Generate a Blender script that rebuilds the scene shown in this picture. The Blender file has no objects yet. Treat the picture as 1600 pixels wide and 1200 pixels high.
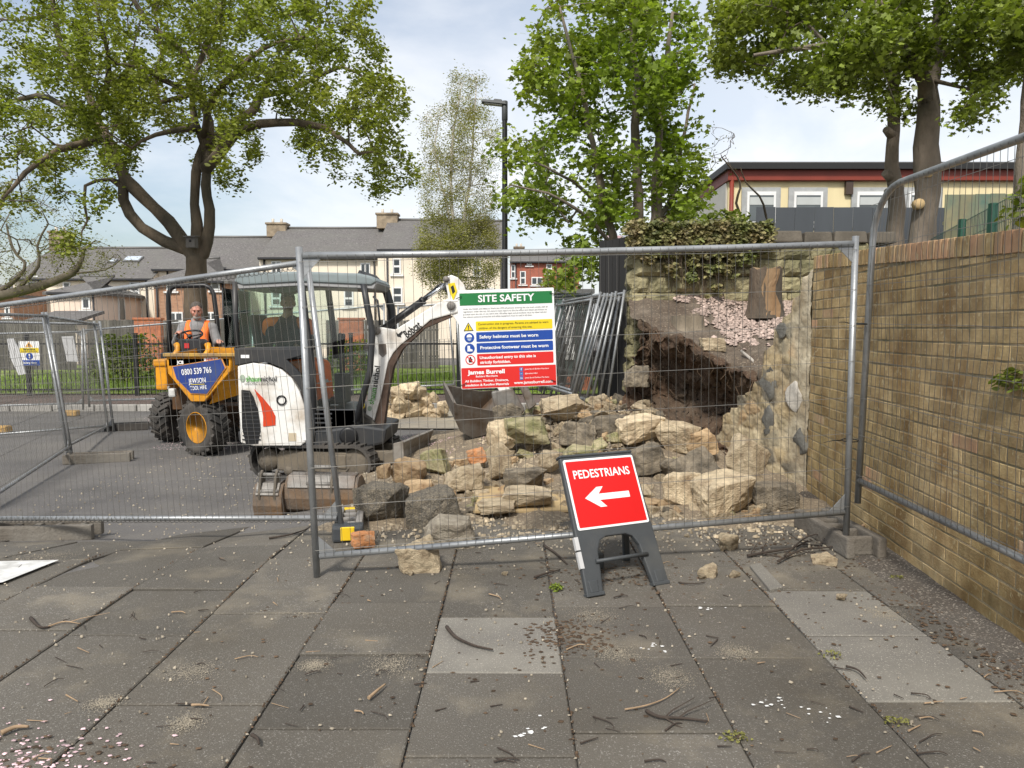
import bpy, bmesh, math, random
import numpy as np
from mathutils import Vector, Matrix, noise
random.seed(7); np.random.seed(7)
S = bpy.context.scene
COL = S.collection
R = math.radians
V = Vector

# ---------------------------------------------------------------- camera, sky, sun, exposure
FPX, PITCH, CAMZ = 1109.0, R(4.4), 1.5
cam = bpy.data.cameras.new('camera'); cam_o = bpy.data.objects.new('camera', cam); COL.objects.link(cam_o)
cam.sensor_width = 36; cam.lens = 36 * FPX / 1600; cam.clip_end = 3000; cam.clip_start = .05
cam_o.location = (0, 0, CAMZ); cam_o.rotation_euler = (R(90) - PITCH, 0, 0)
S.camera = cam_o
SUN_EL, SUN_AZ = 48, 200          # azimuth: from behind the camera, a little to the left (clockwise from +Y)
w = bpy.data.worlds.new('World'); S.world = w; w.use_nodes = True
nt = w.node_tree; nt.nodes.clear()
N = nt.nodes.new; L = nt.links.new
out = N('ShaderNodeOutputWorld'); bg = N('ShaderNodeBackground')
sky = N('ShaderNodeTexSky'); sky.sky_type = 'NISHITA'; sky.sun_disc = False
sky.sun_elevation = R(SUN_EL); sky.sun_rotation = R(SUN_AZ); sky.air_density = 1.2; sky.dust_density = 2.5
tc = N('ShaderNodeTexCoord'); sp = N('ShaderNodeSeparateXYZ'); L(tc.outputs['Generated'], sp.inputs[0])
mz = N('ShaderNodeMath'); mz.operation = 'ADD'; mz.inputs[1].default_value = .45; L(sp.outputs['Z'], mz.inputs[0])
dv = N('ShaderNodeVectorMath'); dv.operation = 'DIVIDE'
cb = N('ShaderNodeCombineXYZ'); L(mz.outputs[0], cb.inputs[0]); L(mz.outputs[0], cb.inputs[1]); cb.inputs[2].default_value = 1
L(tc.outputs['Generated'], dv.inputs[0]); L(cb.outputs[0], dv.inputs[1])
n1 = N('ShaderNodeTexNoise'); n1.inputs['Scale'].default_value = 2.0; n1.inputs['Detail'].default_value = 7; n1.inputs['Roughness'].default_value = .55
n1.inputs['Distortion'].default_value = .3
mpw = N('ShaderNodeMapping'); mpw.inputs['Location'].default_value = (3.1, 1.7, 0); L(dv.outputs[0], mpw.inputs[0]); L(mpw.outputs[0], n1.inputs['Vector'])
cr = N('ShaderNodeValToRGB'); cr.color_ramp.elements[0].position = .36; cr.color_ramp.elements[1].position = .62
L(n1.outputs['Fac'], cr.inputs[0])
# cloud cover grows to the east (picture right), thins low in the west
ax = N('ShaderNodeMapRange'); ax.inputs[1].default_value = -.5; ax.inputs[2].default_value = .45; ax.inputs[3].default_value = .12; ax.inputs[4].default_value = 1.0
L(sp.outputs['X'], ax.inputs[0])
mm = N('ShaderNodeMath'); mm.operation = 'MULTIPLY_ADD'; mm.inputs[1].default_value = .5; L(cr.outputs[0], mm.inputs[0]); 
m2 = N('ShaderNodeMath'); m2.operation = 'MULTIPLY'; m2.inputs[1].default_value = .67; L(ax.outputs[0], m2.inputs[0]); L(m2.outputs[0], mm.inputs[2]); mm.use_clamp = True
mx = N('ShaderNodeMix'); mx.data_type = 'RGBA'
L(mm.outputs[0], mx.inputs['Factor'])
skm = N('ShaderNodeMix'); skm.data_type = 'RGBA'; skm.blend_type = 'MULTIPLY'; skm.inputs['Factor'].default_value = 1
L(sky.outputs[0], skm.inputs['A']); skm.inputs['B'].default_value = (.92, .97, 1.0, 1)
L(skm.outputs['Result'], mx.inputs['A'])
mx.inputs['B'].default_value = (6.9, 7.0, 7.2, 1)
L(mx.outputs['Result'], bg.inputs[0]); bg.inputs[1].default_value = .1
L(bg.outputs[0], out.inputs[0])
sun = bpy.data.lights.new('sun', 'SUN'); sun_o = bpy.data.objects.new('sun', sun); COL.objects.link(sun_o)
sun.energy = 2.5; sun.angle = R(8); sun.color = (1, .95, .87)
az, el = R(SUN_AZ), R(SUN_EL)
sd = V((math.sin(az) * math.cos(el), math.cos(az) * math.cos(el), math.sin(el)))
sun_o.rotation_euler = (-sd).to_track_quat('-Z', 'Y').to_euler()
S.view_settings.view_transform = 'Standard'; S.view_settings.look = 'None'; S.view_settings.gamma = 1
S.view_settings.exposure = .68
S.render.engine = 'CYCLES'
S.cycles.max_bounces = 6; S.cycles.transparent_max_bounces = 12; S.cycles.caustics_reflective = False; S.cycles.caustics_refractive = False

# ---------------------------------------------------------------- where a point of the photograph lies in the place
def ray(px, py):
    xc, yc = (px - 800) / FPX, -(py - 600) / FPX
    return V((xc, math.cos(PITCH) + yc * math.sin(PITCH), -math.sin(PITCH) + yc * math.cos(PITCH)))
def at(px, py, d):
    r = ray(px, py); return V((0, 0, CAMZ)) + r * (d / r.y)
def gr(px, py, z=0):
    r = ray(px, py); return V((0, 0, CAMZ)) + r * ((z - CAMZ) / r.z)
def sst(a, b, x):
    t = min(1, max(0, (x - a) / (b - a))); return t * t * (3 - 2 * t)
def lerp(a, b, t): return a + (b - a) * t
def mound(x, y):
    d1 = ((x - 1.05) / 1.75) ** 2 + ((y - 8.5) / 1.5) ** 2
    return .62 * math.exp(-d1 * 1.1)
def gz(x, y):
    return -.3 * max(sst(-.9, -3.0, x), sst(9.5, 13, y)) * sst(4.2, 6.6, y)
def grd(px, py):
    p = gr(px, py, 0)
    for _ in range(12): p = gr(px, py, gz(p.x, p.y))
    return p
def rnd(a, b): return random.uniform(a, b)

# ---------------------------------------------------------------- materials
MATS = {}
def mat(name, col, rough=.75, var=.25, scale=5., bump=.0, bscale=40., col2=None, c2amt=.45, c2scale=None, metal=0., island=0., objrand=0., speck=0., speckscale=150., speckcol=None, spec=.4, trans=0., detail=6., stretch=None, stain=None):
    if name in MATS: return MATS[name]
    m = bpy.data.materials.new(name); m.use_nodes = True; MATS[name] = m
    t = m.node_tree; n = t.nodes; l = t.links; b = n['Principled BSDF']
    tcn = n.new('ShaderNodeTexCoord'); co = tcn.outputs['Object']
    if stretch:
        mp = n.new('ShaderNodeMapping'); mp.inputs['Scale'].default_value = stretch; l.new(co, mp.inputs[0]); co = mp.outputs[0]
    def noi(sc, det=detail, ro=.6):
        x = n.new('ShaderNodeTexNoise'); x.inputs['Scale'].default_value = sc; x.inputs['Detail'].default_value = det; x.inputs['Roughness'].default_value = ro
        l.new(co, x.inputs['Vector']); return x.outputs['Fac']
    def ramp(f, a, c):
        x = n.new('ShaderNodeMapRange'); x.inputs[1].default_value = a; x.inputs[2].default_value = c; l.new(f, x.inputs[0]); return x.outputs[0]
    def mix(f, a, c, mode='MIX'):
        x = n.new('ShaderNodeMix'); x.data_type = 'RGBA'; x.blend_type = mode
        if hasattr(f, 'links'): l.new(f, x.inputs['Factor'])
        else: x.inputs['Factor'].default_value = f
        for s_, v_ in (('A', a), ('B', c)):
            if hasattr(v_, 'links'): l.new(v_, x.inputs[s_])
            else: x.inputs[s_].default_value = (*v_[:3], 1)
        return x.outputs['Result']
    c = mix(ramp(noi(scale), .3, .7), tuple(k * (1 - var) for k in col), tuple(min(1, k * (1 + var)) for k in col))
    if col2 is not None:
        c = mix(ramp(noi(c2scale or scale * .37), .62 - c2amt * .45, .8 - c2amt * .3), c, col2)
    if speck:
        c = mix(ramp(noi(speckscale, 2, .7), .68 - speck * .2, .74 - speck * .15), c, speckcol or tuple(min(1, k * 2.2) for k in col))
    if stain:      # large weather stains: (colour, scale xyz, from, to)
        x = n.new('ShaderNodeTexNoise'); x.inputs['Scale'].default_value = 1; x.inputs['Detail'].default_value = 5; x.inputs['Roughness'].default_value = .62
        mp2 = n.new('ShaderNodeMapping'); mp2.inputs['Scale'].default_value = stain[1]; l.new(tcn.outputs['Object'], mp2.inputs[0]); l.new(mp2.outputs[0], x.inputs['Vector'])
        c = mix(ramp(x.outputs['Fac'], stain[2], stain[3]), c, mix(.85, c, mix(1., c, stain[0], 'MULTIPLY')))
    if island:
        g = n.new('ShaderNodeNewGeometry'); x = n.new('ShaderNodeMapRange'); x.inputs[3].default_value = 1 - island; x.inputs[4].default_value = 1 + island
        l.new(g.outputs['Random Per Island'], x.inputs[0]); c = mix(1., c, x.outputs[0], 'MULTIPLY')
    if objrand:
        g = n.new('ShaderNodeObjectInfo'); x = n.new('ShaderNodeMapRange'); x.inputs[3].default_value = 1 - objrand; x.inputs[4].default_value = 1 + objrand
        l.new(g.outputs['Random'], x.inputs[0]); c = mix(1., c, x.outputs[0], 'MULTIPLY')
    l.new(c, b.inputs['Base Color']); b.inputs['Roughness'].default_value = rough; b.inputs['Metallic'].default_value = metal
    b.inputs['Specular IOR Level'].default_value = spec
    if bump:
        bp = n.new('ShaderNodeBump'); bp.inputs['Strength'].default_value = min(1, bump); bp.inputs['Distance'].default_value = .012 if bump < 1 else .03
        l.new(noi(bscale, 5), bp.inputs['Height']); l.new(bp.outputs[0], b.inputs['Normal'])
    if trans:
        tr = n.new('ShaderNodeBsdfTranslucent'); ms = n.new('ShaderNodeMixShader'); ms.inputs[0].default_value = trans
        cc = mix(1., c, (1.25, 1.35, .55), 'MULTIPLY'); l.new(cc, tr.inputs[0])
        l.new(b.outputs[0], ms.inputs[1]); l.new(tr.outputs[0], ms.inputs[2]); l.new(ms.outputs[0], n['Material Output'].inputs[0])
    return m
def glass(name, tint, tr=.8, rough=.03):
    if name in MATS: return MATS[name]
    m = bpy.data.materials.new(name); m.use_nodes = True; MATS[name] = m
    t = m.node_tree; n = t.nodes; l = t.links; n.remove(n['Principled BSDF'])
    a = n.new('ShaderNodeBsdfTransparent'); a.inputs[0].default_value = (*tint, 1)
    g = n.new('ShaderNodeBsdfGlossy'); g.inputs['Roughness'].default_value = rough
    d = n.new('ShaderNodeBsdfDiffuse'); d.inputs[0].default_value = (.35, .42, .4, 1)
    ms = n.new('ShaderNodeMixShader'); fr = n.new('ShaderNodeFresnel'); fr.inputs[0].default_value = 1.5
    ms2 = n.new('ShaderNodeMixShader'); ms2.inputs[0].default_value = 1 - tr
    l.new(a.outputs[0], ms2.inputs[1]); l.new(d.outputs[0], ms2.inputs[2])
    l.new(fr.outputs[0], ms.inputs[0]); l.new(ms2.outputs[0], ms.inputs[1]); l.new(g.outputs[0], ms.inputs[2])
    l.new(ms.outputs[0], n['Material Output'].inputs[0]); return m
def flat(name, col, rough=.5): return mat(name, col, rough, var=.06, scale=3)

# ---------------------------------------------------------------- mesh builder
class MB:
    def __init__(s, M=None): s.v = []; s.f = []; s.mi = []; s.sm = []; s.M = M; s.cur = 0; s.smooth = False
    def add(s, vs, fs, M=None):
        o = len(s.v)
        for p in vs:
            p = V(p)
            if M is not None: p = M @ p
            if s.M is not None: p = s.M @ p
            s.v.append(p)
        for f in fs:
            s.f.append([o + i for i in f]); s.mi.append(s.cur); s.sm.append(s.smooth)
        return s
    def box(s, c, d, rot=None, taper=1.):
        x, y, z = d[0] / 2, d[1] / 2, d[2] / 2; t = taper
        vs = [(-x, -y, -z), (x, -y, -z), (x, y, -z), (-x, y, -z), (-x * t, -y * t, z), (x * t, -y * t, z), (x * t, y * t, z), (-x * t, y * t, z)]
        M = Matrix.Translation(V(c))
        if rot is not None: M = M @ (rot.to_4x4() if not isinstance(rot, tuple) else Matrix.Rotation(rot[2], 4, 'Z') @ Matrix.Rotation(rot[1], 4, 'Y') @ Matrix.Rotation(rot[0], 4, 'X'))
        return s.add(vs, [(0, 3, 2, 1), (4, 5, 6, 7), (0, 1, 5, 4), (1, 2, 6, 5), (2, 3, 7, 6), (3, 0, 4, 7)], M)
    def tube(s, pts, r, n=8, cap=True, closed=False):
        pts = [V(p) for p in pts]; k = len(pts); rs = r if isinstance(r, (list, tuple)) else [r] * k
        up = None; vs = []; fs = []
        for i in range(k):
            a = pts[i - 1] if i or closed else pts[0]; c = pts[(i + 1) % k] if i < k - 1 or closed else pts[k - 1]
            t = (c - a)
            if t.length < 1e-9: t = V((0, 0, 1))
            t.normalize()
            if up is None: up = V((0, 0, 1)) if abs(t.z) < .9 else V((1, 0, 0))
            u = up - t * up.dot(t)
            if u.length < 1e-6: u = t.orthogonal()
            u.normalize(); up = u; w_ = t.cross(u)
            for j in range(n):
                an = 2 * math.pi * j / n; vs.append(pts[i] + (u * math.cos(an) + w_ * math.sin(an)) * rs[i])
        for i in range(k if closed else k - 1):
            for j in range(n):
                fs.append((i * n + j, i * n + (j + 1) % n, ((i + 1) % k) * n + (j + 1) % n, ((i + 1) % k) * n + j))
        sm = s.smooth; s.smooth = n > 4; s.add(vs, fs)
        if cap and not closed:
            o = len(s.v) - len(vs); s.smooth = False
            s.f += [[o + j for j in range(n - 1, -1, -1)], [o + (k - 1) * n + j for j in range(n)]]; s.mi += [s.cur] * 2; s.sm += [False] * 2
        s.smooth = sm; return s
    def prism(s, poly, h, M=None, h0=0.):      # polygon in local XY, extruded along local Z from h0 to h
        k = len(poly); vs = [(p[0], p[1], h0) for p in poly] + [(p[0], p[1], h) for p in poly]
        fs = [list(range(k - 1, -1, -1)), list(range(k, 2 * k))] + [(i, (i + 1) % k, k + (i + 1) % k, k + i) for i in range(k)]
        return s.add(vs, fs, M)
    def xz(s, poly, y0, y1):                   # polygon in XZ extruded along Y
        M = Matrix(((1, 0, 0, 0), (0, 0, 1, 0), (0, 1, 0, 0), (0, 0, 0, 1)))
        return s.prism(poly, y1, M, y0)
    def lathe(s, prof, n=24, M=None):          # (radius, z)
        vs = []; fs = []; k = len(prof)
        for r, z in prof:
            for j in range(n):
                a = 2 * math.pi * j / n; vs.append((r * math.cos(a), r * math.sin(a), z))
        for i in range(k - 1):
            for j in range(n): fs.append((i * n + j, i * n + (j + 1) % n, (i + 1) * n + (j + 1) % n, (i + 1) * n + j))
        fs.append(list(range(n - 1, -1, -1))); fs.append([(k - 1) * n + j for j in range(n)])
        sm = s.smooth; s.smooth = True; s.add(vs, fs, M); s.smooth = sm; return s
    def ball(s, c, r, n=10, M=None):
        rr = r if isinstance(r, (tuple, list)) else (r, r, r); vs = []; fs = []
        for i in range(n + 1):
            th = math.pi * i / n
            for j in range(2 * n):
                a = math.pi * j / n; vs.append((c[0] + rr[0] * math.sin(th) * math.cos(a), c[1] + rr[1] * math.sin(th) * math.sin(a), c[2] + rr[2] * math.cos(th)))
        for i in range(n):
            for j in range(2 * n): fs.append((i * 2 * n + j, (i + 1) * 2 * n + j, (i + 1) * 2 * n + (j + 1) % (2 * n), i * 2 * n + (j + 1) % (2 * n)))
        sm = s.smooth; s.smooth = True; s.add(vs, fs, M); s.smooth = sm; return s
    def capsule(s, a, ra, b, rb, n=12):
        a, b = V(a), V(b); t = (b - a); l = t.length; t = t.normalized() if l > 1e-6 else V((0, 0, 1))
        pts = []; rs = []
        for i in range(5):
            th = math.pi / 2 * (1 - i / 4); pts.append(a - t * ra * math.sin(th)); rs.append(max(1e-4, ra * math.cos(th)))
        for i in range(5):
            th = math.pi / 2 * i / 4; pts.append(b + t * rb * math.sin(th)); rs.append(max(1e-4, rb * math.cos(th)))
        return s.tube(pts, rs, n)
    def build(s, name, mats, parent=None, bevel=0., clean=False, seg=1):
        me = bpy.data.meshes.new(name); me.from_pydata([tuple(p) for p in s.v], [], s.f)
        mats = mats if isinstance(mats, (list, tuple)) else [mats]
        for m in mats: me.materials.append(m)
        me.polygons.foreach_set('material_index', s.mi); me.polygons.foreach_set('use_smooth', s.sm)
        if bevel or clean:
            bm = bmesh.new(); bm.from_mesh(me)
            if clean: bmesh.ops.remove_doubles(bm, verts=bm.verts, dist=1e-5)
            bmesh.ops.recalc_face_normals(bm, faces=bm.faces)
            if bevel:
                es = [e for e in bm.edges if len(e.link_faces) == 2 and e.calc_face_angle(0) > .6]
                bmesh.ops.bevel(bm, geom=es, offset=bevel, segments=seg, affect='EDGES', profile=.6, clamp_overlap=True)
            bm.to_mesh(me); bm.free()
        me.update()
        o = bpy.data.objects.new(name, me); COL.objects.link(o)
        if parent is not None: o.parent = parent
        return o
def tag(o, label=None, cat=None, group=None, kind=None):
    for k, v_ in (('label', label), ('category', cat), ('group', group), ('kind', kind)):
        if v_: o[k] = v_
    return o
def thing(name, label, cat, loc=(0, 0, 0), rz=0., group=None, rot=None):
    o = bpy.data.objects.new(name, None); COL.objects.link(o); o.location = loc; o.rotation_euler = rot or (0, 0, rz); o.empty_display_size = .1
    return tag(o, label, cat, group)
KIDS = {}
def copy_tree(o, parent=None):
    c = o.copy(); COL.objects.link(c)
    if parent is not None: c.parent = parent
    for ch in [x for x in S.objects if x.parent == o]: copy_tree(ch, c)
    return c
def struct(o): o['kind'] = 'structure'; return o
def fastmesh(name, verts, faces, mats, parent=None, smooth=False, mi=None):
    verts = np.asarray(verts, dtype=np.float32); faces = np.asarray(faces, dtype=np.int32); k = faces.shape[1]; nf = len(faces)
    me = bpy.data.meshes.new(name); me.vertices.add(len(verts)); me.vertices.foreach_set('co', verts.ravel())
    me.loops.add(nf * k); me.loops.foreach_set('vertex_index', faces.ravel())
    me.polygons.add(nf); me.polygons.foreach_set('loop_start', np.arange(nf, dtype=np.int32) * k); me.polygons.foreach_set('loop_total', np.full(nf, k, dtype=np.int32))
    for m in (mats if isinstance(mats, (list, tuple)) else [mats]): me.materials.append(m)
    if smooth: me.polygons.foreach_set('use_smooth', np.ones(nf, dtype=bool))
    if mi is not None: me.polygons.foreach_set('material_index', mi)
    me.update(calc_edges=True); me.validate()
    o = bpy.data.objects.new(name, me); COL.objects.link(o)
    if parent is not None: o.parent = parent
    return o
def text(body, size, m, parent, M, name='lettering', bold=0., align='CENTER', width=None, squash=None, ital=0.):
    cu = bpy.data.curves.new(name, 'FONT'); cu.body = body; cu.size = size; cu.align_x = align; cu.align_y = 'CENTER'; cu.offset = bold; cu.shear = ital; cu.resolution_u = 3
    o = bpy.data.objects.new(name, cu); COL.objects.link(o); dg = bpy.context.evaluated_depsgraph_get(); dg.update()
    me = bpy.data.meshes.new_from_object(o.evaluated_get(dg)); COL.objects.unlink(o); bpy.data.objects.remove(o)
    xs = [v_.co.x for v_ in me.vertices]
    if width and xs:
        k = width / (max(xs) - min(xs)); me.transform(Matrix.Diagonal((k, 1, 1, 1)))
    me.transform(M); me.materials.clear(); me.materials.append(m); me.name = name
    o = bpy.data.objects.new(name, me); COL.objects.link(o); o.parent = parent
    return o
def remeshed(mb, name, m, parent=None, voxel=.01, smooth=4):
    o = mb.build('tmp', m); md = o.modifiers.new('r', 'REMESH'); md.mode = 'VOXEL'; md.voxel_size = voxel
    sm = o.modifiers.new('s', 'SMOOTH'); sm.iterations = smooth; sm.factor = .5
    dg = bpy.context.evaluated_depsgraph_get(); dg.update()
    me = bpy.data.meshes.new_from_object(o.evaluated_get(dg)); COL.objects.unlink(o); bpy.data.objects.remove(o)
    me.name = name; me.materials.clear(); me.materials.append(m); me.polygons.foreach_set('use_smooth', [True] * len(me.polygons)); me.polygons.foreach_set('material_index', [0] * len(me.polygons))
    o = bpy.data.objects.new(name, me); COL.objects.link(o)
    if parent is not None: o.parent = parent
    return o
def frame(o, x, z):       # matrix with origin o, X axis along x, Z towards z (Y = z cross x)
    x = V(x).normalized(); z = V(z); z = (z - x * z.dot(x)).normalized(); y = z.cross(x)
    return Matrix(((x.x, y.x, z.x, o[0]), (x.y, y.y, z.y, o[1]), (x.z, y.z, z.z, o[2]), (0, 0, 0, 1)))
def fbm(p, o=4): return noise.fractal(p, 1.0, 2.0, o)

# palette
GALV = mat('galvanised_steel', (.33, .34, .345), .42, .18, 9, .08, 60, metal=.55, col2=(.24, .25, .26), c2amt=.4)
WIRE = mat('galvanised_wire', (.12, .115, .105), .55, .15, 5, metal=.3)
ASPH = mat('asphalt', (.105, .1, .097), .92, .22, 1.3, .5, 90, col2=(.15, .14, .128), c2amt=.5, c2scale=.6, speck=.35, speckscale=60, speckcol=(.24, .22, .2))
BLACK = mat('black_metal', (.014, .014, .015), .4, .2)
DARKP = mat('dark_plastic', (.05, .055, .06), .5, .12, 8, .1, 120)
WHITE = mat('white_paint', (.72, .72, .70), .35, .06, 4, col2=(.5, .46, .4), c2amt=.22, c2scale=3)
DIRTW = mat('dirty_white_paint', (.76, .75, .72), .4, .07, 5, col2=(.42, .35, .27), c2amt=.3, c2scale=2.6)
RUBBER = mat('black_rubber', (.03, .029, .028), .85, .3, 6, .3, 60, col2=(.085, .075, .065), c2amt=.5)
YELL = mat('dumper_yellow', (.70, .30, .012), .42, .1, 5, col2=(.34, .16, .03), c2amt=.35, c2scale=4)
STEEL = mat('worn_steel', (.2, .19, .175), .55, .3, 7, .25, 30, metal=.2, col2=(.11, .075, .05), c2amt=.5)
MUDST = mat('muddy_steel', (.115, .098, .078), .8, .3, 9, .4, 40, col2=(.17, .14, .1), c2amt=.5)
CHROME = mat('chrome_rod', (.6, .6, .6), .15, .05, metal=1)
# ================================================================ ground
def grid_axis(a, b, fine0, fine1, st):
    xs = list(np.arange(fine0, fine1 + 1e-6, st)); x = fine1; s_ = st
    while x < b: s_ *= 1.5; x += s_; xs.append(x)
    x = fine0; s_ = st
    while x > a: s_ *= 1.5; x -= s_; xs.insert(0, x)
    return xs
gx = grid_axis(-600, 600, -9, 6, .25); gy = grid_axis(-20, 900, 0, 20, .25)
gv = [(x, y, gz(x, y) + .012 * noise.noise((x * .7, y * .7, 0)) * sst(5, 6, y) - .022 * (1 - sst(5.3, 5.8, y))) for y in gy for x in gx]
nx = len(gx); gf = [(j * nx + i, j * nx + i + 1, (j + 1) * nx + i + 1, (j + 1) * nx + i) for j in range(len(gy) - 1) for i in range(nx - 1)]
struct(fastmesh('ground', gv, gf, ASPH, smooth=True))

# paving slabs, laid in columns that run away from the viewer
SLAB = mat('paving_concrete', (.116, .105, .088), .92, .17, 2.2, .55, 150, col2=(.23, .2, .15), c2amt=.2, c2scale=1.7, speck=.42, speckscale=130, speckcol=(.27, .255, .23), island=.22, stain=((.55, .52, .47), (1.1, 1.1, 1.1), .42, .72))
SLABL = mat('paving_pale_concrete', (.2, .187, .16), .9, .14, 3, .3, 120, col2=(.15, .14, .125), c2amt=.45, c2scale=1.4, speck=.35, speckscale=140)
mb = MB(); rs_ = random.Random(5)
for k in range(-16, 5):
    x0, x1 = -.379 + .607 * k, -.379 + .607 * (k + 1)
    if k < -4: off = -.05 * (k + 4)
    x1 = min(x1, 2.24)
    y = .3 + rs_.random() * .6
    if k in (0, 1, 2): y = .42
    while y < 5.25:
        ln = .607 if (k in (-1, 0, 1, 2) and rs_.random() < .85) else rs_.choice([.607, .76, .91, .91])
        if k == 3 and y > 2.0: ln = .95 if 2.9 < y < 3 else .607
        g = rs_.choice((.0022, .003, .0045, .006))
        cx, cy = (x0 + x1) / 2, y + ln / 2
        pale = (k == 3 and 2.6 < cy < 3.7)
        mb.cur = 1 if pale or (k, round(cy, 0)) in ((0, 3), ) and rs_.random() < .5 else 0
        tz = rs_.uniform(-.004, .004)
        for sub in ([0] if rs_.random() > .12 else [0, 1]):
            xa, xb = x0 + g, x1 - g
            if rs_.random() < .1 and sub == 0 and False: pass
            vs = []
            for (xx, yy) in ((xa, y + g), (xb, y + g), (xb, y + ln - g), (xa, y + ln - g)):
                vs.append((xx, yy, gz(xx, yy) + tz + rs_.uniform(-.003, .003)))
            if sub == 0:
                c_ = .006; ins = [(xa + c_, y + g + c_), (xb - c_, y + g + c_), (xb - c_, y + ln - g - c_), (xa + c_, y + ln - g - c_)]
                tv = [(p[0], p[1], v_[2]) for p, v_ in zip(ins, vs)]
                mv = [(v_[0], v_[1], v_[2] - .005) for v_ in vs]; lv = [(v_[0], v_[1], v_[2] - .035) for v_ in vs]
                fs = [(0, 1, 2, 3)] + [(i, i + 4, (i + 1) % 4 + 4, (i + 1) % 4) for i in range(4)] + [(i + 4, i + 8, (i + 1) % 4 + 8, (i + 1) % 4 + 4) for i in range(4)]
                mb.add(tv + mv + lv, fs)
        y += ln
struct(mb.build('paving', [SLAB, SLABL], clean=False))
DIRT = mat('gritty_dirt', (.1, .088, .075), .95, .3, 4, .9, 60, col2=(.06, .048, .038), c2amt=.5, c2scale=2, speck=.6, speckscale=70, speckcol=(.27, .24, .2))
mb = MB()
M_ = 34
vs = []; fs = []
for j in range(M_ + 1):
    for i in range(9):
        y = .6 + j * (6.4 - .6) / M_; xw = 2.42 + .097 * (y - 3.36); x = lerp(2.21 + .03 * noise.noise((y * 1.3, 0, 3)), xw, i / 8)
        vs.append((x, y, gz(x, y) + (.004 if 0 < i else -.02) + .02 * max(0, noise.noise((x * 4, y * 4, 1))) + (.02 if i > 6 else 0)))
for j in range(M_):
    for i in range(8): a = j * 9 + i; fs.append((a, a + 1, a + 10, a + 9))
mb.smooth = True; mb.add(vs, fs); struct(mb.build('dirt_strip', DIRT))
# white painted rectangle on the paving at the far left and a pale stone strip
PAINT = mat('road_paint', (.62, .62, .6), .8, .12, 8, .2, 60, col2=(.35, .34, .32), c2amt=.35, c2scale=6)
mb = MB(); q = [gr(-130, 880), gr(92, 874), gr(4, 913), gr(-230, 945)]
mb.add([(p.x, p.y, gz(p.x, p.y) + .013) for p in q], [(3, 2, 1, 0)]); struct(mb.build('painted_patch', PAINT))
mb = MB(); q = [gr(1171, 888), gr(1188, 884), gr(1224, 922), gr(1203, 927)]
mb.prism([(p.x, p.y) for p in q][::-1], .022, h0=-.02); struct(mb.build('paving_strip', SLABL, bevel=.004))

# far ground: pavement bed, kerb, grass, path
def sheet(name, pts, m, dz, n=24, z=None):
    a, b, c, d = [V(p) for p in pts]; vs = []; fs = []
    for j in range(n + 1):
        for i in range(n + 1):
            p = a.lerp(b, i / n).lerp(d.lerp(c, i / n), j / n); vs.append((p.x, p.y, (gz(p.x, p.y) if z is None else z) + dz))
    for j in range(n):
        for i in range(n): k = j * (n + 1) + i; fs.append((k, k + 1, k + n + 2, k + n + 1))
    m_ = MB(); m_.smooth = True; m_.add(vs, fs); return struct(m_.build(name, m))
BED = mat('brown_verge', (.085, .062, .05), .95, .3, 1.2, .8, 40, col2=(.13, .1, .085), c2amt=.5, speck=.5, speckscale=25, speckcol=(.34, .24, .24))
GRASSG = mat('turf', (.2, .27, .06), .95, .35, 1.5, .6, 30, col2=(.15, .16, .05), c2amt=.4, island=.0)
FLAG = mat('pale_flags', (.32, .28, .21), .9, .15, 2, .3, 60, col2=(.22, .2, .17), c2amt=.5)
KERB = mat('kerb_stone', (.36, .345, .32), .85, .15, 3, .3, 60, island=.1)
sheet('verge', [(-22, 15.3, 0), (4.5, 16.2, 0), (4.5, 19.4, 0), (-26, 19.4, 0)], BED, .06)
sheet('lawn', [(-40, 18.9, 0), (3, 18.9, 0), (3, 34, 0), (-40, 34, 0)], GRASSG, .09)
sheet('stone_dust_patch', [(-2.7, 12.6, 0), (.2, 12.4, 0), (.3, 15.4, 0), (-3.0, 15.4, 0)], FLAG, .03)
sheet('path', [(1.3, 11.5, 0), (3.0, 11.5, 0), (6, 45, 0), (3.1, 45, 0)], mat('path_tarmac', (.2, .2, .2), .9, .12, 2, .2, 80), .02)
mb = MB()
p0, p1 = V((-22, 15.2, 0)), V((4.5, 16.1, 0)); nk = 29
for i in range(nk):
    a, b = p0.lerp(p1, i / nk), p0.lerp(p1, (i + 1) / nk - .0008); c = (a + b) / 2; an = math.atan2(b.y - a.y, b.x - a.x)
    mb.box((c.x, c.y, gz(c.x, c.y) + .04), ((b - a).length - .01, .13, .2), (0, 0, an))
struct(mb.build('kerb', KERB, bevel=.012))
# grass blades
def blades(name, label, xr, yr, n, h, m, zfun):
    P = np.random.rand(n, 2); vs = []; fs = []
    for i in range(n):
        x = lerp(*xr, P[i, 0]); y = lerp(*yr, P[i, 1]); z = zfun(x, y); a = rnd(0, 6.28); hh = h * rnd(.5, 1.3); wd = hh * .1 + .01; dx, dy = math.cos(a) * wd, math.sin(a) * wd; k = len(vs)
        vs += [(x - dx, y - dy, z), (x + dx, y + dy, z), (x + rnd(-.6, .6) * hh, y + rnd(-.6, .6) * hh, z + hh)]; fs.append((k, k + 1, k + 2))
    o = fastmesh(name, vs, fs, m); return tag(o, label, 'grass', kind='stuff')
BLADE = mat('grass_blade', (.23, .32, .065), .7, .3, 1.5, island=.35, trans=.3)
blades('grass', 'bright green grass lawn behind the black railings', (-18, 1.5), (19.1, 27), 15000, .16, BLADE, lambda x, y: gz(x, y) + .08)

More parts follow.
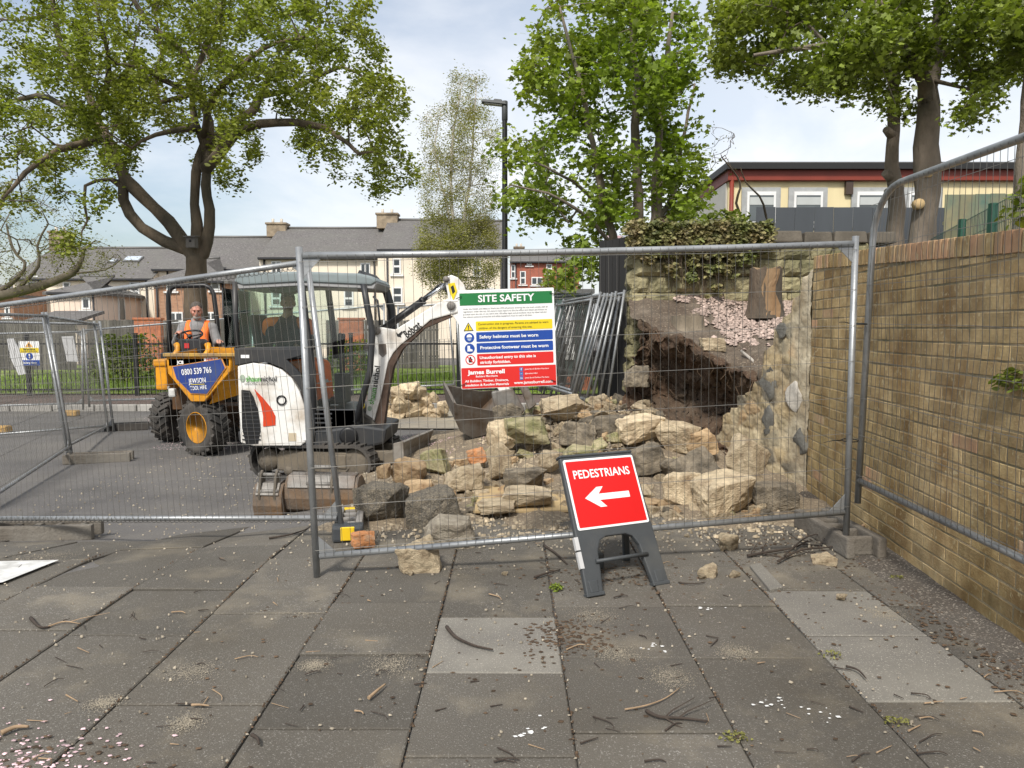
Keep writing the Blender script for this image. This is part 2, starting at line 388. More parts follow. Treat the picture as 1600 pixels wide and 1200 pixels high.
# ================================================================ loose ground litter (nobody could count it)
def flakes(name, label, cat, spots, n, size, m, flatn=True, thick=.004):
    vs = []; fs = []
    for i in range(n):
        (xa, xb, ya, yb) = random.choice(spots) if not callable(spots) else spots()
        x, y = rnd(xa, xb), rnd(ya, yb)
        if .1 < xb - xa < 1.2: x, y = random.gauss((xa + xb) / 2, (xb - xa) * .3), random.gauss((ya + yb) / 2, (yb - ya) * .3)
        if x > 2.42 + .09 * (y - 3.36) and y < 6.5: continue
        s_ = size * rnd(.4, 1.5); a = rnd(0, 6.28); z = gz(x, y) + mound(x, y) * .95 * sst(6, 7, y) + .003
        k = len(vs); pts = [(math.cos(a + t) * s_ * rnd(.6, 1.1), math.sin(a + t) * s_ * rnd(.35, .8)) for t in (0, 1.57, 3.14, 4.71)]
        hz = thick * rnd(.5, 1.6)
        vs += [(x + p[0], y + p[1], z) for p in pts] + [(x + p[0] * .7, y + p[1] * .7, z + hz * rnd(.6, 1.4)) for p in pts]
        fs += [(k + 4, k + 5, k + 6, k + 7)] + [(k + j, k + (j + 1) % 4, k + 4 + (j + 1) % 4, k + 4 + j) for j in range(4)]
    return tag(fastmesh(name, vs, fs, m), label, cat, kind='stuff')
PALEGRIT = mat('stone_grit', (.30, .26, .2), .9, .25, 30, island=.4)
PETAL = mat('pink_petals', (.56, .40, .42), .8, .3, 60, island=.45)
LEAFL = mat('brown_leaf_litter', (.085, .055, .033), .9, .3, 30, island=.5)
PVCW = flat('dropping_white', (.7, .7, .68))
pav = [(-4.5, 2.2, 1.6, 5.2)]
flakes('stone_chips', 'pale stone chips and dust scattered over the paving slabs', 'stone chips', pav, 800, .008, PALEGRIT, thick=.006)
flakes('stone_grit', 'pale stone grit strewn round the rubble heap and digger', 'grit', [(-1.6, 2.4, 4.6, 7.5), (-1.0, 2.2, 4.7, 6.5), (-1.2, 2.3, 4.9, 6.2), (-5, -1, 5.5, 10)], 3000, .0105, PALEGRIT, thick=.009)
flakes('blossom_petals', 'pink blossom petals drifted on the ground', 'petals', [(-2.35, -1.45, 1.9, 2.5), (-2.3, -1.6, 1.9, 2.35), (-1.6, .4, 9.0, 10.4), (-8, -4, 12.5, 15), (-1, .3, 7.6, 8.6), (-5.5, -3, 10.5, 12)], 5600, .0095, PETAL, thick=.002)
flakes('leaf_litter', 'brown leaf litter lying in joints and along the brick wall', 'leaf litter', [(1.9, 2.4, 2.0, 5.0), (2.05, 2.35, 2.4, 4.0), (.1, .45, 3.2, 3.55), (.2, 1.1, 4.0, 4.5), (1.3, 2.3, 4.2, 5.2), (-2.3, -1.2, 2.0, 2.5), (-1.5, 1.9, 1.8, 4.6)], 1900, .012, LEAFL, thick=.002)
flakes('rubble_fragments', 'broken stone crumbs lying all through the rubble heap', 'stone crumbs', [(-1.2, 2.2, 5.0, 7.2), (-.8, 2.0, 5.2, 8.2), (0, 2.0, 6, 8.8)], 3000, .024, mat('rubble_crumb', (.36, .295, .205), .95, .3, 12, .8, 40, island=.45), thick=.013)
flakes('droppings', 'white bird droppings splashed on the paving slabs', 'droppings', [(.99, 1.11, 3.7, 3.84), (.98, 1.12, 2.7, 2.82), (.03, .15, 2.5, 2.62), (.62, .76, 3.2, 3.3), (1.15, 1.28, 2.6, 2.75)], 46, .011, PVCW, thick=.001)
def dusty():
    px, py, s_ = random.choice([(300, 1050, .1), (490, 1040, .06), (610, 1040, .1), (925, 962, .12), (965, 1022, .1), (1045, 1060, .1), (70, 862, .2), (290, 1130, .06), (480, 955, .08), (1150, 1020, .08), (1380, 960, .1), (700, 880, .25), (1180, 870, .2), (160, 1100, .06)])
    p = gr(px, py); x, y = random.gauss(p.x, s_ * .55), random.gauss(p.y, s_ * .5); return (x, x + .004, y, y + .004)
flakes('stone_dust', 'pale stone dust smeared in patches on the paving slabs', 'stone dust', dusty, 15000, .0021, mat('dust_pale', (.30, .262, .2), .95, .2, 30), thick=.0008)
# joints full of litter
def jt():
    k = random.randint(-5, 3); x = -.379 + .607 * k; y = rnd(1.7, 4.9); return (x - .006, x + .006, y, y + .02)
flakes('joint_litter', 'bits of leaf and blossom caught in the paving joints', 'leaf litter', jt, 1000, .006, LEAFL, thick=.005)
flakes('joint_blossom', 'pale petals caught in the paving joints', 'petals', jt, 260, .006, PALEGRIT, thick=.004)
# ================================================================ brick wall on the right (bricks modelled)
BRICK = mat('buff_brick', (.46, .34, .175), .9, .34, 9, .5, 90, col2=(.26, .165, .07), c2amt=.48, c2scale=3.6, island=.2, speck=.42, speckscale=26, speckcol=(.48, .385, .225), stretch=(1, 1, .8), stain=((.62, .60, .42), (1.3, 1.3, .45), .45, .7))
BRICKR = mat('pinkish_brick', (.44, .26, .15), .9, .3, 7, .5, 90, col2=(.38, .29, .16), c2amt=.5, c2scale=5, island=.15, speck=.4, speckscale=26, speckcol=(.48, .36, .22), stretch=(1, 1, .4))
MORT = mat('mortar', (.40, .315, .195), .95, .2, 8, .5, 100, col2=(.13, .12, .07), c2amt=.45)
bw = thing('brick_wall', 'long buff brick boundary wall with upright brick coping at the right', 'brick wall')
wa, wb = V((2.42 + .097 * (0.6 - 3.36), .6, 0)), V((2.72, 6.47, 0)); wdir = (wb - wa).normalized(); wl = (wb - wa).length
WM = frame(wa, wdir, (0, 0, 1))            # local x along wall (away), y to the left = towards the viewer's side, z up
def brick(mb, x0, x1, z0, z1, y0=-.1, y1=.0):
    j = lambda: rnd(-.0018, .0018); c = .003; yy = y1 + rnd(-.0012, .0012)
    o = [(x0, z0), (x1, z0), (x1, z1), (x0, z1)]; i_ = [(x0 + c, z0 + c), (x1 - c, z0 + c), (x1 - c, z1 - c), (x0 + c, z1 - c)]
    vs = [(p[0] + j(), yy, p[1] + j()) for p in i_] + [(p[0] + j() * .5, yy - c, p[1] + j() * .5) for p in o] + [(p[0], y0, p[1]) for p in o]
    mb.add(vs, [(3, 2, 1, 0)] + [((k + 1) % 4, (k + 1) % 4 + 4, k + 4, k)[::-1] if False else (k, (k + 1) % 4, (k + 1) % 4 + 4, k + 4) for k in range(4)] + [(k + 4, (k + 1) % 4 + 4, (k + 1) % 4 + 8, k + 8) for k in range(4)])
mb = MB(WM); CH = .0835; nc = 27
def ztopw(x): return 1.815 + .058 * x
for r_ in range(nc):
    x = -.13 * (r_ % 2) + rnd(-.01, .01); z0 = .01 + r_ * CH
    while x < wl - .03:
        x1 = min(x + .252, wl - .006); mb.cur = 1 if random.random() < .03 else 0
        z1_ = min(z0 + .0735, ztopw((x + x1) / 2) - .122)
        if x1 - max(x, 0) > .03 and z1_ - z0 > .012: brick(mb, max(x, 0), x1, z0, z1_)
        x += .261
mb.build('brickwork', [BRICK, BRICKR], bw, clean=True)
mb = MB(WM); x = 0
ztop = .01 + nc * CH
while x < wl - .05:
    mb.cur = 0 if random.random() < .45 else 1; brick(mb, x, min(x + .066, wl - .005), ztopw(x) - .112, ztopw(x), -.22, .006); x += .0765
mb.build('coping', [BRICK, BRICKR], bw, clean=True)
mb = MB(WM); mb.xz([(0, 0), (wl, 0), (wl, ztopw(wl) - .1), (0, ztopw(0) - .1)], -.224, -.0022); mb.build('mortar', MORT, bw)

# ================================================================ back stone wall with ivy
STONE = mat('wall_stone', (.33, .29, .17), .92, .3, 5, 1.2, 22, col2=(.16, .15, .08), c2amt=.5, c2scale=2.2, island=.22)
STONED = mat('coping_stone', (.115, .1, .08), .92, .3, 4, .8, 30, island=.15)
YW = 9.5
sw = thing('stone_wall', 'old yellowish stone wall with dark coping stones below the school building', 'stone wall', (0, YW, 0))
def stone_face(mb, x0, x1, z0, z1, d=.0):
    rs = random; w_, h_ = x1 - x0, z1 - z0; e = min(w_, h_) * .12
    nxs, nzs = 5, 4; vs = []; bul = rnd(.015, .075)
    for j in range(nzs + 1):
        for i in range(nxs + 1):
            u, v_ = i / nxs, j / nzs; edge = min(u, 1 - u, v_, 1 - v_)
            x = lerp(x0, x1, u) + rnd(-1, 1) * e * .55; z = lerp(z0, z1, v_) + rnd(-1, 1) * e * .35
            y = -d - (bul + rnd(-.012, .012) if edge > 0 else rnd(-.005, .008)); vs.append((x, y, z))
    vs2 = [(v_[0], .06, v_[2]) for v_ in vs]; k = len(vs); fs = []
    for j in range(nzs):
        for i in range(nxs): a = j * (nxs + 1) + i; fs.append((a, a + 1, a + nxs + 2, a + nxs + 1))
    per = [i for i in range(nxs + 1)] + [j * (nxs + 1) + nxs for j in range(1, nzs + 1)] + [nzs * (nxs + 1) + i for i in range(nxs - 1, -1, -1)] + [j * (nxs + 1) for j in range(nzs - 1, 0, -1)]
    idx = {p: k + n_ for n_, p in enumerate(per)}; vv = vs + [vs2[p] for p in per]
    for n_ in range(len(per)): a, b = per[n_], per[(n_ + 1) % len(per)]; fs.append((b, a, idx[a], idx[b]))
    mb.add(vv, fs)
mb = MB(); z = .35; xl, xr = 1.6, 4.75
while z < 2.62:
    h = rnd(.13, .23); x = xl
    while x < xr:
        wd = rnd(.17, .48)
        if x + wd > xr - .15: wd = xr - x
        if random.random() < .25 and h > .22:
            stone_face(mb, x + .008, x + wd - .008, z + .006, z + h * .5 - .004); stone_face(mb, x + .008, x + wd - .008, z + h * .5 + .004, z + h - .006)
        else: stone_face(mb, x + .008, x + wd - .008, z + .006, z + h - .006)
        x += wd
    z += h
WT = z
mb.build('stonework', STONE, sw)
mb = MB(); mb.box(((xl + xr) / 2, .22, WT / 2 + .1), (xr - xl - .02, .4, WT - .22)); 
# left end return of rough stones
mb.build('wall_core', mat('lime_mortar', (.22, .19, .12), .95, .25, 6, .7, 40, col2=(.13, .12, .08)), sw)
mb = MB(Matrix.Translation((xl, 0, 0)) @ Matrix.Rotation(R(-90), 4, 'Z')); z = .35
while z < WT - .1:
    h = rnd(.18, .3); stone_face(mb, -.42, -.2, z + .005, z + h - .006); stone_face(mb, -.2, -.0, z + .005, z + h - .006); z += h
mb.build('stonework', STONE, sw)
mb = MB(); x = xl - .03
while x < xr:
    wd = rnd(.34, .5); k = len(mb.v); zz = WT + rnd(-.01, .015)
    mb.box((x + wd / 2, .2, zz + .075), (wd - .018, .56, .15), (0, rnd(-.03, .03), 0), taper=.93); x += wd
mb.build('coping', STONED, sw, bevel=.02, seg=2)

# ivy: leaf clumps hung on the wall
def leaf_cloud(name, pts, size, m, parent=None, shape='leaf', up=.4, nrm=None):
    P = np.asarray(pts, dtype=np.float64); n = len(P)
    if shape == 'maple': T = np.array([(0, 0, 0), (.42, .12, .04), (.30, .42, .03), (.52, .72, .0), (.2, .7, -.02), (0, 1, -.08), (-.2, .7, -.02), (-.52, .72, 0), (-.30, .42, .03), (-.42, .12, .04)]); F = [(0, 1, 2, 9), (9, 2, 4, 8), (2, 3, 4, 4), (8, 4, 6, 6), (6, 7, 8, 8), (4, 5, 6, 6)]
    elif shape == 'leaf': T = np.array([(0, 0, 0), (.3, .35, .07), (.22, .75, .03), (0, 1, -.06), (-.22, .75, .03), (-.3, .35, .07), (0, .5, -.02)]); F = [(0, 1, 2, 6), (6, 2, 3, 3), (0, 6, 4, 5), (6, 3, 4, 4)]
    else: T = np.array([(0, 0, 0), (.28, .5, .04), (0, 1, 0), (-.28, .5, .04)]); F = [(0, 1, 2, 3)]
    T = T - np.array([0, .3, 0])
    a = np.random.rand(n, 3); y = np.stack([np.cos(a[:, 0] * 6.283), np.sin(a[:, 0] * 6.283), (a[:, 1] - .62) * 1.3], 1); y /= np.linalg.norm(y, axis=1)[:, None]
    z = np.random.randn(n, 3) * .55 + np.array(nrm if nrm is not None else (0, 0, up + .45)); x = np.cross(y, z); x /= np.linalg.norm(x, axis=1)[:, None] + 1e-9; z = np.cross(x, y)
    s = size * (0.55 + .75 * np.random.rand(n))[:, None, None]
    Vv = (T[None, :, 0:1] * x[:, None] + T[None, :, 1:2] * y[:, None] + T[None, :, 2:3] * z[:, None]) * s + P[:, None]
    k = len(T); faces_q = [f for f in F if len(set(f)) == 4]; faces_t = [f[:3] for f in F if len(set(f)) == 3]
    tri = []
    for f in faces_q: tri += [(f[0], f[1], f[2]), (f[0], f[2], f[3])]
    tri += faces_t; tri = np.array(tri)
    FF = (tri[None] + (np.arange(n) * k)[:, None, None]).reshape(-1, 3)
    return fastmesh(name, Vv.reshape(-1, 3), FF, m, parent)
IVY = mat('ivy_leaf', (.125, .145, .04), .6, .35, 4, col2=(.27, .21, .11), c2amt=.45, c2scale=3.5, island=.5, trans=.15)
IVYS = mat('ivy_stem', (.10, .075, .05), .9)
iv = thing('ivy', 'dense ivy draped over the top of the old stone wall', 'ivy', (0, YW, 0))
pts = []; stems = MB()
def ivy_low(px):   # lower limit of the ivy in picture rows
    return 396 + 54 * math.exp(-((px - 1125) / 40) ** 2) + 46 * math.exp(-((px - 1068) / 45) ** 2) + 28 * noise.noise((px * .05, 0, 0))
while len(pts) < 6800:
    px = rnd(978, 1205); py = rnd(350, 480); lo = ivy_low(px)
    if py > lo: continue
    if px > 1160 and py > 385 and random.random() < .6: continue
    if noise.noise((px * .07, py * .07, 5)) < -.16 + .5 * max(0, (py - 400) / 60) - .5 * (py < 385): continue
    p = at(px, py, YW - .1); q = (p.x, rnd(-.22, -.04) - (.1 if py < 392 else 0) * random.random(), p.z)
    pts.append(q)
for _ in range(2300):
    px = rnd(980, 1200); p = at(px, 356, YW); pts.append((p.x, rnd(-.28, .5), WT + .16 + rnd(-.02, .12) + .07 * noise.noise((p.x * 3, 0, 2))))
leaf_cloud('foliage', pts, .06, IVY, iv, nrm=(0, -.9, .5))
for _ in range(46):
    px = rnd(985, 1195); lo = ivy_low(px); a = at(px, 365, YW - .12); b = at(px + rnd(-18, 18), lo + rnd(-4, 10), YW - .07); m_ = a.lerp(b, .5) + V((rnd(-.08, .08), -.04, 0))
    stems.tube([(a.x, a.y - YW, a.z), (m_.x, m_.y - YW, m_.z), (b.x, b.y - YW, b.z)], [.008, .006, .003], 4)
stems.build('stem', IVYS, iv)

# ================================================================ broken remnant of the old wall beside the brick wall
REND = mat('rough_render', (.78, .70, .56), .93, .3, 6, .9, 30, col2=(.45, .37, .26), c2amt=.45, c2scale=3.6, speck=.3, speckscale=45, speckcol=(.45, .42, .37))
rw = thing('broken_wall', 'broken grey rendered end of the collapsed stone wall joining the brick wall', 'broken wall')
prof = [(1268, 405, 6.48), (1262, 440, 6.5), (1243, 470, 6.62), (1232, 488, 6.7), (1219, 510, 6.82), (1206, 530, 6.95), (1194, 560, 7.08), (1190, 588, 7.12), (1178, 608, 7.25), (1160, 618, 7.42), (1151, 634, 7.5), (1134, 650, 7.68), (1126, 668, 7.78), (1122, 690, 7.85)]
W0, W1 = V((2.72, 6.47, 0)), V((2.22, 7.95, 0)); rd = (W1 - W0).normalized(); rn = V((rd.y, -rd.x, 0))
line = []
for px, py, d in prof:
    r = ray(px, py); t_ = None
    # meet the vertical plane through W0-W1
    o_ = V((0, 0, CAMZ)); nn = V((-rd.y, rd.x, 0)); t_ = (W0 - o_).dot(nn) / r.dot(nn); p = o_ + r * t_
    line.append(((p - W0).dot(rd), p.z))
bm = MB(); nU = 26; TINT = []
def toph(u):
    if u <= line[0][0]: return line[0][1]
    for (a, za), (b, zb) in zip(line, line[1:]):
        if a <= u <= b and b > a: return lerp(za, zb, (u - a) / (b - a))
    return line[-1][1] * max(0, 1 - (u - line[-1][0]) / .2)
_toph = toph
def toph(u):      # broken off stone by stone
    return _toph(math.floor(u / .13) * .13 + .05) * .75 + _toph(u) * .25 + .05 * noise.noise((math.floor(u / .13) * 3.3, 0, 8))
umax = line[-1][0] + .12; vs = []; fs = []; nV = 90; nU = 100
for side in (0, 1):
    for i in range(nU + 1):
        u = umax * i / nU; th = toph(u)
        for j in range(nV + 1):
            z = -.1 + (th + .1) * j / nV; p = W0 + rd * u; cv = noise.voronoi((u * 4.2 + .12 * noise.noise((u * 9, z * 9, 0)), z * 6.5, .5))[0]; stn = sst(.12, .3, u + .1 * noise.noise((z * 3, 0, 0))); nz = noise.noise((u * 3, z * 3, 1.3)) * .02 - stn * .009 * min(1, (cv[1] - cv[0]) * 4) + noise.noise((u * 11, z * 13, 4)) * .009 + noise.noise((u * 28, z * 28, 4)) * .01; TINT.append((stn, cv[1] - cv[0], noise.cell((u * 0 + noise.voronoi((u * 4.2 + .12 * noise.noise((u * 9, z * 9, 0)), z * 6.5, .5))[1][0].x * 7.7, noise.voronoi((u * 4.2 + .12 * noise.noise((u * 9, z * 9, 0)), z * 6.5, .5))[1][0].y * 5.3, 0))))
            off = (nz if side == 0 else .42 + nz * 1.5); q = p - V((-rd.y, rd.x, 0)) * off * (1)
            vs.append((q.x, q.y, z + (noise.noise((u * 7, side, 2)) * .03 if j == nV else 0)))
st = (nU + 1) * (nV + 1)
for i in range(nU):
    for j in range(nV):
        a = i * (nV + 1) + j; fs.append((a, a + nV + 1, a + nV + 2, a + 1)); fs.append((st + a + 1, st + a + nV + 2, st + a + nV + 1, st + a))
    a = i * (nV + 1) + nV; fs.append((a, a + nV + 1, st + a + nV + 1, st + a))
for j in range(nV): a = nU * (nV + 1) + j; fs.append((a, st + a, st + a + 1, a + 1))
bm.smooth = True; bm.add(vs, fs); ro = bm.build('rendered_face', REND, rw)
ca = ro.data.color_attributes.new('stone_tint', 'FLOAT_COLOR', 'POINT'); pal = [(.58, .53, .43), (.52, .45, .33), (.36, .34, .29), (.58, .46, .33), (.44, .40, .31), (.62, .57, .46), (.24, .235, .22)]
cols = []
for s_, e_, c_ in TINT:
    j_ = sst(.02, .14, e_); k_ = pal[int((c_ * .5 + .5) * 6.99) % 7]; mo = (.54, .49, .40); g_ = (.58, .56, .51)
    cc = [lerp(g_[i], lerp(mo[i], k_[i], j_), s_) for i in range(3)]; cols += [cc[0], cc[1], cc[2], 1]
ca.data.foreach_set('color', cols)
rn_ = REND.node_tree; an = rn_.nodes.new('ShaderNodeAttribute'); an.attribute_name = 'stone_tint'; ml = rn_.nodes.new('ShaderNodeMix'); ml.data_type = 'RGBA'; ml.blend_type = 'MULTIPLY'; ml.inputs['Factor'].default_value = 1
pb = rn_.nodes['Principled BSDF']; src = pb.inputs['Base Color'].links[0].from_socket; rn_.links.new(src, ml.inputs['A']); rn_.links.new(an.outputs['Color'], ml.inputs['B']); rn_.links.new(ml.outputs['Result'], pb.inputs['Base Color'])
# dark inset stones and a pale mortar band in it
def on_plane(px, py, dy=0):
    r = ray(px, py); o_ = V((0, 0, CAMZ)); nn = V((-rd.y, rd.x, 0)); p = o_ + r * ((W0 - o_).dot(nn) / r.dot(nn)); return p + nn * dy
DKST = mat('dark_wall_stone', (.13, .125, .11), .9, .35, 8, .8, 40)
for px, py, sx, sy, mm_ in ((1202, 602, .075, .15, 'd'), (1200, 652, .06, .15, 'd'), (1243, 620, .05, .11, 'l'), (1223, 520, .03, .07, 'd'), (1253, 690, .06, .1, 'd')):
    p = on_plane(px, py, .008); b_ = MB(); b_.ball((0, 0, 0), (sx * 1.75, .018, sy * 1.2), 7, M=Matrix.Translation(p) @ frame((0, 0, 0), rd, (0, 0, 1)).to_3x3().to_4x4())
    for k in range(len(b_.v)): b_.v[k] = b_.v[k] + V((noise.noise(b_.v[k] * 9), noise.noise(b_.v[k] * 9 + V((5, 0, 0))), noise.noise(b_.v[k] * 9 + V((9, 0, 0))))) * .045
    b_.build('inset_stone', DKST if mm_ == 'd' else mat('pale_mortar', (.44, .41, .36), .9, .2, 12, .8, 40), rw)

# ================================================================ soil bank behind the collapsed wall
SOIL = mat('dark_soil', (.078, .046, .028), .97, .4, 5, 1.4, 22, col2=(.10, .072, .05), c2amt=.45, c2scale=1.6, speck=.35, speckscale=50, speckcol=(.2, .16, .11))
rows = [   # each row: control points left to right (px, py, depth); first row at the back wall, last at the toe
 [(984, 470, 9.55), (1050, 460, 9.55), (1110, 462, 9.55), (1180, 470, 9.55), (1240, 470, 9.55), (1330, 470, 9.5)],
 [(984, 490, 9.1), (1040, 488, 9.1), (1100, 500, 8.9), (1160, 510, 8.8), (1230, 505, 8.6), (1330, 505, 8.6)],
 [(988, 500, 8.8), (1030, 512, 8.6), (1090, 530, 8.2), (1150, 548, 7.9), (1215, 545, 7.6), (1290, 545, 7.6)],
 [(992, 500, 8.65), (1028, 516, 8.45), (1075, 532, 8.0), (1140, 560, 7.55), (1180, 585, 7.3), (1240, 598, 7.3)],
 [(994, 508, 8.65), (1025, 526, 8.45), (1070, 542, 8.0), (1130, 572, 7.55), (1172, 602, 7.33), (1230, 616, 7.3)],
 [(992, 560, 8.8), (1022, 575, 8.8), (1060, 590, 8.65), (1115, 615, 8.25), (1165, 632, 7.8), (1215, 640, 7.6)],
 [(985, 600, 8.75), (1010, 610, 8.75), (1050, 625, 8.7), (1105, 645, 8.3), (1150, 660, 7.95), (1200, 680, 7.8)],
 [(975, 628, 8.45), (1000, 640, 8.4), (1045, 655, 8.3), (1095, 672, 8.0), (1140, 685, 7.8), (1190, 710, 7.7)],
 [(955, 660, 7.9), (990, 675, 7.8), (1035, 690, 7.7), (1085, 705, 7.5), (1130, 715, 7.4), (1180, 740, 7.4)]]
C = [[at(*q) for q in r] for r in rows]
def catm(p0, p1, p2, p3, t): return .5 * ((2 * p1) + (p2 - p0) * t + (2 * p0 - 5 * p1 + 4 * p2 - p3) * t * t + (3 * p1 - p0 - 3 * p2 + p3) * t ** 3)
def cint(pts, t):
    n = len(pts) - 1; x = min(t * n, n - 1e-6); i = int(x); f = x - i; g = lambda k: pts[min(max(k, 0), n)]
    return catm(g(i - 1), g(i), g(i + 1), g(i + 2), f)
NU, NV_ = 90, 120; vs = []
def bank(u, v_):
    return cint([cint(r, u) for r in C], v_)
for j in range(NV_ + 1):
    for i in range(NU + 1):
        p = bank(i / NU, j / NV_); f = sst(.3, .45, j / NV_)
        n_ = V((noise.noise(p * 3.1), noise.noise(p * 3.1 + V((7, 1, 2))), noise.noise(p * 3.1 + V((1, 9, 4)))))
        n2 = V((noise.noise(p * 11), noise.noise(p * 11 + V((7, 1, 2))), noise.noise(p * 11 + V((1, 9, 4)))))
        n3 = V((noise.noise(p * 30), noise.noise(p * 30 + V((7, 1, 2))), noise.noise(p * 30 + V((1, 9, 4)))))
        p = p + n_ * (.03 + .09 * f) + n2 * (.015 + .06 * f) + n3 * (.006 + .03 * f); vs.append(tuple(p))
fs = [(j * (NU + 1) + i, (j + 1) * (NU + 1) + i, (j + 1) * (NU + 1) + i + 1, j * (NU + 1) + i + 1) for j in range(NV_) for i in range(NU)]
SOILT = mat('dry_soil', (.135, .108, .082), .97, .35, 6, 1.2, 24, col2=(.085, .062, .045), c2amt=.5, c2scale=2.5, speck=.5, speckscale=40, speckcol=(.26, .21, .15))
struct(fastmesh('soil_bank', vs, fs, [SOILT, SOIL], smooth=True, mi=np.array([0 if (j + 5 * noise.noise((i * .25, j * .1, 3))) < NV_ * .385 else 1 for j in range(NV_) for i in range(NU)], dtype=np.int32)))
# upper ground behind the walls
sheet('upper_ground', [(3.2, 3.4, 0), (14, 3.0, 0), (40, 60, 0), (1.7, 60, 0)], mat('rough_turf', (.08, .075, .035), .95, .4, 2, .6, 30), 0, 16, z=1.35)
struct(bpy.data.objects['upper_ground'])
# roots hanging from the soil lip
mb = MB()
for _ in range(30):
    u, v_ = rnd(.05, .8), rnd(.42, .7); p = bank(u, v_) + V((0, -.06, 0)); q = [p]
    for k in range(4): q.append(q[-1] + V((rnd(-.07, .07), rnd(-.06, .01), rnd(-.1, .02))))
    mb.tube(q, [rnd(.003, .007), .004, .003, .002, .001], 4)
o = mb.build('roots', mat('root', (.12, .08, .05), .95, .3)); tag(o, 'thin torn roots hanging out of the dark soil face', 'roots', kind='stuff')
# pink gravel on the bank
GRAV = mat('pink_gravel', (.39, .30, .255), .9, .2, 20, island=.38)
vs = []; fs = []; n_ = 0
while n_ < 3800:
    u, v_ = rnd(.22, .96), rnd(.0, .30); p = bank(u, v_)
    px = 800 + p.x / p.y * FPX
    e = .04 + .17 * sst(.25, .6, u) * sst(1.05, .8, u) + .05 * noise.noise((u * 9, 0, 0)) + .09 * noise.noise((u * 22, v_ * 30, 4))
    if v_ > e: continue
    n_ += 1; s_ = rnd(.016, .04); k = len(vs); a = rnd(0, 6.28); p.z += .004
    ring = [(math.cos(a + t) * s_ * rnd(.7, 1.1), math.sin(a + t) * s_ * rnd(.5, .9)) for t in (0, 1.26, 2.5, 3.77, 5.03)]; tl = (rnd(-.4, .4), rnd(-.4, .4))
    vs += [(p.x + q[0], p.y + q[1], p.z + s_ * .2 + q[0] * tl[0] + q[1] * tl[1]) for q in ring] + [(p.x + rnd(-.2, .2) * s_, p.y + rnd(-.2, .2) * s_, p.z + s_ * rnd(.6, 1))]
    fs += [(k + j, k + (j + 1) % 5, k + 5) for j in range(5)]
tag(fastmesh('pink_gravel', vs, fs, GRAV), 'pink gravel spilled down the bank under the ivy wall', 'gravel', kind='stuff')

# stumps
BARK = mat('bark', (.14, .105, .075), .95, .3, 5, 1., 22, col2=(.06, .05, .038), c2amt=.5, stretch=(1, 1, .35))
SAPW = mat('rotten_wood', (.31, .22, .13), .9, .25, 5, .9, 25, col2=(.2, .12, .06), c2amt=.5, stretch=(1, 1, .2))
CUTW = mat('fresh_cut_wood', (.58, .42, .22), .85, .15, 8)
def stump(name, label, base, r, h, split, lean=(0, 0)):
    t = thing(name, label, 'tree stump', base); vs = []; fs = []; nA, nH = 28, 10
    for j in range(nH + 1):
        for i in range(nA):
            a = 2 * math.pi * i / nA; z = h * j / nH; rr = r * (1 + .35 * math.exp(-z / h * 6)) * (1 + .12 * noise.noise((math.cos(a) * 1.5, math.sin(a) * 1.5, z * .8)) + .05 * noise.noise((math.cos(a) * 5, math.sin(a) * 5, z)))
            vs.append((rr * math.cos(a) + lean[0] * z, rr * math.sin(a) + lean[1] * z, z - .1 + (0 if j < nH else rnd(-.02, .03) if split else 0)))
    for j in range(nH):
        for i in range(nA): fs.append((j * nA + i, j * nA + (i + 1) % nA, (j + 1) * nA + (i + 1) % nA, (j + 1) * nA + i))
    m_ = MB(); m_.smooth = True; m_.add(vs, fs); m_.build('bark', BARK if split else mat('weathered_bark', (.2, .165, .12), .95, .3, 5, 1., 22, stretch=(1, 1, .35)), t)
    m_ = MB(); top = vs[nH * nA:]; m_.add([(p[0] * .99, p[1] * .99, p[2] - .002) for p in top] + [(lean[0] * h, lean[1] * h, h - .1)], [(i, (i + 1) % nA, nA) for i in range(nA)]); m_.build('cut_face', CUTW if not split else SAPW, t)
    if split:
        m_ = MB(); pl = []
        for j in range(9):
            z = h * (.02 + .97 * j / 8) - .1
            for i in range(7):
                a = R(-118 + 46 * i / 6 + 8 * math.sin(j)); rr = r * (1.06 + (.3 * math.exp(-(z + .1) / h * 6)) + .10 * noise.noise((a * 4, z * 6, 2))); pl.append((rr * math.cos(a), rr * math.sin(a), z))
        m_.add(pl, [(j * 7 + i, j * 7 + i + 1, (j + 1) * 7 + i + 1, (j + 1) * 7 + i) for j in range(8) for i in range(6)]); m_.smooth = False; m_.build('split_wood', SAPW, t)
    return t
p = at(1197, 483, 9.05); stump('tree_stump', 'tall split tree stump with bare orange wood in front of the stone wall', (p.x, p.y, p.z - .02), .2, .62, True)
p = at(1076, 500, 8.75); stump('tree_stump', 'low sawn tree stump on the soil bank at the edge of the pink gravel', (p.x, p.y, p.z - .05), .2, .2, False)

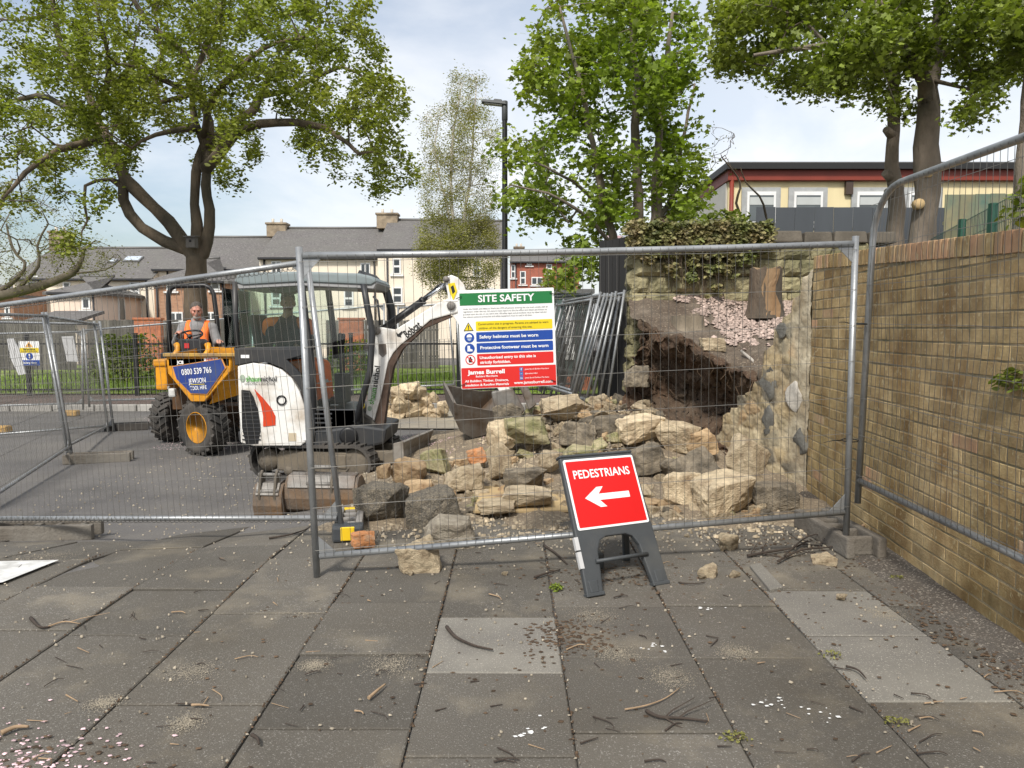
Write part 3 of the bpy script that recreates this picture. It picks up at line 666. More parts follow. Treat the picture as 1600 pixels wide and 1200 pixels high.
# ================================================================ railings, timber fence, hoarding
RAIL = mat('black_railing_paint', (.016, .017, .018), .5, .2)
rp0, rp1 = V((-15.5, 18.55, 0)), V((1.4, 18.75, 0)); nb = 6
for b in range(nb):
    a, c = rp0.lerp(rp1, b / nb), rp0.lerp(rp1, (b + 1) / nb); z0 = gz(a.x, a.y) + .06; ln = (c - a).length
    t = thing('park_railing', 'black steel park railing section, %s along the lawn' % ['leftmost', 'second from left', 'third from left', 'fourth from left', 'fifth from left beside the boom', 'rightmost behind the safety sign'][b], 'railing', (a.x, a.y, z0), math.atan2(c.y - a.y, c.x - a.x), 'black railings along the lawn')
    m_ = MB(); m_.box((0, 0, .8), (.09, .09, 1.62)); m_.box((0, 0, 1.63), (.11, .11, .03)); m_.build('post', RAIL, t)
    for zz in (.16, 1.36): m_ = MB(); m_.box((ln / 2, 0, zz), (ln - .1, .012, .045)); m_.build('rail', RAIL, t)
    m_ = MB(); k = int(ln / .118)
    for i in range(1, k): m_.tube([(ln * i / k, .0, .05), (ln * i / k, 0, 1.48)], .0095, 5)
    m_.build('bars', RAIL, t)
TIMB = mat('grey_timber', (.15, .138, .125), .95, .22, 2, .5, 40, col2=(.09, .085, .08), c2amt=.45, island=.25, stretch=(1, 1, .1))
GBR = mat('garden_brick', (.40, .15, .085), .9, .3, 4, .3, 30, island=.2)
def board_fence(name, label, a, c, h, m, w_=.14, group=None, z0=None, cat='timber fence'):
    a, c = V(a), V(c); ln = (c - a).length; t = thing(name, label, cat, (a.x, a.y, z0 if z0 is not None else gz(a.x, a.y)), math.atan2(c.y - a.y, c.x - a.x), group); m_ = MB(); k = int(ln / w_)
    for i in range(k): m_.box((w_ * (i + .5), rnd(-.006, .006), h / 2 + rnd(-.02, .02)), (w_ - .012, .02, h))
    m_.build('boards', m, t)
    for zz in (.25, .8): m_ = MB(); m_.box((ln / 2, .03, h * zz), (ln, .03, .08)); m_.build('rail', m, t)
    return t
for k, (xa, xb, d0) in enumerate(((-24, -18.3, 30), (-18.2, -14.2, 30.5), (-13.4, -8.2, 30), (-8.1, -3.2, 31), (-1.9, 1.2, 30))):
    board_fence('timber_fence', ['weathered board fence at the far left below the houses', 'weathered board fence below the hipped cream extension', 'grey board fence behind the yellow dumper', 'grey board fence seen beyond the digger cab', 'grey board fence behind the digger boom'][k], (xa, d0, 0), (xb, d0, 0), 2.1, TIMB, group='board fences below the houses', z0=-.2)
for k, (px, wd, d) in enumerate(((232, 1.1, 29.6), (549, 1.0, 29.7))):
    p = at(px, 500, d); t = thing('garden_wall', ['orange brick garden wall pier by the left board fence', 'orange brick garden wall pier seen past the digger cab'][k], 'brick pier', (p.x, d, -.3)); m_ = MB(); m_.box((0, 0, 1.1), (wd, .25, 2.2)); m_.box((0, 0, 2.24), (wd + .1, .33, .09)); m_.build('pier', GBR, t, bevel=.01)
HOARD = mat('black_hoarding', (.022, .021, .021), .8, .25, 1.2, .2, 20, stretch=(1, 1, .15), col2=(.05, .048, .045), c2amt=.4)
t = board_fence('hoarding', 'tall black boarded gate at the end of the stone wall', at(936, 500, 10.6), at(990, 500, 9.9), 3.0, HOARD, .16, z0=-.2, cat='hoarding')
t = board_fence('slate_hoarding', 'dark slate grey hoarding below the school windows', (6.3, 18.6, 0), (17, 18.6, 0), 3.34, mat('slate_panel', (.06, .068, .078), .6, .12, 1, stretch=(1, 1, .2)), .5, z0=1.3, cat='hoarding')
PLY = mat('stained_panel', (.27, .22, .12), .8, .2, 1.5, col2=(.09, .15, .12), c2amt=.5, c2scale=.7)
t = board_fence('wooden_panel_fence', 'buff and green stained panels right of the twin tree trunks', (9.95, 16.6, 0), (14.6, 16.6, 0), 3.3, PLY, .35, z0=1.3, cat='panel fence')
GREENF = mat('green_mesh_paint', (.02, .075, .05), .5, .1)
t = thing('mesh_fence', 'green weld mesh fence climbing behind the brick wall coping', 'mesh fence', (0, 0, 1.35)); m_ = MB(); mp_ = [(5.0, 8.0), (4.67, 7.0), (4.25, 5.8), (3.85, 4.6)]
for k, (x, y) in enumerate(mp_):
    b_ = MB(); b_.box((x, y, .66), (.06, .06, 1.42)); b_.build('post', GREENF, t)
pa, pb = V((5.6, 9.6, 0)), V((3.7, 4.2, 0))
for i in range(110): q = pa.lerp(pb, i / 109); m_.tube([(q.x, q.y, -.1), (q.x, q.y, 1.36)], .003, 3, cap=False)
for j in range(8): m_.tube([(pa.x, pa.y, 1.35 * j / 7), (pb.x, pb.y, 1.35 * j / 7)], .0035, 3, cap=False)
m_.build('mesh', GREENF, t)

# ================================================================ street lamp, bollard
p = at(789, 600, 14.0)
t = thing('street_lamp', 'slim black street lamp column with a flat lantern rising behind the safety sign', 'street lamp', (p.x, 14.0, -.3)); h = at(789, 168, 14).z + .3
m_ = MB(); m_.lathe([(.085, 0), (.085, 1.1), (.06, 1.2), (.05, h * .99), (.05, h)], 16); m_.build('column', BLACK, t)
m_ = MB(); m_.tube([(0, 0, h - .25), (0, 0, h + .12)], .058, 14); m_.box((-.2, 0, h + .09), (.5, .17, .06), (0, R(6), 0), taper=.8); m_.box((-.13, 0, h + .125), (.2, .12, .05), (0, R(6), 0), taper=.7); m_.build('lantern', flat('lantern_grey', (.06, .065, .07)), t, bevel=.01)
m_ = MB(); m_.box((-.22, 0, h + .052), (.34, .12, .012), (0, R(6), 0)); m_.build('lens', flat('lens', (.4, .4, .38)), t)
p = at(880, 510, 17); t = thing('bollard', 'black bollard beside the path behind the safety sign', 'bollard', (p.x, 17, -.3)); m_ = MB(); m_.lathe([(.06, 0), (.06, 1.3), (.075, 1.32), (.075, 1.42), (.06, 1.46), (.06, 1.75), (.03, 1.8)], 14); m_.build('shaft', BLACK, t)
# ================================================================ houses
ROOF = mat('slate_roof', (.12, .112, .108), .85, .4, 9, .5, 8, col2=(.13, .125, .115), c2amt=.45, c2scale=.6, stretch=(1, 1, 2.5), speck=.45, speckscale=7, speckcol=(.2, .19, .18))
CREAM = mat('cream_render', (.80, .71, .58), .9, .06, .6, .2, 12, col2=(.68, .6, .49), c2amt=.3, c2scale=.35)
PINKC = mat('pinkish_cream_render', (.78, .64, .53), .9, .06, .6, .2, 12, col2=(.66, .54, .45), c2amt=.3)
def brickmat(name, c1, c2, mo, scale):
    m = bpy.data.materials.new(name); m.use_nodes = True; t = m.node_tree; n = t.nodes; l = t.links; b = n['Principled BSDF']; b.inputs['Roughness'].default_value = .9
    tcn = n.new('ShaderNodeTexCoord'); sx = n.new('ShaderNodeSeparateXYZ'); cx = n.new('ShaderNodeCombineXYZ'); ad = n.new('ShaderNodeMath'); l.new(tcn.outputs['Object'], sx.inputs[0]); l.new(sx.outputs[0], ad.inputs[0]); l.new(sx.outputs[1], ad.inputs[1]); l.new(ad.outputs[0], cx.inputs[0]); l.new(sx.outputs[2], cx.inputs[1])
    br = n.new('ShaderNodeTexBrick'); l.new(cx.outputs[0], br.inputs['Vector']); br.inputs['Scale'].default_value = scale; br.inputs['Color1'].default_value = (*c1, 1); br.inputs['Color2'].default_value = (*c2, 1); br.inputs['Mortar'].default_value = (*mo, 1); br.inputs['Mortar Size'].default_value = .012; br.inputs['Bias'].default_value = -.1
    nz = n.new('ShaderNodeTexNoise'); nz.inputs['Scale'].default_value = 1.5; mx_ = n.new('ShaderNodeMix'); mx_.data_type = 'RGBA'; mx_.blend_type = 'OVERLAY'; mx_.inputs['Factor'].default_value = .5; l.new(br.outputs['Color'], mx_.inputs['A']); l.new(nz.outputs['Fac'], mx_.inputs['B']); l.new(mx_.outputs['Result'], b.inputs['Base Color']); return m
HBRICK = brickmat('house_brick', (.40, .22, .135), (.30, .16, .095), (.32, .26, .2), 2.6)
RBRICK = brickmat('red_house_brick', (.36, .10, .06), (.27, .08, .05), (.3, .2, .16), 2.6)
PVC = flat('white_window_frame', (.75, .75, .74)); PANE = mat('window_pane', (.045, .055, .065), .12, .3, .8, spec=.7)
CURT = flat('pale_pane', (.32, .34, .33)); PIPE = flat('drainpipe_black', (.03, .03, .035)); CHST = mat('chimney_stone', (.30, .24, .17), .9, .3, 3, .5, 12, col2=(.15, .12, .09)); POT = flat('chimney_pot', (.5, .45, .38))
def window(parent, x, y, z, w_, h_, mid=True, cross=False, pane=PANE, surround=True):
    m_ = MB(); f = .09
    if surround: m_.box((x, y - .01, z - h_ / 2 - .09), (w_ + .3, .16, .1))
    m_.box((x, y, z), (w_, .06, h_)); fr = m_.build('window', PVC, parent)
    m_ = MB()
    if cross: cells = [(x + sx_ * (w_ / 4 - .01), z, w_ / 2 - .12, h_ - .18) for sx_ in (-1, 1)]
    elif mid: cells = [(x, z + s_ * (h_ / 4), w_ - .2, h_ / 2 - .14) for s_ in (-1, 1)]
    else: cells = [(x, z, w_ - .2, h_ - .2)]
    for cx, cz, ww, hh in cells: m_.box((cx, y - .035, cz), (ww, .03, hh))
    m_.build('pane', pane, fr); return fr
def gable_house(name, label, px0, px1, ridge, eave, d, wallm, wins=(), chim=(), pipes=(), depth=8., group='terrace houses behind the park', sky_=(), hip=False, eoff=0):
    a, b = at(px0, eave, d), at(px1, eave, d); x0, x1 = a.x, b.x; ze = a.z; zr = at(px0, ridge, d + depth / 2).z; base = -.6
    t = thing(name, label, 'house', (x0, d, base)); W = x1 - x0; ze -= base; zr -= base
    m_ = MB(); m_.add([(0, 0, 0), (W, 0, 0), (W, depth, 0), (0, depth, 0), (0, 0, ze), (W, 0, ze), (W, depth, ze), (0, depth, ze), (0, depth / 2, zr - .12), (W, depth / 2, zr - .12)], [(0, 1, 5, 4), (1, 2, 6, 5) if hip else (1, 2, 6, 9, 5), (2, 3, 7, 6), (3, 0, 4, 7) if hip else (3, 0, 4, 8, 7)]); m_.build('wall', wallm, t)
    m_ = MB(); o_ = .25; th = .16; hx = depth * .45 if hip else 0
    sl = (zr - ze) / (depth / 2); zo = ze - o_ * sl
    top = [(-.02 - (o_ if hip else 0), -o_, zo + .05), (W + .02 + (o_ if hip else 0), -o_, zo + .05), (W - hx, depth / 2, zr), (hx, depth / 2, zr), (-.02 - (o_ if hip else 0), depth + o_, zo + .05), (W + .02 + (o_ if hip else 0), depth + o_, zo + .05)]
    bot = [(p[0], p[1], p[2] - th) for p in top]
    m_.add(top + bot, [(0, 1, 2, 3), (3, 2, 5, 4), (1, 0, 6, 7), (4, 5, 11, 10), (0, 4, 10, 6), (1, 7, 11, 5)] + ([(0, 3, 4), (1, 5, 2)] if hip else []))
    rf = m_.build('roof', ROOF, t)
    m_ = MB(); m_.tube([(hx, depth / 2, zr + .02), (W - hx, depth / 2, zr + .02)], .1, 6); m_.build('ridge_tiles', flat('ridge_tile', (.12, .115, .11)), rf)
    m_ = MB(); m_.box((W / 2, -o_ - .05, zo - .02), (W, .11, .1)); m_.build('gutter', PIPE, rf)
    for cpx, ctop, cw in chim:
        q = at(cpx, ctop, d + depth / 2); cz = q.z - base; m_ = MB(); m_.box((q.x - x0, depth / 2, (cz + zr) / 2 - .3), (cw, .8, cz - zr + .6)); m_.box((q.x - x0, depth / 2, cz - .06), (cw + .14, .94, .14)); ch = m_.build('chimney', CHST, rf, bevel=.02)
        m_ = MB()
        for k in (-.25, .2): m_.lathe([(.11, cz), (.09, cz + .1), (.1, cz + .3)], 8, Matrix.Translation((q.x - x0 + k * cw, depth / 2, 0)))
        m_.build('chimney_pot', POT, ch)
    for px, py, wpx, hpx, *k in wins:
        q = at(px, py, d); sc = d / FPX; window(t, q.x - x0, -.03, q.z - base, wpx * sc, hpx * sc, *(k or []))
    for px in pipes:
        q = at(px, eave, d); m_ = MB(); m_.tube([(q.x - x0, -.08, 0), (q.x - x0, -.08, ze - .1)], .055, 6); m_.build('drainpipe', PIPE, t)
    for px, py, wpx, hpx in sky_:
        q = at(px, py, d); 
        # lie the rooflight in the roof slope
        r = ray(px, py); nn = V((0, -(zr - ze) / (depth / 2), 1)); P0 = V((0, d, ze + base)); o_c = V((0, 0, CAMZ)); hit = o_c + r * ((P0 - o_c).dot(nn) / r.dot(nn)); M_2 = frame((hit.x - x0, hit.y - d, hit.z - base + .1), (1, 0, 0), nn)
        m_ = MB(M_2); m_.box((0, 0, 0), (wpx, hpx, .1)); wn = m_.build('rooflight', flat('rooflight_frame', (.2, .2, .2)), rf); m_ = MB(M_2); m_.box((0, 0, .055), (wpx - .14, hpx - .14, .02)); m_.build('pane', mat('rooflight_pane', (.45, .5, .56), .1, .05), wn)
    return t
D = 45
gable_house('terrace_house', 'cream terrace house at the left with rooflights in a long slate roof', 20, 240, 388, 433, D, CREAM, [(52, 440, 16, 18), (211, 455, 15, 28), (213, 502, 18, 22, False, False, CURT), (40, 503, 17, 30, False, False, CURT), (105, 450, 12, 18)], [(95, 362, 1.2)], [62, 229], sky_=[(208, 407, 1.1, .75), (176, 410, .5, .5)])
gable_house('brick_terrace_house', 'terrace house behind the big tree trunk, brick below a grey slate roof', 240, 405, 371, 418, D + .6, CREAM, [(380, 440, 12, 18)], [(385, 352, .1)] and [], [262], group='terrace houses behind the park')
gable_house('terrace_house', 'cream terrace house above the digger cab with a stone chimney', 405, 590, 357, 400, D, CREAM, [(432, 418, 15, 20, False, True), (571, 421, 15, 20, False, True), (432, 466, 15, 22), (545, 466, 15, 26)], [(434, 349, 1.3)], [413, 585])
gable_house('terrace_house', 'cream terrace house left of the birch tree with the tallest stone chimney', 590, 720, 344, 387, D - .4, CREAM, [(620, 416, 13, 24), (621, 461, 16, 24), (690, 416, 13, 24)], [(606, 334, 1.4)], [605])
gable_house('terrace_house', 'cream terrace house half hidden behind the birch tree', 720, 786, 346, 389, D - .4, CREAM, [(745, 418, 13, 24), (765, 462, 16, 24)], [], [783])
hx_ = gable_house('house_extension', 'cream rear extension with a hipped slate roof at the left', 78, 147, 432, 455, 40, PINKC, [(135, 474, 13, 18, False)], [], [146], depth=5, hip=True)
m_ = MB(); m_.box((at(147, 455, 40).x - hx_.location.x + .03, 2.7, at(183, 483, 42.7).z + .6), (.06, .7, 1.5)); wn_ = m_.build('window', PVC, hx_); m_ = MB(); m_.box((at(147, 455, 40).x - hx_.location.x + .06, 2.7, at(183, 483, 42.7).z + .6), (.03, .5, 1.25)); m_.build('pane', PANE, wn_)
gable_house('brick_extension', 'orange brick rear extension of a house behind the dumper', 240, 352, 404, 437, 42, HBRICK, [(268, 448, 15, 12, False), (275, 495, 22, 15, False, True), (330, 495, 16, 15, False, True), (337, 447, 14, 12, False)], [], [245, 348], depth=6, hip=True)
gable_house('brick_house', 'dark red brick house at the far left edge', -120, 20, 448, 460, 42, HBRICK, [(12, 487, 8, 16, False)], [], [], depth=7)
gable_house('red_brick_house', 'red brick house far off between the lamp post and the sycamore', 797, 905, 392, 408, 62, RBRICK, [(802, 424, 7, 20), (817, 434, 9, 20), (839, 439, 17, 12, False, True), (858, 420, 9, 14), (827, 412, 8, 5, False)], [(811, 386, .9)], [806], depth=7)
t = thing('lean_to', 'small grey lean-to roof in front of the left cream house', 'lean-to', (*at(104, 520, 38).xy, -.4)); m_ = MB(); m_.box((0, 0, 1.2), (2.4, 2.2, 2.4)); m_.build('wall', CREAM, t); m_ = MB(); m_.box((0, -.1, 2.55), (2.7, 2.8, .16), (R(12), 0, 0)); m_.build('roof', ROOF, t)

# school building on the right
SCREAM = mat('school_cream', (.70, .60, .36), .8, .06, 1.2, stretch=(3, 3, .2)); SRED = mat('red_fascia', (.21, .035, .02), .5, .1, 2); SGREY = flat('school_roof', (.12, .12, .12)); SURR = mat('grey_surround', (.35, .36, .36), .8, .15, 6)
t = thing('school_building', 'low cream school building with a deep red fascia on the raised ground at right', 'building', (0, 20, 1.3)); a = at(1137, 350, 20); xr_ = 19.; zt = at(1137, 257, 20).z - 1.3; zf = at(1137, 283, 20).z - 1.3; dep = 24
m_ = MB(); m_.box(((a.x + xr_) / 2, dep / 2, zf / 2), (xr_ - a.x, dep, zf)); m_.build('wall', SCREAM, t)
m_ = MB(); m_.box(((a.x + xr_) / 2, dep / 2 - .03, (zf + zt) / 2 - .06), (xr_ - a.x + .12, dep + .25, zt - zf - .1)); m_.build('fascia', SRED, t, bevel=.01)
m_ = MB(); m_.box(((a.x + xr_) / 2, dep / 2 - .05, zt - .1), (xr_ - a.x + .3, dep + .5, .16)); rf = m_.build('roof', flat('roof_edge_black', (.015, .015, .015)), t); m_ = MB(); m_.box(((a.x + xr_) / 2, dep / 2, zt + .0), (xr_ - a.x + .22, dep + .4, .06)); m_.box((11.0, 3, zt + .08), (.8, .8, .14)); m_.box((15, 4, zt + .08), (.7, .8, .14)); m_.build('roof_sheet', SGREY, rf)
m_ = MB(); m_.box((a.x - .02, dep / 2, zf / 2 + .02), (.05, dep - .2, zf - .1)); m_.build('side_cladding', flat('pale_grey_cladding', (.48, .46, .42)), t)
m_ = MB(); m_.tube([(a.x + .06, -.1, 0), (a.x + .06, -.1, zt - .2)], .06, 8); m_.build('drainpipe', SRED, t)
for px in (1188, 1261, 1359, 1440):
    q = at(px, 325, 20); wd = 44 / FPX * 20; hh = 48 / FPX * 20; m_ = MB(); m_.box((q.x, -.02, q.z - 1.3), (wd + .28, .07, hh + .24)); fr = m_.build('window', SURR, t); m_ = MB(); m_.box((q.x, -.05, q.z - 1.3), (wd, .08, hh)); m_.build('window_frame', PVC, fr)
    m_ = MB(); m_.box((q.x, -.085, q.z - 1.32), (wd - .13, .03, hh - .16)); m_.build('pane', mat('school_pane', (.10, .115, .12), .12, .2, 1), fr); m_ = MB(); m_.box((q.x, -.1, q.z - 1.3 + hh * .2), (wd - .14, .02, hh * .24)); m_.build('blind', flat('pale_blind', (.45, .47, .46)), fr)
q = at(1325, 290, 20); m_ = MB(); m_.box((q.x, -.05, zf - .2), (.2, .12, .35)); m_.build('vent_box', flat('vent_brown', (.06, .04, .03)), t)
q = at(1110, 320, 26); m_ = MB(); m_.lathe([(.2, 0), (.2, .05)], 16, Matrix.Translation((a.x - .05, 5.0, zf - .75)) @ Matrix.Rotation(R(-90), 4, 'Y')); m_.build('lamp_disc', PVC, t)
# pale blue-pink mural board far behind the sycamore, garden building by the path
t = thing('mural_board', 'pale blue and pink painted board seen through the sycamore stems', 'board', (*at(968, 372, 30).xy, 1.3)); m_ = MB(); m_.box((0, 0, 2.0), (1.3, .08, 4.2)); m_.build('panel', mat('mural_paint', (.35, .5, .62), .7, .2, .8, col2=(.6, .3, .3), c2amt=.5, c2scale=.9), t)
t = thing('garden_shed', 'dark green shed with a low brick base beside the path', 'shed', (*at(896, 500, 20).xy, -.3)); m_ = MB(); m_.box((0, .8, 1.6), (.95, 1.6, 2.4)); m_.build('wall', mat('shed_green', (.075, .11, .105), .7, .15, 3), t, bevel=.01); m_ = MB(); m_.box((0, .78, .22), (1.0, 1.66, .5)); m_.build('base', GBR, t); m_ = MB(); m_.box((0, .8, 2.86), (1.15, 1.9, .12)); m_.build('roof', SGREY, t); m_ = MB(); m_.box((-.1, -.02, 1.7), (.26, .05, 1.5)); m_.build('door', PVC, t)

# white van parked behind the lawn
p = at(596, 500, 36); t = thing('parked_van', 'white van parked beyond the lawn behind the digger boom', 'van', (p.x, 36, -.1), R(60))
m_ = MB(); m_.xz([(-1.9, .35), (-1.9, 1.7), (-1.75, 1.85), (.55, 1.85), (1.15, 1.25), (1.9, 1.05), (1.95, .4)], -.85, .85); m_.build('body', flat('van_white', (.7, .7, .7)), t, bevel=.06, seg=2)
m_ = MB(); m_.xz([(.3, 1.25), (.3, 1.7), (.55, 1.7), (.95, 1.25)], -.86, .86); m_.build('window', PANE, t)
for x in (-1.2, 1.25):
    for y in (-.8, .8): m_ = MB(); m_.lathe([(.3, -.1), (.33, -.06), (.33, .06), (.3, .1)], 16, Matrix.Translation((x, y, .33)) @ Matrix.Rotation(R(90), 4, 'X')); m_.build('wheel', RUBBER, t)
# ================================================================ trees
LEAF_A = mat('leaf_fresh_green', (.185, .22, .036), .5, .28, .9, col2=(.25, .265, .05), c2amt=.4, c2scale=.5, island=.5, trans=.38)
LEAF_B = mat('leaf_bright_green', (.20, .27, .04), .45, .28, .9, col2=(.27, .31, .055), c2amt=.4, island=.48, trans=.4)
LEAF_C = mat('leaf_mid_green', (.175, .22, .038), .45, .3, .8, col2=(.23, .265, .05), c2amt=.42, island=.5, trans=.36)
LEAF_D = mat('leaf_birch', (.27, .27, .075), .6, .25, 1.2, col2=(.23, .2, .09), c2amt=.4, island=.35, trans=.35)
LEAF_E = mat('leaf_bud', (.20, .19, .07), .7, .25, 1, island=.35, trans=.3)
BARKD = mat('tree_bark', (.15, .115, .08), .95, .4, 3.2, 1.5, 12, col2=(.055, .05, .036), c2amt=.5, stretch=(1, 1, .4))
BARKG = mat('grey_bark', (.235, .19, .15), .95, .38, 3.5, 1.4, 16, col2=(.10, .092, .07), c2amt=.5, stretch=(1, 1, .4))
BARKW = mat('birch_bark', (.55, .51, .45), .85, .2, 3, .4, 20, col2=(.12, .10, .08), c2amt=.3, stretch=(1, 1, 2))
TWIG = mat('twig_bark', (.09, .07, .05), .9, .3, 3)
def pxline(d, pts, jit=0.): return [at(p[0], p[1], d + (p[2] if len(p) > 2 else 0)) for p in pts]
def tree(name, label, base, skel, attr, nleaf, sigma, lsize, leafm, barkm, shape='leaf', rtwig=.006, expo=.5, group=None, step=.35, sag=.0, arch=.12, sides=6, pull=0.0, thin_leaf=1.0, up=.4, gap=1.1, gcut=-.12):
    t = thing(name, label, 'tree', base, group=group); B = V(base)
    nodes = []; par = []; fix = []; cnt = []
    for pl, r0, r1 in skel:
        pl = [V(p) for p in pl]; pa = -1
        if nodes:
            dmin = min(range(len(nodes)), key=lambda i: (nodes[i] - pl[0]).length)
            if (nodes[dmin] - pl[0]).length < 1.2: pa = dmin
        tot = sum((b - a).length for a, b in zip(pl, pl[1:])); acc = 0; k = max(2, int(tot / step))
        for i in range(k + 1):
            p = cint(pl, i / k); nodes.append(p + (V((rnd(-1, 1), rnd(-1, 1), rnd(-.5, .5))) * .022 * (1 if i else 0))); par.append(pa); fix.append(lerp(r0, r1, i / k)); pa = len(nodes) - 1
    ns = len(nodes); arr = np.zeros((40000, 3)); arr[:ns] = [tuple(p) for p in nodes]
    A = np.array([tuple(p) for p in attr if noise.noise(V(p) * gap) > gcut]); ds = np.array([np.min(np.sum((arr[:ns] - a) ** 2, 1)) for a in A]); order = np.argsort(ds)
    zb = B.z
    for ai in order:
        a = V(A[ai]); n_ = len(nodes); d_ = arr[:n_] - A[ai]; dd = np.sqrt(np.sum(d_ * d_, 1)) 
        dd = dd + np.maximum(0, d_[:, 2]) * pull
        j = int(np.argmin(dd)); s = nodes[j]; ln = (a - s).length; k = max(1, int(ln / step)); pa = j
        for i in range(1, k + 1):
            f = i / k; q = s.lerp(a, f); h_ = ln * math.sin(f * math.pi)
            q += V((rnd(-1, 1), rnd(-1, 1), rnd(-1, 1))) * min(.06, ln * .06) + V((0, 0, arch * h_ - sag * f * f * ln))
            if len(nodes) >= 39990: break
            arr[len(nodes)] = tuple(q); nodes.append(q); par.append(pa); fix.append(0); pa = len(nodes) - 1
    n_ = len(nodes); kids = [[] for _ in range(n_)]; cnt = [0] * n_
    for i in range(n_):
        if par[i] >= 0: kids[par[i]].append(i)
    for i in range(n_ - 1, -1, -1):
        if not kids[i]: cnt[i] = 1
        if par[i] >= 0: cnt[par[i]] += cnt[i]
    rad = [max(fix[i], rtwig * cnt[i] ** expo if not fix[i] else fix[i]) for i in range(n_)]
    for i in range(ns):
        if fix[i] > .04: rad[i] *= 1 + .22 * noise.noise(nodes[i] * 1.7) + .1 * noise.noise(nodes[i] * 5)
    for i in range(n_):
        if par[i] >= 0 and i >= ns: rad[i] = min(rad[i], rad[par[i]] * .9)
    mb = MB(); used = set(); starts = [i for i in range(n_) if par[i] < 0]
    stack = list(starts)
    while stack:
        i = stack.pop(); chain = [i]; 
        if par[i] >= 0: chain = [par[i], i]
        c = i
        while kids[c]:
            nx_ = max(kids[c], key=lambda q: (rad[q] if fix[q] else 0, cnt[q])); 
            for q in kids[c]:
                if q != nx_: stack.append(q)
            chain.append(nx_); c = nx_
        if len(chain) < 2: continue
        rr = [rad[q] for q in chain]
        if par[i] >= 0: rr[0] = min(rr[0], rr[1] * 1.25)
        m_r = max(rr); mb.tube([nodes[q] - B for q in chain], rr, 10 if m_r > .12 else 6 if m_r > .03 else 4 if m_r > .01 else 3, cap=False)
    mb.smooth = True; o = mb.build('trunk', barkm, t)
    tips = [nodes[i] for i in range(ns, n_) if cnt[i] <= 4] or [V(a) for a in A]
    pts = []
    P = np.array([tuple(p - B) for p in tips]); idx = np.random.randint(0, len(P), nleaf); pts = P[idx] + np.random.randn(nleaf, 3) * sigma - np.array([0, 0, sigma * .35])
    leaf_cloud('crown', pts, lsize, leafm, t, shape, up=up)
    return t
def blob_pts(blobs, d, thick, dens, clip=None):
    res = []
    for bl in blobs:
        px, py, rx, ry = bl[:4]; k = bl[4] if len(bl) > 4 else 1; n = int(rx * ry * dens * k) + 3; dd = bl[5] if len(bl) > 5 else 0
        for _ in range(n):
            while True:
                a, b, c = rnd(-1, 1), rnd(-1, 1), rnd(-1, 1)
                if a * a + b * b + c * c < 1: break
            # favour the outside of the crown
            s = (a * a + b * b + c * c) ** .5; k2 = (s ** .55) / max(s, 1e-3)
            res.append(at(px + a * k2 * rx, py + b * k2 * ry, d + dd + c * k2 * thick))
    return res
# big tree at the left
D1 = 18.0; bs = at(307, 600, D1); base = (bs.x, D1, -.3)
L1 = lambda p: pxline(D1, p)
sk = [(L1([(308, 640), (307, 560), (307, 470), (306, 425), (307, 402)]), .30, .245),
 (L1([(307, 402), (290, 385), (268, 352), (240, 322), (215, 300), (196, 280), (181, 246), (165, 214), (152, 190), (143, 160), (128, 128), (105, 90), (90, 50), (80, -20)]), .185, .06),
 (L1([(290, 390), (262, 380), (232, 362), (207, 345), (200, 328), (192, 308), (193, 290)]), .15, .12),
 (L1([(310, 402), (309, 360), (303, 312), (306, 272), (314, 236), (330, 208), (322, 170), (300, 115), (285, 80), (262, 60), (225, 30), (190, -40)]), .155, .05),
 (L1([(318, 398), (327, 360), (326, 318), (321, 288), (322, 255), (316, 215), (304, 190), (300, 150), (310, 100), (340, 40), (360, -40)]), .145, .05),
 (L1([(322, 262), (345, 238, -.5), (372, 205, -1), (410, 193, -1.2), (455, 192, -1.5), (500, 197, -1.6), (530, 214, -1.7), (560, 240, -1.8)]), .15, .04),
 (L1([(330, 245), (345, 205, .5), (372, 188, 1), (396, 172, 1.2), (408, 150, 1.5), (450, 142, 1.6), (490, 122, 1.8), (540, 105, 2), (580, 130, 2)]), .15, .03),
 (L1([(400, 170, 1.2), (420, 120, 1), (460, 70, .6), (500, 40, .3)]), .08, .03),
 (L1([(308, 200), (275, 203, -1), (235, 214, -1.6), (205, 232, -2)]), .09, .03),
 (L1([(318, 215), (330, 160, -1), (370, 110, -1.8), (420, 70, -2.2), (470, 60, -2.4)]), .1, .03),
 (L1([(300, 140), (262, 130, -1), (220, 105, -1.5), (180, 100, -1.8)]), .08, .03),
 (L1([(165, 214), (130, 225, -1), (90, 235, -1.6), (40, 270, -2), (5, 310, -2.2)]), .11, .03),
 (L1([(152, 190), (110, 170, 1), (60, 150, 1.5), (0, 165, 2), (-60, 180, 2)]), .11, .03),
 (L1([(172, 280), (150, 282, -.6), (134, 290, -.8), (132, 315, -.8), (136, 345, -.9), (128, 362, -1)]), .05, .02),
 (L1([(150, 180), (170, 130, -1), (165, 70, -1.5), (150, 10, -2)]), .1, .03),
 (L1([(250, 160), (242, 120), (252, 75), (240, 20)]), .06, .03)]
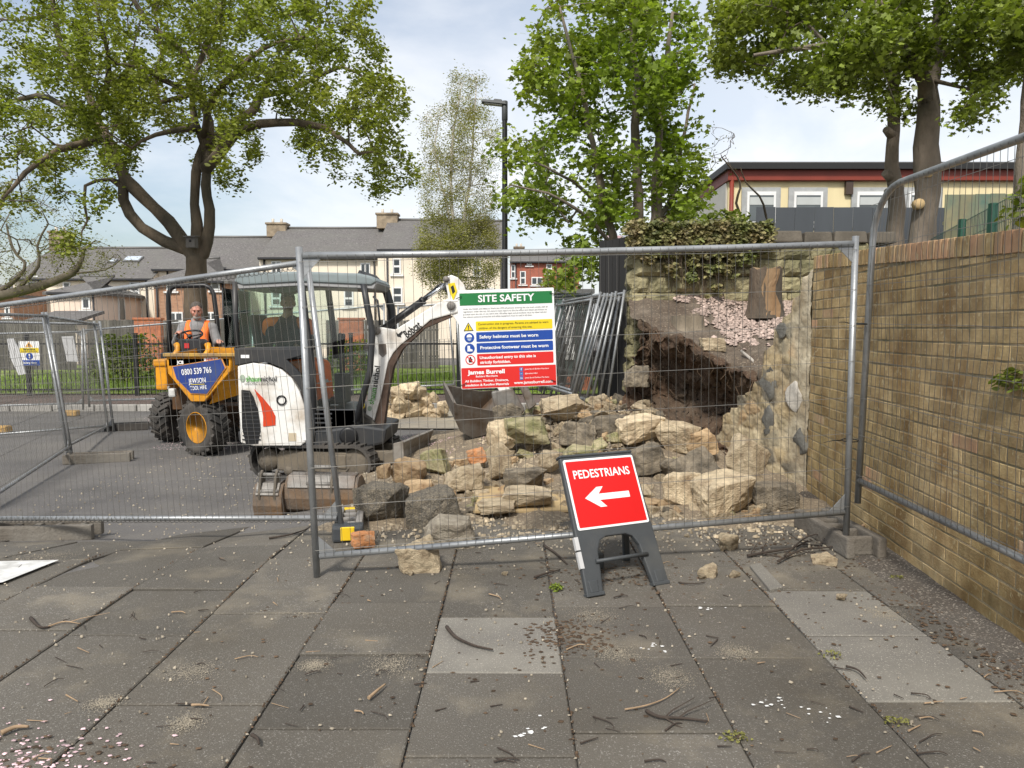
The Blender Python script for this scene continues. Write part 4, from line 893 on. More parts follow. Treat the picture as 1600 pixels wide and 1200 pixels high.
bl = [(60, 110, 170, 130), (200, 70, 170, 110), (330, 50, 160, 105), (440, 70, 150, 90), (520, 130, 105, 90), (585, 185, 58, 75, 1.2), (610, 245, 40, 38, 1.2), (505, 200, 75, 32, .9), (400, 165, 80, 40), (250, 160, 100, 55, .9), (110, 215, 120, 50), (25, 280, 70, 60), (160, 245, 60, 30, .7), (150, 312, 30, 22, .9), (112, 378, 40, 15, 1.5), (200, 180, 80, 50, .8), (350, 245, 60, 22, .7), (355, 278, 20, 14, .7), (-120, 150, 150, 200, .6), (300, -80, 330, 90, .6), (500, 30, 90, 60, .8), (485, 225, 20, 32, 1), (540, 250, 22, 30, 1), (595, 275, 26, 22, 1), (640, 265, 16, 25, 1.2), (330, 190, 60, 40, .8)]
tree('broad_tree', 'large spreading tree with forked leaning trunk and fresh leaves behind the yellow dumper', base, sk, blob_pts(bl, D1, 4.0, .0095), 80000, .115, .1, LEAF_A, BARKD, rtwig=.0065, step=.4, arch=.1, gap=.9, gcut=-.2)
# small house number board of sorts fixed in the fork: a dark bird box
p = at(300, 379, D1 - .35); t = thing('bird_box', 'dark bird box fixed in the fork of the big tree', 'bird box', (p.x, p.y, p.z)); m_ = MB(); m_.box((0, 0, 0), (.22, .2, .26)); m_.box((0, -.02, .15), (.28, .28, .03), (R(8), 0, 0)); m_.build('box', TIMB, t); m_ = MB(); m_.lathe([(.03, 0), (.03, .01)], 12, Matrix.Translation((0, -.1, .03)) @ Matrix.Rotation(R(90), 4, 'X')); m_.build('hole', BLACK, t)

# bare twiggy tree reaching in from the far left
D2 = 24.; base = (*at(-60, 500, D2).xy, -.3)
sk = [(pxline(D2, [(-60, 620), (-62, 520), (-40, 470), (0, 462), (60, 448), (110, 428), (125, 410), (130, 390)]), .28, .05), (pxline(D2, [(-40, 470), (-50, 420), (-30, 360), (0, 320), (20, 280)]), .2, .04), (pxline(D2, [(20, 458), (50, 430), (62, 410), (60, 380), (75, 350)]), .08, .03), (pxline(D2, [(-20, 465), (20, 440), (40, 415), (20, 390), (10, 350)]), .09, .03), (pxline(D2, [(110, 428), (140, 425), (170, 420), (190, 405)]), .04, .015)]
bl = [(30, 340, 90, 70), (60, 405, 80, 35, 1.3), (130, 400, 55, 30, 1.2), (20, 430, 40, 25), (185, 415, 30, 20, .8), (-60, 340, 80, 90, .6)]
tree('bare_tree', 'nearly bare pale twiggy tree leaning in at the far left', base, sk, blob_pts(bl, D2, 2.5, .035), 6500, .16, .075, LEAF_E, mat('pale_bark', (.16, .135, .10), .95, .3, 3), shape='tiny', rtwig=.008, expo=.46, step=.35, arch=.05)

# birch
D3 = 30.; base = (*at(716, 560, D3).xy, -.2)
sk = [(pxline(D3, [(716, 560), (714, 450), (708, 350), (704, 280), (708, 210), (716, 160), (722, 130)]), .11, .015), (pxline(D3, [(718, 440), (724, 350), (733, 290), (738, 230), (742, 170), (745, 120)]), .085, .015), (pxline(D3, [(712, 400), (700, 330), (685, 270), (680, 220), (690, 170)]), .06, .015)]
bl = [(722, 140, 22, 35, .8), (745, 145, 18, 40, .8), (700, 210, 45, 55), (740, 220, 42, 60), (690, 290, 45, 60), (735, 310, 45, 60), (715, 370, 62, 50, 1.8), (690, 400, 45, 42, 2.2), (750, 390, 42, 47, 2.2), (715, 430, 60, 34, 2)]
tree('birch_tree', 'tall slender birch with white stems and thin yellowish foliage left of the lamp post', base, sk, blob_pts(bl, D3, 2.0, .13), 66000, .15, .078, LEAF_D, BARKW, shape='tiny', rtwig=.008, expo=.4, step=.4, sag=.25, arch=.1, pull=1.2)
# low part of the birch is denser: suckers at its foot
# sycamore in the middle
D4 = 13.; base = (*at(1005, 420, D4).xy, 1.2)
sk = [(pxline(D4, [(1000, 470), (999, 360), (997, 300), (995, 250), (993, 190), (995, 130), (990, 60), (985, -20)]), .13, .03), (pxline(D4, [(1012, 470), (1024, 350), (1027, 280), (1028, 235), (1033, 150), (1042, 90), (1050, 20)]), .12, .03),
 (pxline(D4, [(975, 470, -.4), (961, 388, -.5), (945, 328, -.6), (933, 260, -.7), (918, 190, -.8), (906, 130, -.9), (890, 70, -1), (875, 10, -1)]), .09, .02), (pxline(D4, [(961, 388, -.5), (930, 350, -.8), (890, 320, -1.1), (850, 300, -1.3), (800, 290, -1.5)]), .04, .015), (pxline(D4, [(945, 328, -.6), (905, 290, -1), (870, 270, -1.4), (830, 250, -1.6)]), .04, .015), (pxline(D4, [(1030, 340), (1055, 300, .3), (1062, 240, .5), (1075, 180, .6), (1085, 130, .7)]), .05, .02), (pxline(D4, [(960, 390, -.5), (930, 400, -1), (900, 415, -1.4)]), .03, .01), (pxline(D4, [(906, 130, -.9), (870, 110, -1), (835, 100, -1.2)]), .03, .01)]
bl = [(930, 40, 100, 80), (1010, 60, 75, 110), (1045, 150, 55, 80), (960, 150, 90, 80), (880, 110, 65, 60), (850, 120, 45, 35), (900, 220, 80, 60), (1000, 250, 85, 60), (860, 240, 60, 30, .8), (805, 235, 38, 22, .9), (830, 290, 55, 35), (900, 310, 75, 45), (980, 330, 70, 35, .8), (1060, 260, 45, 40), (1070, 320, 30, 20, .6), (825, 330, 30, 16), (905, 405, 48, 30, 1.3), (880, 440, 25, 14, 1.0), (1080, 60, 22, 40, .7), (1075, 335, 28, 14, .7), (790, 300, 26, 16, .6), (950, -40, 110, 50, .6)]
tree('sycamore_tree', 'multi stemmed sycamore with bright green leaves above the ivy covered wall', base, sk, blob_pts(bl, D4, 1.7, .0085), 19500, .12, .098, LEAF_B, BARKG, shape='maple', rtwig=.005, step=.3, arch=.08, gap=1.3, gcut=-.2)
# two trunks behind the brick wall
D5 = 10.5
def trunk_px(d, pts): return pxline(d, pts)
sk = [(pxline(D5, [(1394, 480), (1396, 390), (1400, 330), (1396, 290), (1394, 230), (1397, 180), (1396, 120), (1393, 60), (1388, 0), (1380, -80)]), .13, .05), (pxline(D5, [(1396, 130), (1370, 85, -.5), (1330, 70, -1), (1280, 72, -1.4), (1230, 78, -1.7), (1180, 85, -1.8)]), .06, .02), (pxline(D5, [(1394, 90), (1420, 40, .4), (1440, -20, .6)]), .06, .02), (pxline(D5, [(1390, 60), (1350, 10, -.3), (1300, -30, -.5)]), .06, .02)]
bl = [(1190, 50, 75, 60), (1160, 70, 48, 35), (1260, 60, 90, 75), (1340, 60, 90, 80), (1250, 118, 40, 22, 1.2), (1285, 118, 35, 20, 1.2), (1345, 128, 45, 18, .7), (1370, 155, 25, 14, .7), (1140, 85, 22, 25), (1300, -40, 170, 60, .6), (1200, 20, 90, 40)]
tree('maple_tree', 'thinner maple trunk behind the brick wall without sawn scars', (*at(1394, 420, D5).xy, 1.3), sk, blob_pts(bl, D5, 1.9, .009), 20000, .105, .068, LEAF_C, BARKG, shape='maple', rtwig=.0055, gap=1.3, gcut=-.06, step=.28, group=None)
D6 = 10.0
sk = [(pxline(D6, [(1436, 480), (1440, 390), (1446, 320), (1450, 250), (1447, 190), (1450, 140), (1458, 110), (1466, 60), (1470, 0), (1475, -60)]), .185, .08), (pxline(D6, [(1449, 160), (1440, 115, -.3), (1418, 85, -.5), (1395, 50, -.7), (1370, 0, -.8)]), .12, .04), (pxline(D6, [(1452, 130), (1440, 80, .4), (1430, 20, .6)]), .08, .03), (pxline(D6, [(1466, 90), (1490, 70, -.4), (1530, 45, -.7), (1570, 40, -.8)]), .06, .02), (pxline(D6, [(1455, 125, 0), (1500, 135, -.6), (1530, 150, -.8)]), .035, .012)]
bl = [(1470, 30, 110, 70), (1560, 60, 70, 65), (1520, 110, 50, 22, .7), (1535, 150, 42, 26, .5), (1505, 170, 28, 12, .6), (1400, 60, 60, 60), (1560, 10, 80, 60), (1480, -40, 140, 50, .6), (1590, 100, 30, 24, .6), (1430, 110, 26, 22, .8), (1405, 160, 22, 12)]
tree('maple_tree', 'thicker maple trunk behind the brick wall with two pale sawn scars', (*at(1436, 420, D6).xy, 1.3), sk, blob_pts(bl, D6, 1.8, .009), 15000, .105, .068, LEAF_C, BARKG, shape='maple', rtwig=.0055, gap=1.3, gcut=-.06, step=.28)
mt = bpy.data.objects['maple_tree.001']; b0 = V(mt.location)
for px, py, r_ in ((1438, 318, .066), (1453, 271, .045)):
    q = at(px, py, D6 - .175) - b0; m_ = MB(); m_.lathe([(r_ * 1.05, -.1), (r_ * 1.1, -.02), (r_, 0), (.001, .004)], 14, Matrix.Translation(q) @ Matrix.Rotation(R(90), 4, 'X')); m_.build('sawn_scar', CUTW, mt)
D7 = 8.5
tree('maple_tree', 'dark tree trunk at the right edge behind the green mesh fence', (*at(1600, 420, D7).xy, 1.3), [(pxline(D7, [(1596, 480), (1596, 300), (1604, 200), (1610, 100), (1614, -20)]), .1, .07)], blob_pts([(1640, 40, 50, 60), (1600, 30, 40, 40, .6)], D7, 1, .012), 3600, .12, .075, LEAF_C, BARKG, shape='maple', rtwig=.005, step=.28)
m_t = bpy.data.objects['maple_tree']
for px, py, dx in ((1390, 204, -12), (1388, 272, -14), (1384, 300, -10)):
    q0, q1 = at(1396, py + 10, D5) - V(m_t.location), at(1396 + dx, py - 2, D5 - .1) - V(m_t.location); m_ = MB(); m_.tube([q0, q1], [.075, .05], 9); m_.build('branch_stub', BARKG, m_t)
# bare sapling by the school corner
D8 = 14.
tree('bare_sapling', 'leafless sapling in front of the school corner', (*at(1150, 350, D8).xy, 1.4), [(pxline(D8, [(1160, 350), (1150, 310), (1158, 285), (1140, 262), (1125, 240)]), .03, .01), (pxline(D8, [(1200, 350), (1190, 310), (1165, 285), (1158, 262)]), .025, .008)], blob_pts([(1125, 225, 28, 35, 2), (1150, 270, 30, 25), (1115, 260, 18, 15)], D8, .7, .02), 40, .05, .06, LEAF_E, TWIG, shape='tiny', rtwig=.005, step=.15)
# shrubs
def shrub(name, label, c, rx, ry, h, n, size, m, shape='leaf', cat='shrub'):
    t = thing(name, label, cat, c); pts = []
    for _ in range(n):
        a, r_ = rnd(0, 6.28), rnd(0, 1) ** .4; zf = rnd(0, 1) ** .7; lump = 1 + .3 * noise.noise((math.cos(a) * 2, math.sin(a) * 2, zf * 3))
        rr = r_ * lump * (1 - .55 * zf * zf); pts.append((math.cos(a) * rx * rr, math.sin(a) * ry * rr, h * zf * lump))
    leaf_cloud('foliage', pts, size, m, t, shape); m_ = MB()
    for _ in range(9): m_.tube([(rnd(-.1, .1) * rx, rnd(-.1, .1) * ry, 0), (rnd(-.5, .5) * rx, rnd(-.5, .5) * ry, h * .7)], [.02 * min(1, rx), .006 * min(1, rx)], 4)
    m_.build('stems', TWIG, t); return t
p = at(195, 555, 23); shrub('shrub', 'leafy green shrub behind the railings left of the dumper', (p.x, 23, -.2), 1.3, .8, 1.4, 2200, .13, LEAF_C)
p = at(430, 540, 24); shrub('shrub', 'low green bush behind the railings seen through the left of the digger cab', (p.x, 24, -.2), .9, .7, 1.3, 1500, .12, LEAF_B)
p = at(552, 540, 24); shrub('shrub', 'low green bush seen between the digger cab and boom', (p.x, 24, -.2), 1.1, .7, 1.2, 1700, .12, LEAF_B)
p = at(880, 470, 24); shrub('shrub', 'tall olive green bush beside the path behind the safety sign', (p.x - .2, 24, -.3), 1.0, .9, 3.4, 3200, .13, LEAF_D)
p = at(1133, 345, 10.3); shrub('shrub', 'dark green bush poking over the ivy at the wall top', (p.x, 10.2, 2.75), .45, .3, .38, 420, .09, LEAF_C)
p = at(1592, 350, 3.55); shrub('climbing_plant', 'dark leafy plant spilling over the brick coping at the right edge', (2.62, 3.5, 1.98), .22, .22, .25, 330, .06, LEAF_C, cat='plant')
p = at(1592, 592, 3.45); shrub('wall_weed', 'small green fern growing out of the brick wall face at the right edge', (2.40, 3.42, 1.20), .05, .12, .1, 80, .04, LEAF_C, cat='weed')
p = gr(868, 921); t = shrub('weed', 'little green weed at the left foot of the red sign', (p.x, p.y, 0), .05, .05, .03, 70, .022, LEAF_B, cat='weed')
for k, (px, py, n_, lab) in enumerate(((1190, 790, 120, 'low green weeds under the fence beside the big rubble stones'), (1250, 785, 60, 'small weeds at the foot of the broken wall'), (1400, 905, 90, 'dry weeds at the foot of the brick wall below the block'), (1300, 1025, 50, 'tuft of moss in the joint left of the pale slab'), (1400, 1130, 60, 'dry mossy tuft on the near slabs at the right'), (1150, 1155, 60, 'mossy tuft in the paving joint near the bottom'))):
    p = gr(px, py); shrub('weed', lab, (p.x, p.y, gz(p.x, p.y)), .06, .035, .022, n_, .014, LEAF_D if k > 1 else LEAF_B, cat='weed')
# ================================================================ mesh fence panels
def fence_panel(label, BL, TL, BR, TR, group=None, low=.08, wires=True, rounded=None, sub=14, wire_r=.0016, hcount=8, vs_=.053, tube_r=.021, sagv=.012, name='site_fence', legs=True, droop=0.):
    BL, TL, BR, TR = [V(p) for p in (BL, TL, BR, TR)]
    t = thing(name, label, 'fence panel', tuple(BL), 0, group); O = BL
    def P(u, v_): return BL.lerp(BR, u).lerp(TL.lerp(TR, u), v_) - O
    nrm = (BR - BL).cross(TL - BL).normalized()
    hi = .975
    m_ = MB()
    if rounded is None:
        m_.tube([P(0, 0), P(0, 1)], tube_r, 10); m_.tube([P(1, 0), P(1, 1)], tube_r, 10)
        m_.tube([P(0.0 + .006, hi), *[P(u, hi - droop * math.sin(math.pi * u)) for u in (.25, .5, .75)], P(.994, hi)], tube_r * 1.0, 10); m_.tube([P(.006, low), P(.994, low)], tube_r * .95, 10)
    else:  # round top corners
        pts = [P(0, 0), P(0, .84)]
        for k in range(1, 7):
            a = math.pi / 2 * k / 6; pts.append(P(.095 * (1 - math.cos(a)), .84 + .16 * math.sin(a)))
        pts += [P(.5, 1.0), P(.905, 1.0)]
        for k in range(1, 7):
            a = math.pi / 2 * k / 6; pts.append(P(.905 + .095 * math.sin(a), .84 + .16 * math.cos(a)))
        pts.append(P(1, 0)); m_.tube(pts, tube_r, 10); m_.tube([P(0, low), P(1, low)], tube_r * .95, 10)
    m_.build('frame', GALV, t)
    if rounded is None and legs:
        for u0, s_ in ((.006, 1), (.994, -1)):
            for v0, q in ((hi, -1), (low, 1)):
                m_ = MB(); a, b, c = P(u0, v0), P(u0 + s_ * .035, v0), P(u0, v0 + q * .06); n2 = nrm * .003
                m_.add([a + n2, b + n2, c + n2, a - n2, b - n2, c - n2], [(0, 1, 2), (3, 5, 4), (0, 3, 4, 1), (1, 4, 5, 2), (2, 5, 3, 0)]); m_.build('corner_plate', GALV, t)
    if wires:
        m_ = MB(); L_ = (BR - BL).length; n_ = int(L_ / vs_); ph = rnd(0, 9)
        for i in range(1, n_):
            u = i / n_ + rnd(-.0006, .0006); pts = []
            vt = (hi if rounded is None else 1.0)
            if rounded is not None:
                e = min(u, 1 - u)
                if e < .095: vt = .84 + .16 * math.sqrt(max(0, 1 - ((.095 - e) / .095) ** 2))
            for k in range(5):
                v_ = lerp(low, vt, k / 4); off = nrm * (.02 + sagv * noise.noise((u * 4 + ph, v_ * 3, 0)) * (1 if 0 < k < 4 else 0)); pts.append(P(u + .0015 * noise.noise((u * 30, v_ * 3, ph)), v_) + off)
            m_.tube(pts, wire_r, 3, cap=False)
        for j in range(hcount):
            v_ = lerp(low + .03, hi - .03, j / (hcount - 1)); 
            if j == 0 or j == hcount - 1: v_ = lerp(low + .02, hi - .02, j / (hcount - 1))
            pts = [P(u, v_ + .003 * noise.noise((u * 5, j, ph))) + nrm * (.0235 + sagv * noise.noise((u * 4 + ph, v_ * 3, 0)) * (1 if 0 < u < 1 else 0)) for u in [k / 12 for k in range(13)]]
            m_.tube(pts, wire_r * 1.15, 3, cap=False)
        m_.build('wire_mesh', WIRE, t)
    return t
fBL, fTL, fBR, fTR = at(496, 912, 4.2), at(467, 386, 4.24), at(1322, 838, 4.62), at(1337, 369, 4.66)
front = fence_panel('front galvanised mesh fence panel carrying the site safety board', fBL, fTL, fBR, fTR, low=.083, droop=.006)
lBR, lTR = at(536, 842, 5.0), at(479, 398, 5.06)
lBL, lTL = at(-95, 838, 5.75), at(-95, 482, 6.1)
left = fence_panel('mesh fence panel at the left leaning back in front of the dumper and digger', lBL, lTL, lBR, lTR, low=.075)
# spiral wire wrapped round the bottom and top tube of the left panel
for (a, b) in (((-95, 813), (528, 811)), ((-95, 493), (487, 414))):
    pa, pb = at(a[0], a[1], 5.75 if a[1] > 600 else 6.1) - lBL, at(b[0], b[1], 5.02 if b[1] > 600 else 5.06) - lBL; k = 90 * 10; dr = (pb - pa).normalized(); u_ = dr.orthogonal().normalized(); w2 = dr.cross(u_)
    m_ = MB(); m_.tube([pa.lerp(pb, i / k) + (u_ * math.cos(i * .6283) + w2 * math.sin(i * .6283)) * .0225 for i in range(k + 1)], .0022, 3); m_.build('wire_wrap', WIRE, left)
# raised round cornered panel along the brick wall
rA, rB = V((2.335, 4.72, 0)), V((2.30, 1.25, 0))
fence_panel('round cornered mesh fence panel running along the brick wall at the right', (rA.x, rA.y, .33), (rA.x + .04, rA.y, 2.40), (rB.x, rB.y, .28), (rB.x - .12, rB.y, 2.30), rounded=True, low=.075, sagv=.05, wire_r=.0016, tube_r=.021)
# panels of the open enclosure at the left
def pz(px, py, z): return grd(px, py)
j0b, j0t = at(113, 716, 9.6), at(72, 488, 9.9)
j1b, j1t = at(170, 680, 12.3), at(147, 502, 12.5)
fence_panel('mesh fence panel swung open behind the left panel, nearer half', at(-30, 824, 6.6), at(-170, 478, 7.0), j0b, j0t, group='far fence panels of the site enclosure', wire_r=.002)
fence_panel('mesh fence panel at the left, running back from the grey block', j0b + V((-.05, 0, 0)), j0t + V((-.05, 0, 0)), j1b, j1t, group='far fence panels of the site enclosure', wire_r=.002)
fence_panel('mesh fence panel at the left carrying the yellow and blue warning board', at(-70, 700, 11.4), at(-70, 497, 11.6), j1b + V((.04, .1, 0)), j1t + V((.04, .1, 0)), group='far fence panels of the site enclosure', wire_r=.002)
FARP = [(-60, 690, 14.9), (133, 655, 14.8), (258, 640, 14.6), (500, 622, 14.5), (709, 606, 14.4), (724, 606, 14.4), (868, 604, 14.4)]
HT = [(-60, 520), (133, 518), (258, 512), (500, 487), (709, 474), (724, 472), (930, 454)]
def farp(label, a, b, ta, tb, d=14.7):
    fence_panel(label, at(*a, d), at(*ta, d), at(*b, d), at(*tb, d), group='far fence panels of the site enclosure', wire_r=.0022, vs_=.075, tube_r=.02)
farp('far mesh fence panel at the left in front of the railings', (-160, 648), (130, 640), (-160, 522), (128, 515), 15.0)
farp('far mesh fence panel behind the dumper', (140, 636), (385, 630), (131, 513), (385, 492), 15.0)
farp('far mesh fence panel seen through the digger cab', (395, 627), (600, 618), (395, 490), (600, 474), 14.6)
farp('far mesh fence panel left of the safety board', (622, 616), (712, 612), (622, 478), (700, 470), 14.3)
farp('far mesh fence panel behind the safety board', (722, 612), (905, 612), (712, 470), (925, 455), 13.8)
# stack of fence panels leaning by the hoarding
GALV2 = mat('old_galvanised', (.34, .35, .355), .5, .2, 6, metal=.4)
tops = [(939, 456), (945, 458), (950, 458), (957, 457), (963, 455), (925, 464), (976, 453), (968, 462)]
bots = [(902, 592), (906, 594), (911, 596), (922, 600), (930, 602), (898, 588), (952, 606), (940, 604)]
for k, (tp, bt) in enumerate(zip(tops, bots)):
    d = 9.35 + .045 * k; b0_ = at(*bt, d); t0_ = at(*tp, d); dv_ = V((.55, 1.75, 0)).normalized() * 1.9
    b0_ = t0_ + (b0_ - t0_) * 1.28
    t = fence_panel('one of the galvanised fence panels stacked leaning against the black hoarding', b0_, t0_, b0_ + V((-dv_.x * .62, dv_.y, 0)), t0_ + V((-dv_.x * .62, dv_.y, -.02)), group='fence panels stacked against the hoarding', wire_r=.0025, vs_=.1 if k else .05, hcount=6, sagv=.0, tube_r=.019)
# ---- feet
BLOCK = mat('fence_block', (.14, .122, .1), .95, .22, 5, .8, 40, col2=(.2, .185, .16), c2amt=.45)
def foot(label, c, L_, rz, w_=.23, h=.13, m=BLOCK, holes=True, dirt=None):
    t = thing('fence_block', label, 'fence block', c, rz); m_ = MB()
    hl = .07
    # slab with two long slots: built from bars
    xs = [-L_ / 2, -L_ * .27, -L_ * .06, L_ * .06, L_ * .27, L_ / 2]
    m_.box((0, -w_ / 2 + .03, h / 2), (L_, .06, h)); m_.box((0, w_ / 2 - .03, h / 2), (L_, .06, h))
    for k, (a, b) in enumerate(((-L_ * .42, -L_ * .36), (-L_ * .18, -L_ * .13), (-L_ * .02, L_ * .04), (L_ * .16, L_ * .2), (L_ * .36, L_ * .4))): m_.box(((a + b) / 2, 0, h / 2 - .004), (b - a - .002, w_ - .118, h - .012))
    m_.build('block', m, t, bevel=.014, seg=2); return t
p = V((1.98, 4.47, 0)); foot('grey slotted concrete block holding the right end of the front fence', (2.30, 4.93, gz(2, 4.4) + .0), .78, R(93), .27, .14)
p = at(60, 825, 5.72); foot('long dark concrete block under the left fence panel at the picture edge', (p.x, p.y - .02, gz(p.x, p.y)), .95, R(6))
p = grd(155, 722); foot('grey concrete block at the joint of the open fence panels', (p.x, p.y, gz(p.x, p.y)), .82, R(14))
p = grd(190, 672); foot('dark rubber block at the far left corner of the enclosure', (p.x + .1, p.y, gz(p.x, p.y)), .7, R(20), m=RUBBER)
# grey and yellow recycled plastic foot
p = grd(546, 838); t = thing('fence_block', 'grey plastic fence foot with a yellow reflector beside the split brick', 'fence block', (p.x - .02, p.y + .09, gz(p.x, p.y)), R(100))
GREYP = mat('grey_plastic', (.25, .235, .215), .7, .15, 6, .2, 40, col2=(.16, .14, .12), c2amt=.4); m_ = MB(); m_.box((.1, -.075, .06), (.44, .05, .12)); m_.box((.1, .075, .06), (.44, .05, .12))
for x in (-.095, .03, .16, .295): m_.box((x, 0, .055), (.045, .101, .11))
m_.build('body', GREYP, t, bevel=.012, seg=2)
m_ = MB(); m_.box((-.19, 0, .06), (.12, .22, .115)); m_.build('end_cap', DARKP, t, bevel=.02, seg=2); RFY = mat('reflector_yellow', (.75, .5, .02), .35, .1)
for bx in (((-.19, 0, .0625), (.128, .10, .1)), ((.30, 0, .085), (.05, .16, .06))): m_ = MB(); m_.box(*bx); m_.build('reflector', RFY, t, bevel=.006)
for k, (px, py) in enumerate(((111, 672 - 22), (2, 676))):
    p = grd(px, py); m_ = MB(); m_.box((0, 0, .06), (.3, .18, .12)); o = m_.build('foot_block', mat('ochre_block', (.42, .26, .09), .85, .2, 8), None, bevel=.02); o.location = (p.x, p.y, gz(p.x, p.y)); tag(o, ['small ochre block standing on the tarmac near the open fence panels', 'small ochre block under the fence at the left picture edge'][k], 'block')
# cable ties
TIE = flat('cable_tie_black', (.012, .012, .012))
def tie(label, c, r_, tail, ax=(0, 0, 1)):
    o_ = V(c); pts = [(r_ * math.cos(a), r_ * .8 * math.sin(a), 0.004 * math.sin(a)) for a in [2 * math.pi * i / 16 for i in range(16)]]
    m_ = MB(); m_.tube(pts, .004, 5, closed=True); m_.tube([(-r_, 0, 0), (-r_ + tail[0] * .5, tail[1] * .5, tail[2] * .5 + .006), (-r_ + tail[0], tail[1], tail[2])], [.004, .003, .002], 5)
    o = m_.build('cable_tie', TIE); o.location = o_; tag(o, label, 'cable tie', 'black cable ties joining the fence posts')
tie('black cable tie low on the right fence posts with a long loose tail', at(1328, 688, 4.66), .052, (-.13, -.02, -.012))
tie('black cable tie high on the right fence posts', at(1342, 506, 4.68), .05, (-.09, -.02, .01))
# ================================================================ site safety board
W_T = flat('board_white', (.76, .76, .75)); G_T = flat('board_green', (.01, .16, .04)); Y_T = flat('board_yellow', (.72, .55, .01)); B_T = flat('board_blue', (.008, .055, .30)); R_T = flat('board_red', (.60, .018, .014)); K_T = flat('print_black', (.015, .015, .015)); W_P = flat('print_white', (.8, .8, .8)); FB = flat('icon_blue', (.05, .12, .35))
c0, c1, c2, c3 = at(717, 455, 4.27), at(866, 448.5, 4.33), at(868, 603, 4.31), at(719, 607, 4.26)
ux = (c1 - c0 + c2 - c3).normalized(); uz = ((c0 - c3) + (c1 - c2)).normalized(); SW = ((c1 - c0).length + (c2 - c3).length) / 2; SH = ((c0 - c3).length + (c1 - c2).length) / 2
cen = (c0 + c1 + c2 + c3) / 4; nz_ = ux.cross(uz).normalized()         # ux right, uz up; nz_ = right x up points to the viewer
bd = thing('safety_sign', 'square site safety board with green, yellow, blue and red bands tied to the front fence', 'sign', (0, 0, 0))
BM = frame(cen, ux, nz_); bd.matrix_world = BM @ Matrix.Translation((0, 0, .012)); k_ = SW / 150.
def sx_(x): return (x - 75) * k_
def sy_(y): return (77 - y) * (SH / 154.)
def rr_poly(x0, y0, x1, y1, r_, n=5):
    pts = []
    for cx, cy, a0 in ((x1 - r_, y1 - r_, 0), (x0 + r_, y1 - r_, 90), (x0 + r_, y0 + r_, 180), (x1 - r_, y0 + r_, 270)):
        for i in range(n + 1): a = R(a0 + 90 * i / n); pts.append((cx + r_ * math.cos(a), cy + r_ * math.sin(a)))
    return pts
def slab2(parent, name, poly, m, h, h0=0): m_ = MB(); m_.prism(poly, h, h0=h0); return m_.build(name, m, parent)
slab2(bd, 'board', rr_poly(sx_(0), sy_(154), sx_(150), sy_(0), .006), W_T, .004)
def band(name, x0, y0, x1, y1, m, r_=.008): return slab2(bd, name, rr_poly(sx_(x0), sy_(y1), sx_(x1), sy_(y0), r_), m, .0052, .002)
band('green_band', 2.5, 5, 147, 24, G_T, .001); band('yellow_band', 26, 49, 146, 64, Y_T, .006); band('blue_band', 26, 66, 146, 81, B_T, .006); band('blue_band', 26, 83, 146, 98, B_T, .006); band('red_band', 26, 100, 146, 118, R_T, .006); band('red_panel', .8, 121, 149.2, 153.2, R_T, .004)
def btxt(s_, x, y, sz, m, w_=None, al='CENTER', bold=.0): return text(s_, sz * k_, m, bd, Matrix.Translation((sx_(x), sy_(y), .0068)), bold=bold * k_, align=al, width=w_ * k_ if w_ else None)
btxt('SITE SAFETY', 74.5, 14.5, 15, W_P, 88, bold=.35)
for i, s_ in enumerate(('Under the Health and Safety at Work Act 1974 all persons entering this site must comply with all', 'regulations under this act. All visitors must report to the site office and obtain permission to', 'proceed onto the site or any work area. All safety signs and procedures must be observed and', 'the relevant personal protection and safety equipment must be used at all times.')):
    wd = [132, 131, 130, 108][i]; btxt(s_, 7 + wd / 2, 29.5 + i * 4.1, 3.1, K_T, wd)
btxt('Construction site in progress. Parents are advised to warn', 84.5, 53.6, 4.6, K_T, 110); btxt('children of the dangers of entering this site.', 72, 60, 4.6, K_T, 84)
btxt('Safety helmets must be worn', 77, 73.6, 7, W_P, 92, bold=.16); btxt('Protective footwear must be worn', 85, 90.6, 7, W_P, 107, bold=.16); btxt('Unauthorised entry to this site is', 74, 106, 6.2, W_P, 88, bold=.16); btxt('strictly forbidden.', 54.5, 113.4, 6.2, W_P, 48, bold=.16)
btxt('James Burrell', 40, 128.5, 9, W_P, 58, bold=.3); btxt('Builders Merchants', 40, 135, 4.2, W_P, 34, bold=.05); btxt('All Building, Timber, Drainage,', 40, 142, 5, W_P, 68, bold=.1); btxt('Insulation & Roofing Materials', 40, 148.3, 5, W_P, 68, bold=.1); btxt('www.jamesburrell.com', 113, 147.3, 6.2, W_P, 61, bold=.12)
for i, (s_, wd) in enumerate((('James Burrell Builders Merchants', 38), ('@jamesburrellbm', 20), ('James Burrell Builders Merchants', 38))):
    y = 126.5 + i * 6.8; slab2(bd, 'icon', rr_poly(sx_(91.5), sy_(y + 3), sx_(97), sy_(y - 3), .002), FB, .0062, .004); btxt('ftl'[i] if i < 1 else ['', '~', 'in'][i], 94.3, y, 5, W_P, 2.5 if i < 2 else 3.5); btxt(s_, 100 + wd / 2, y, 3.2, W_P, wd)
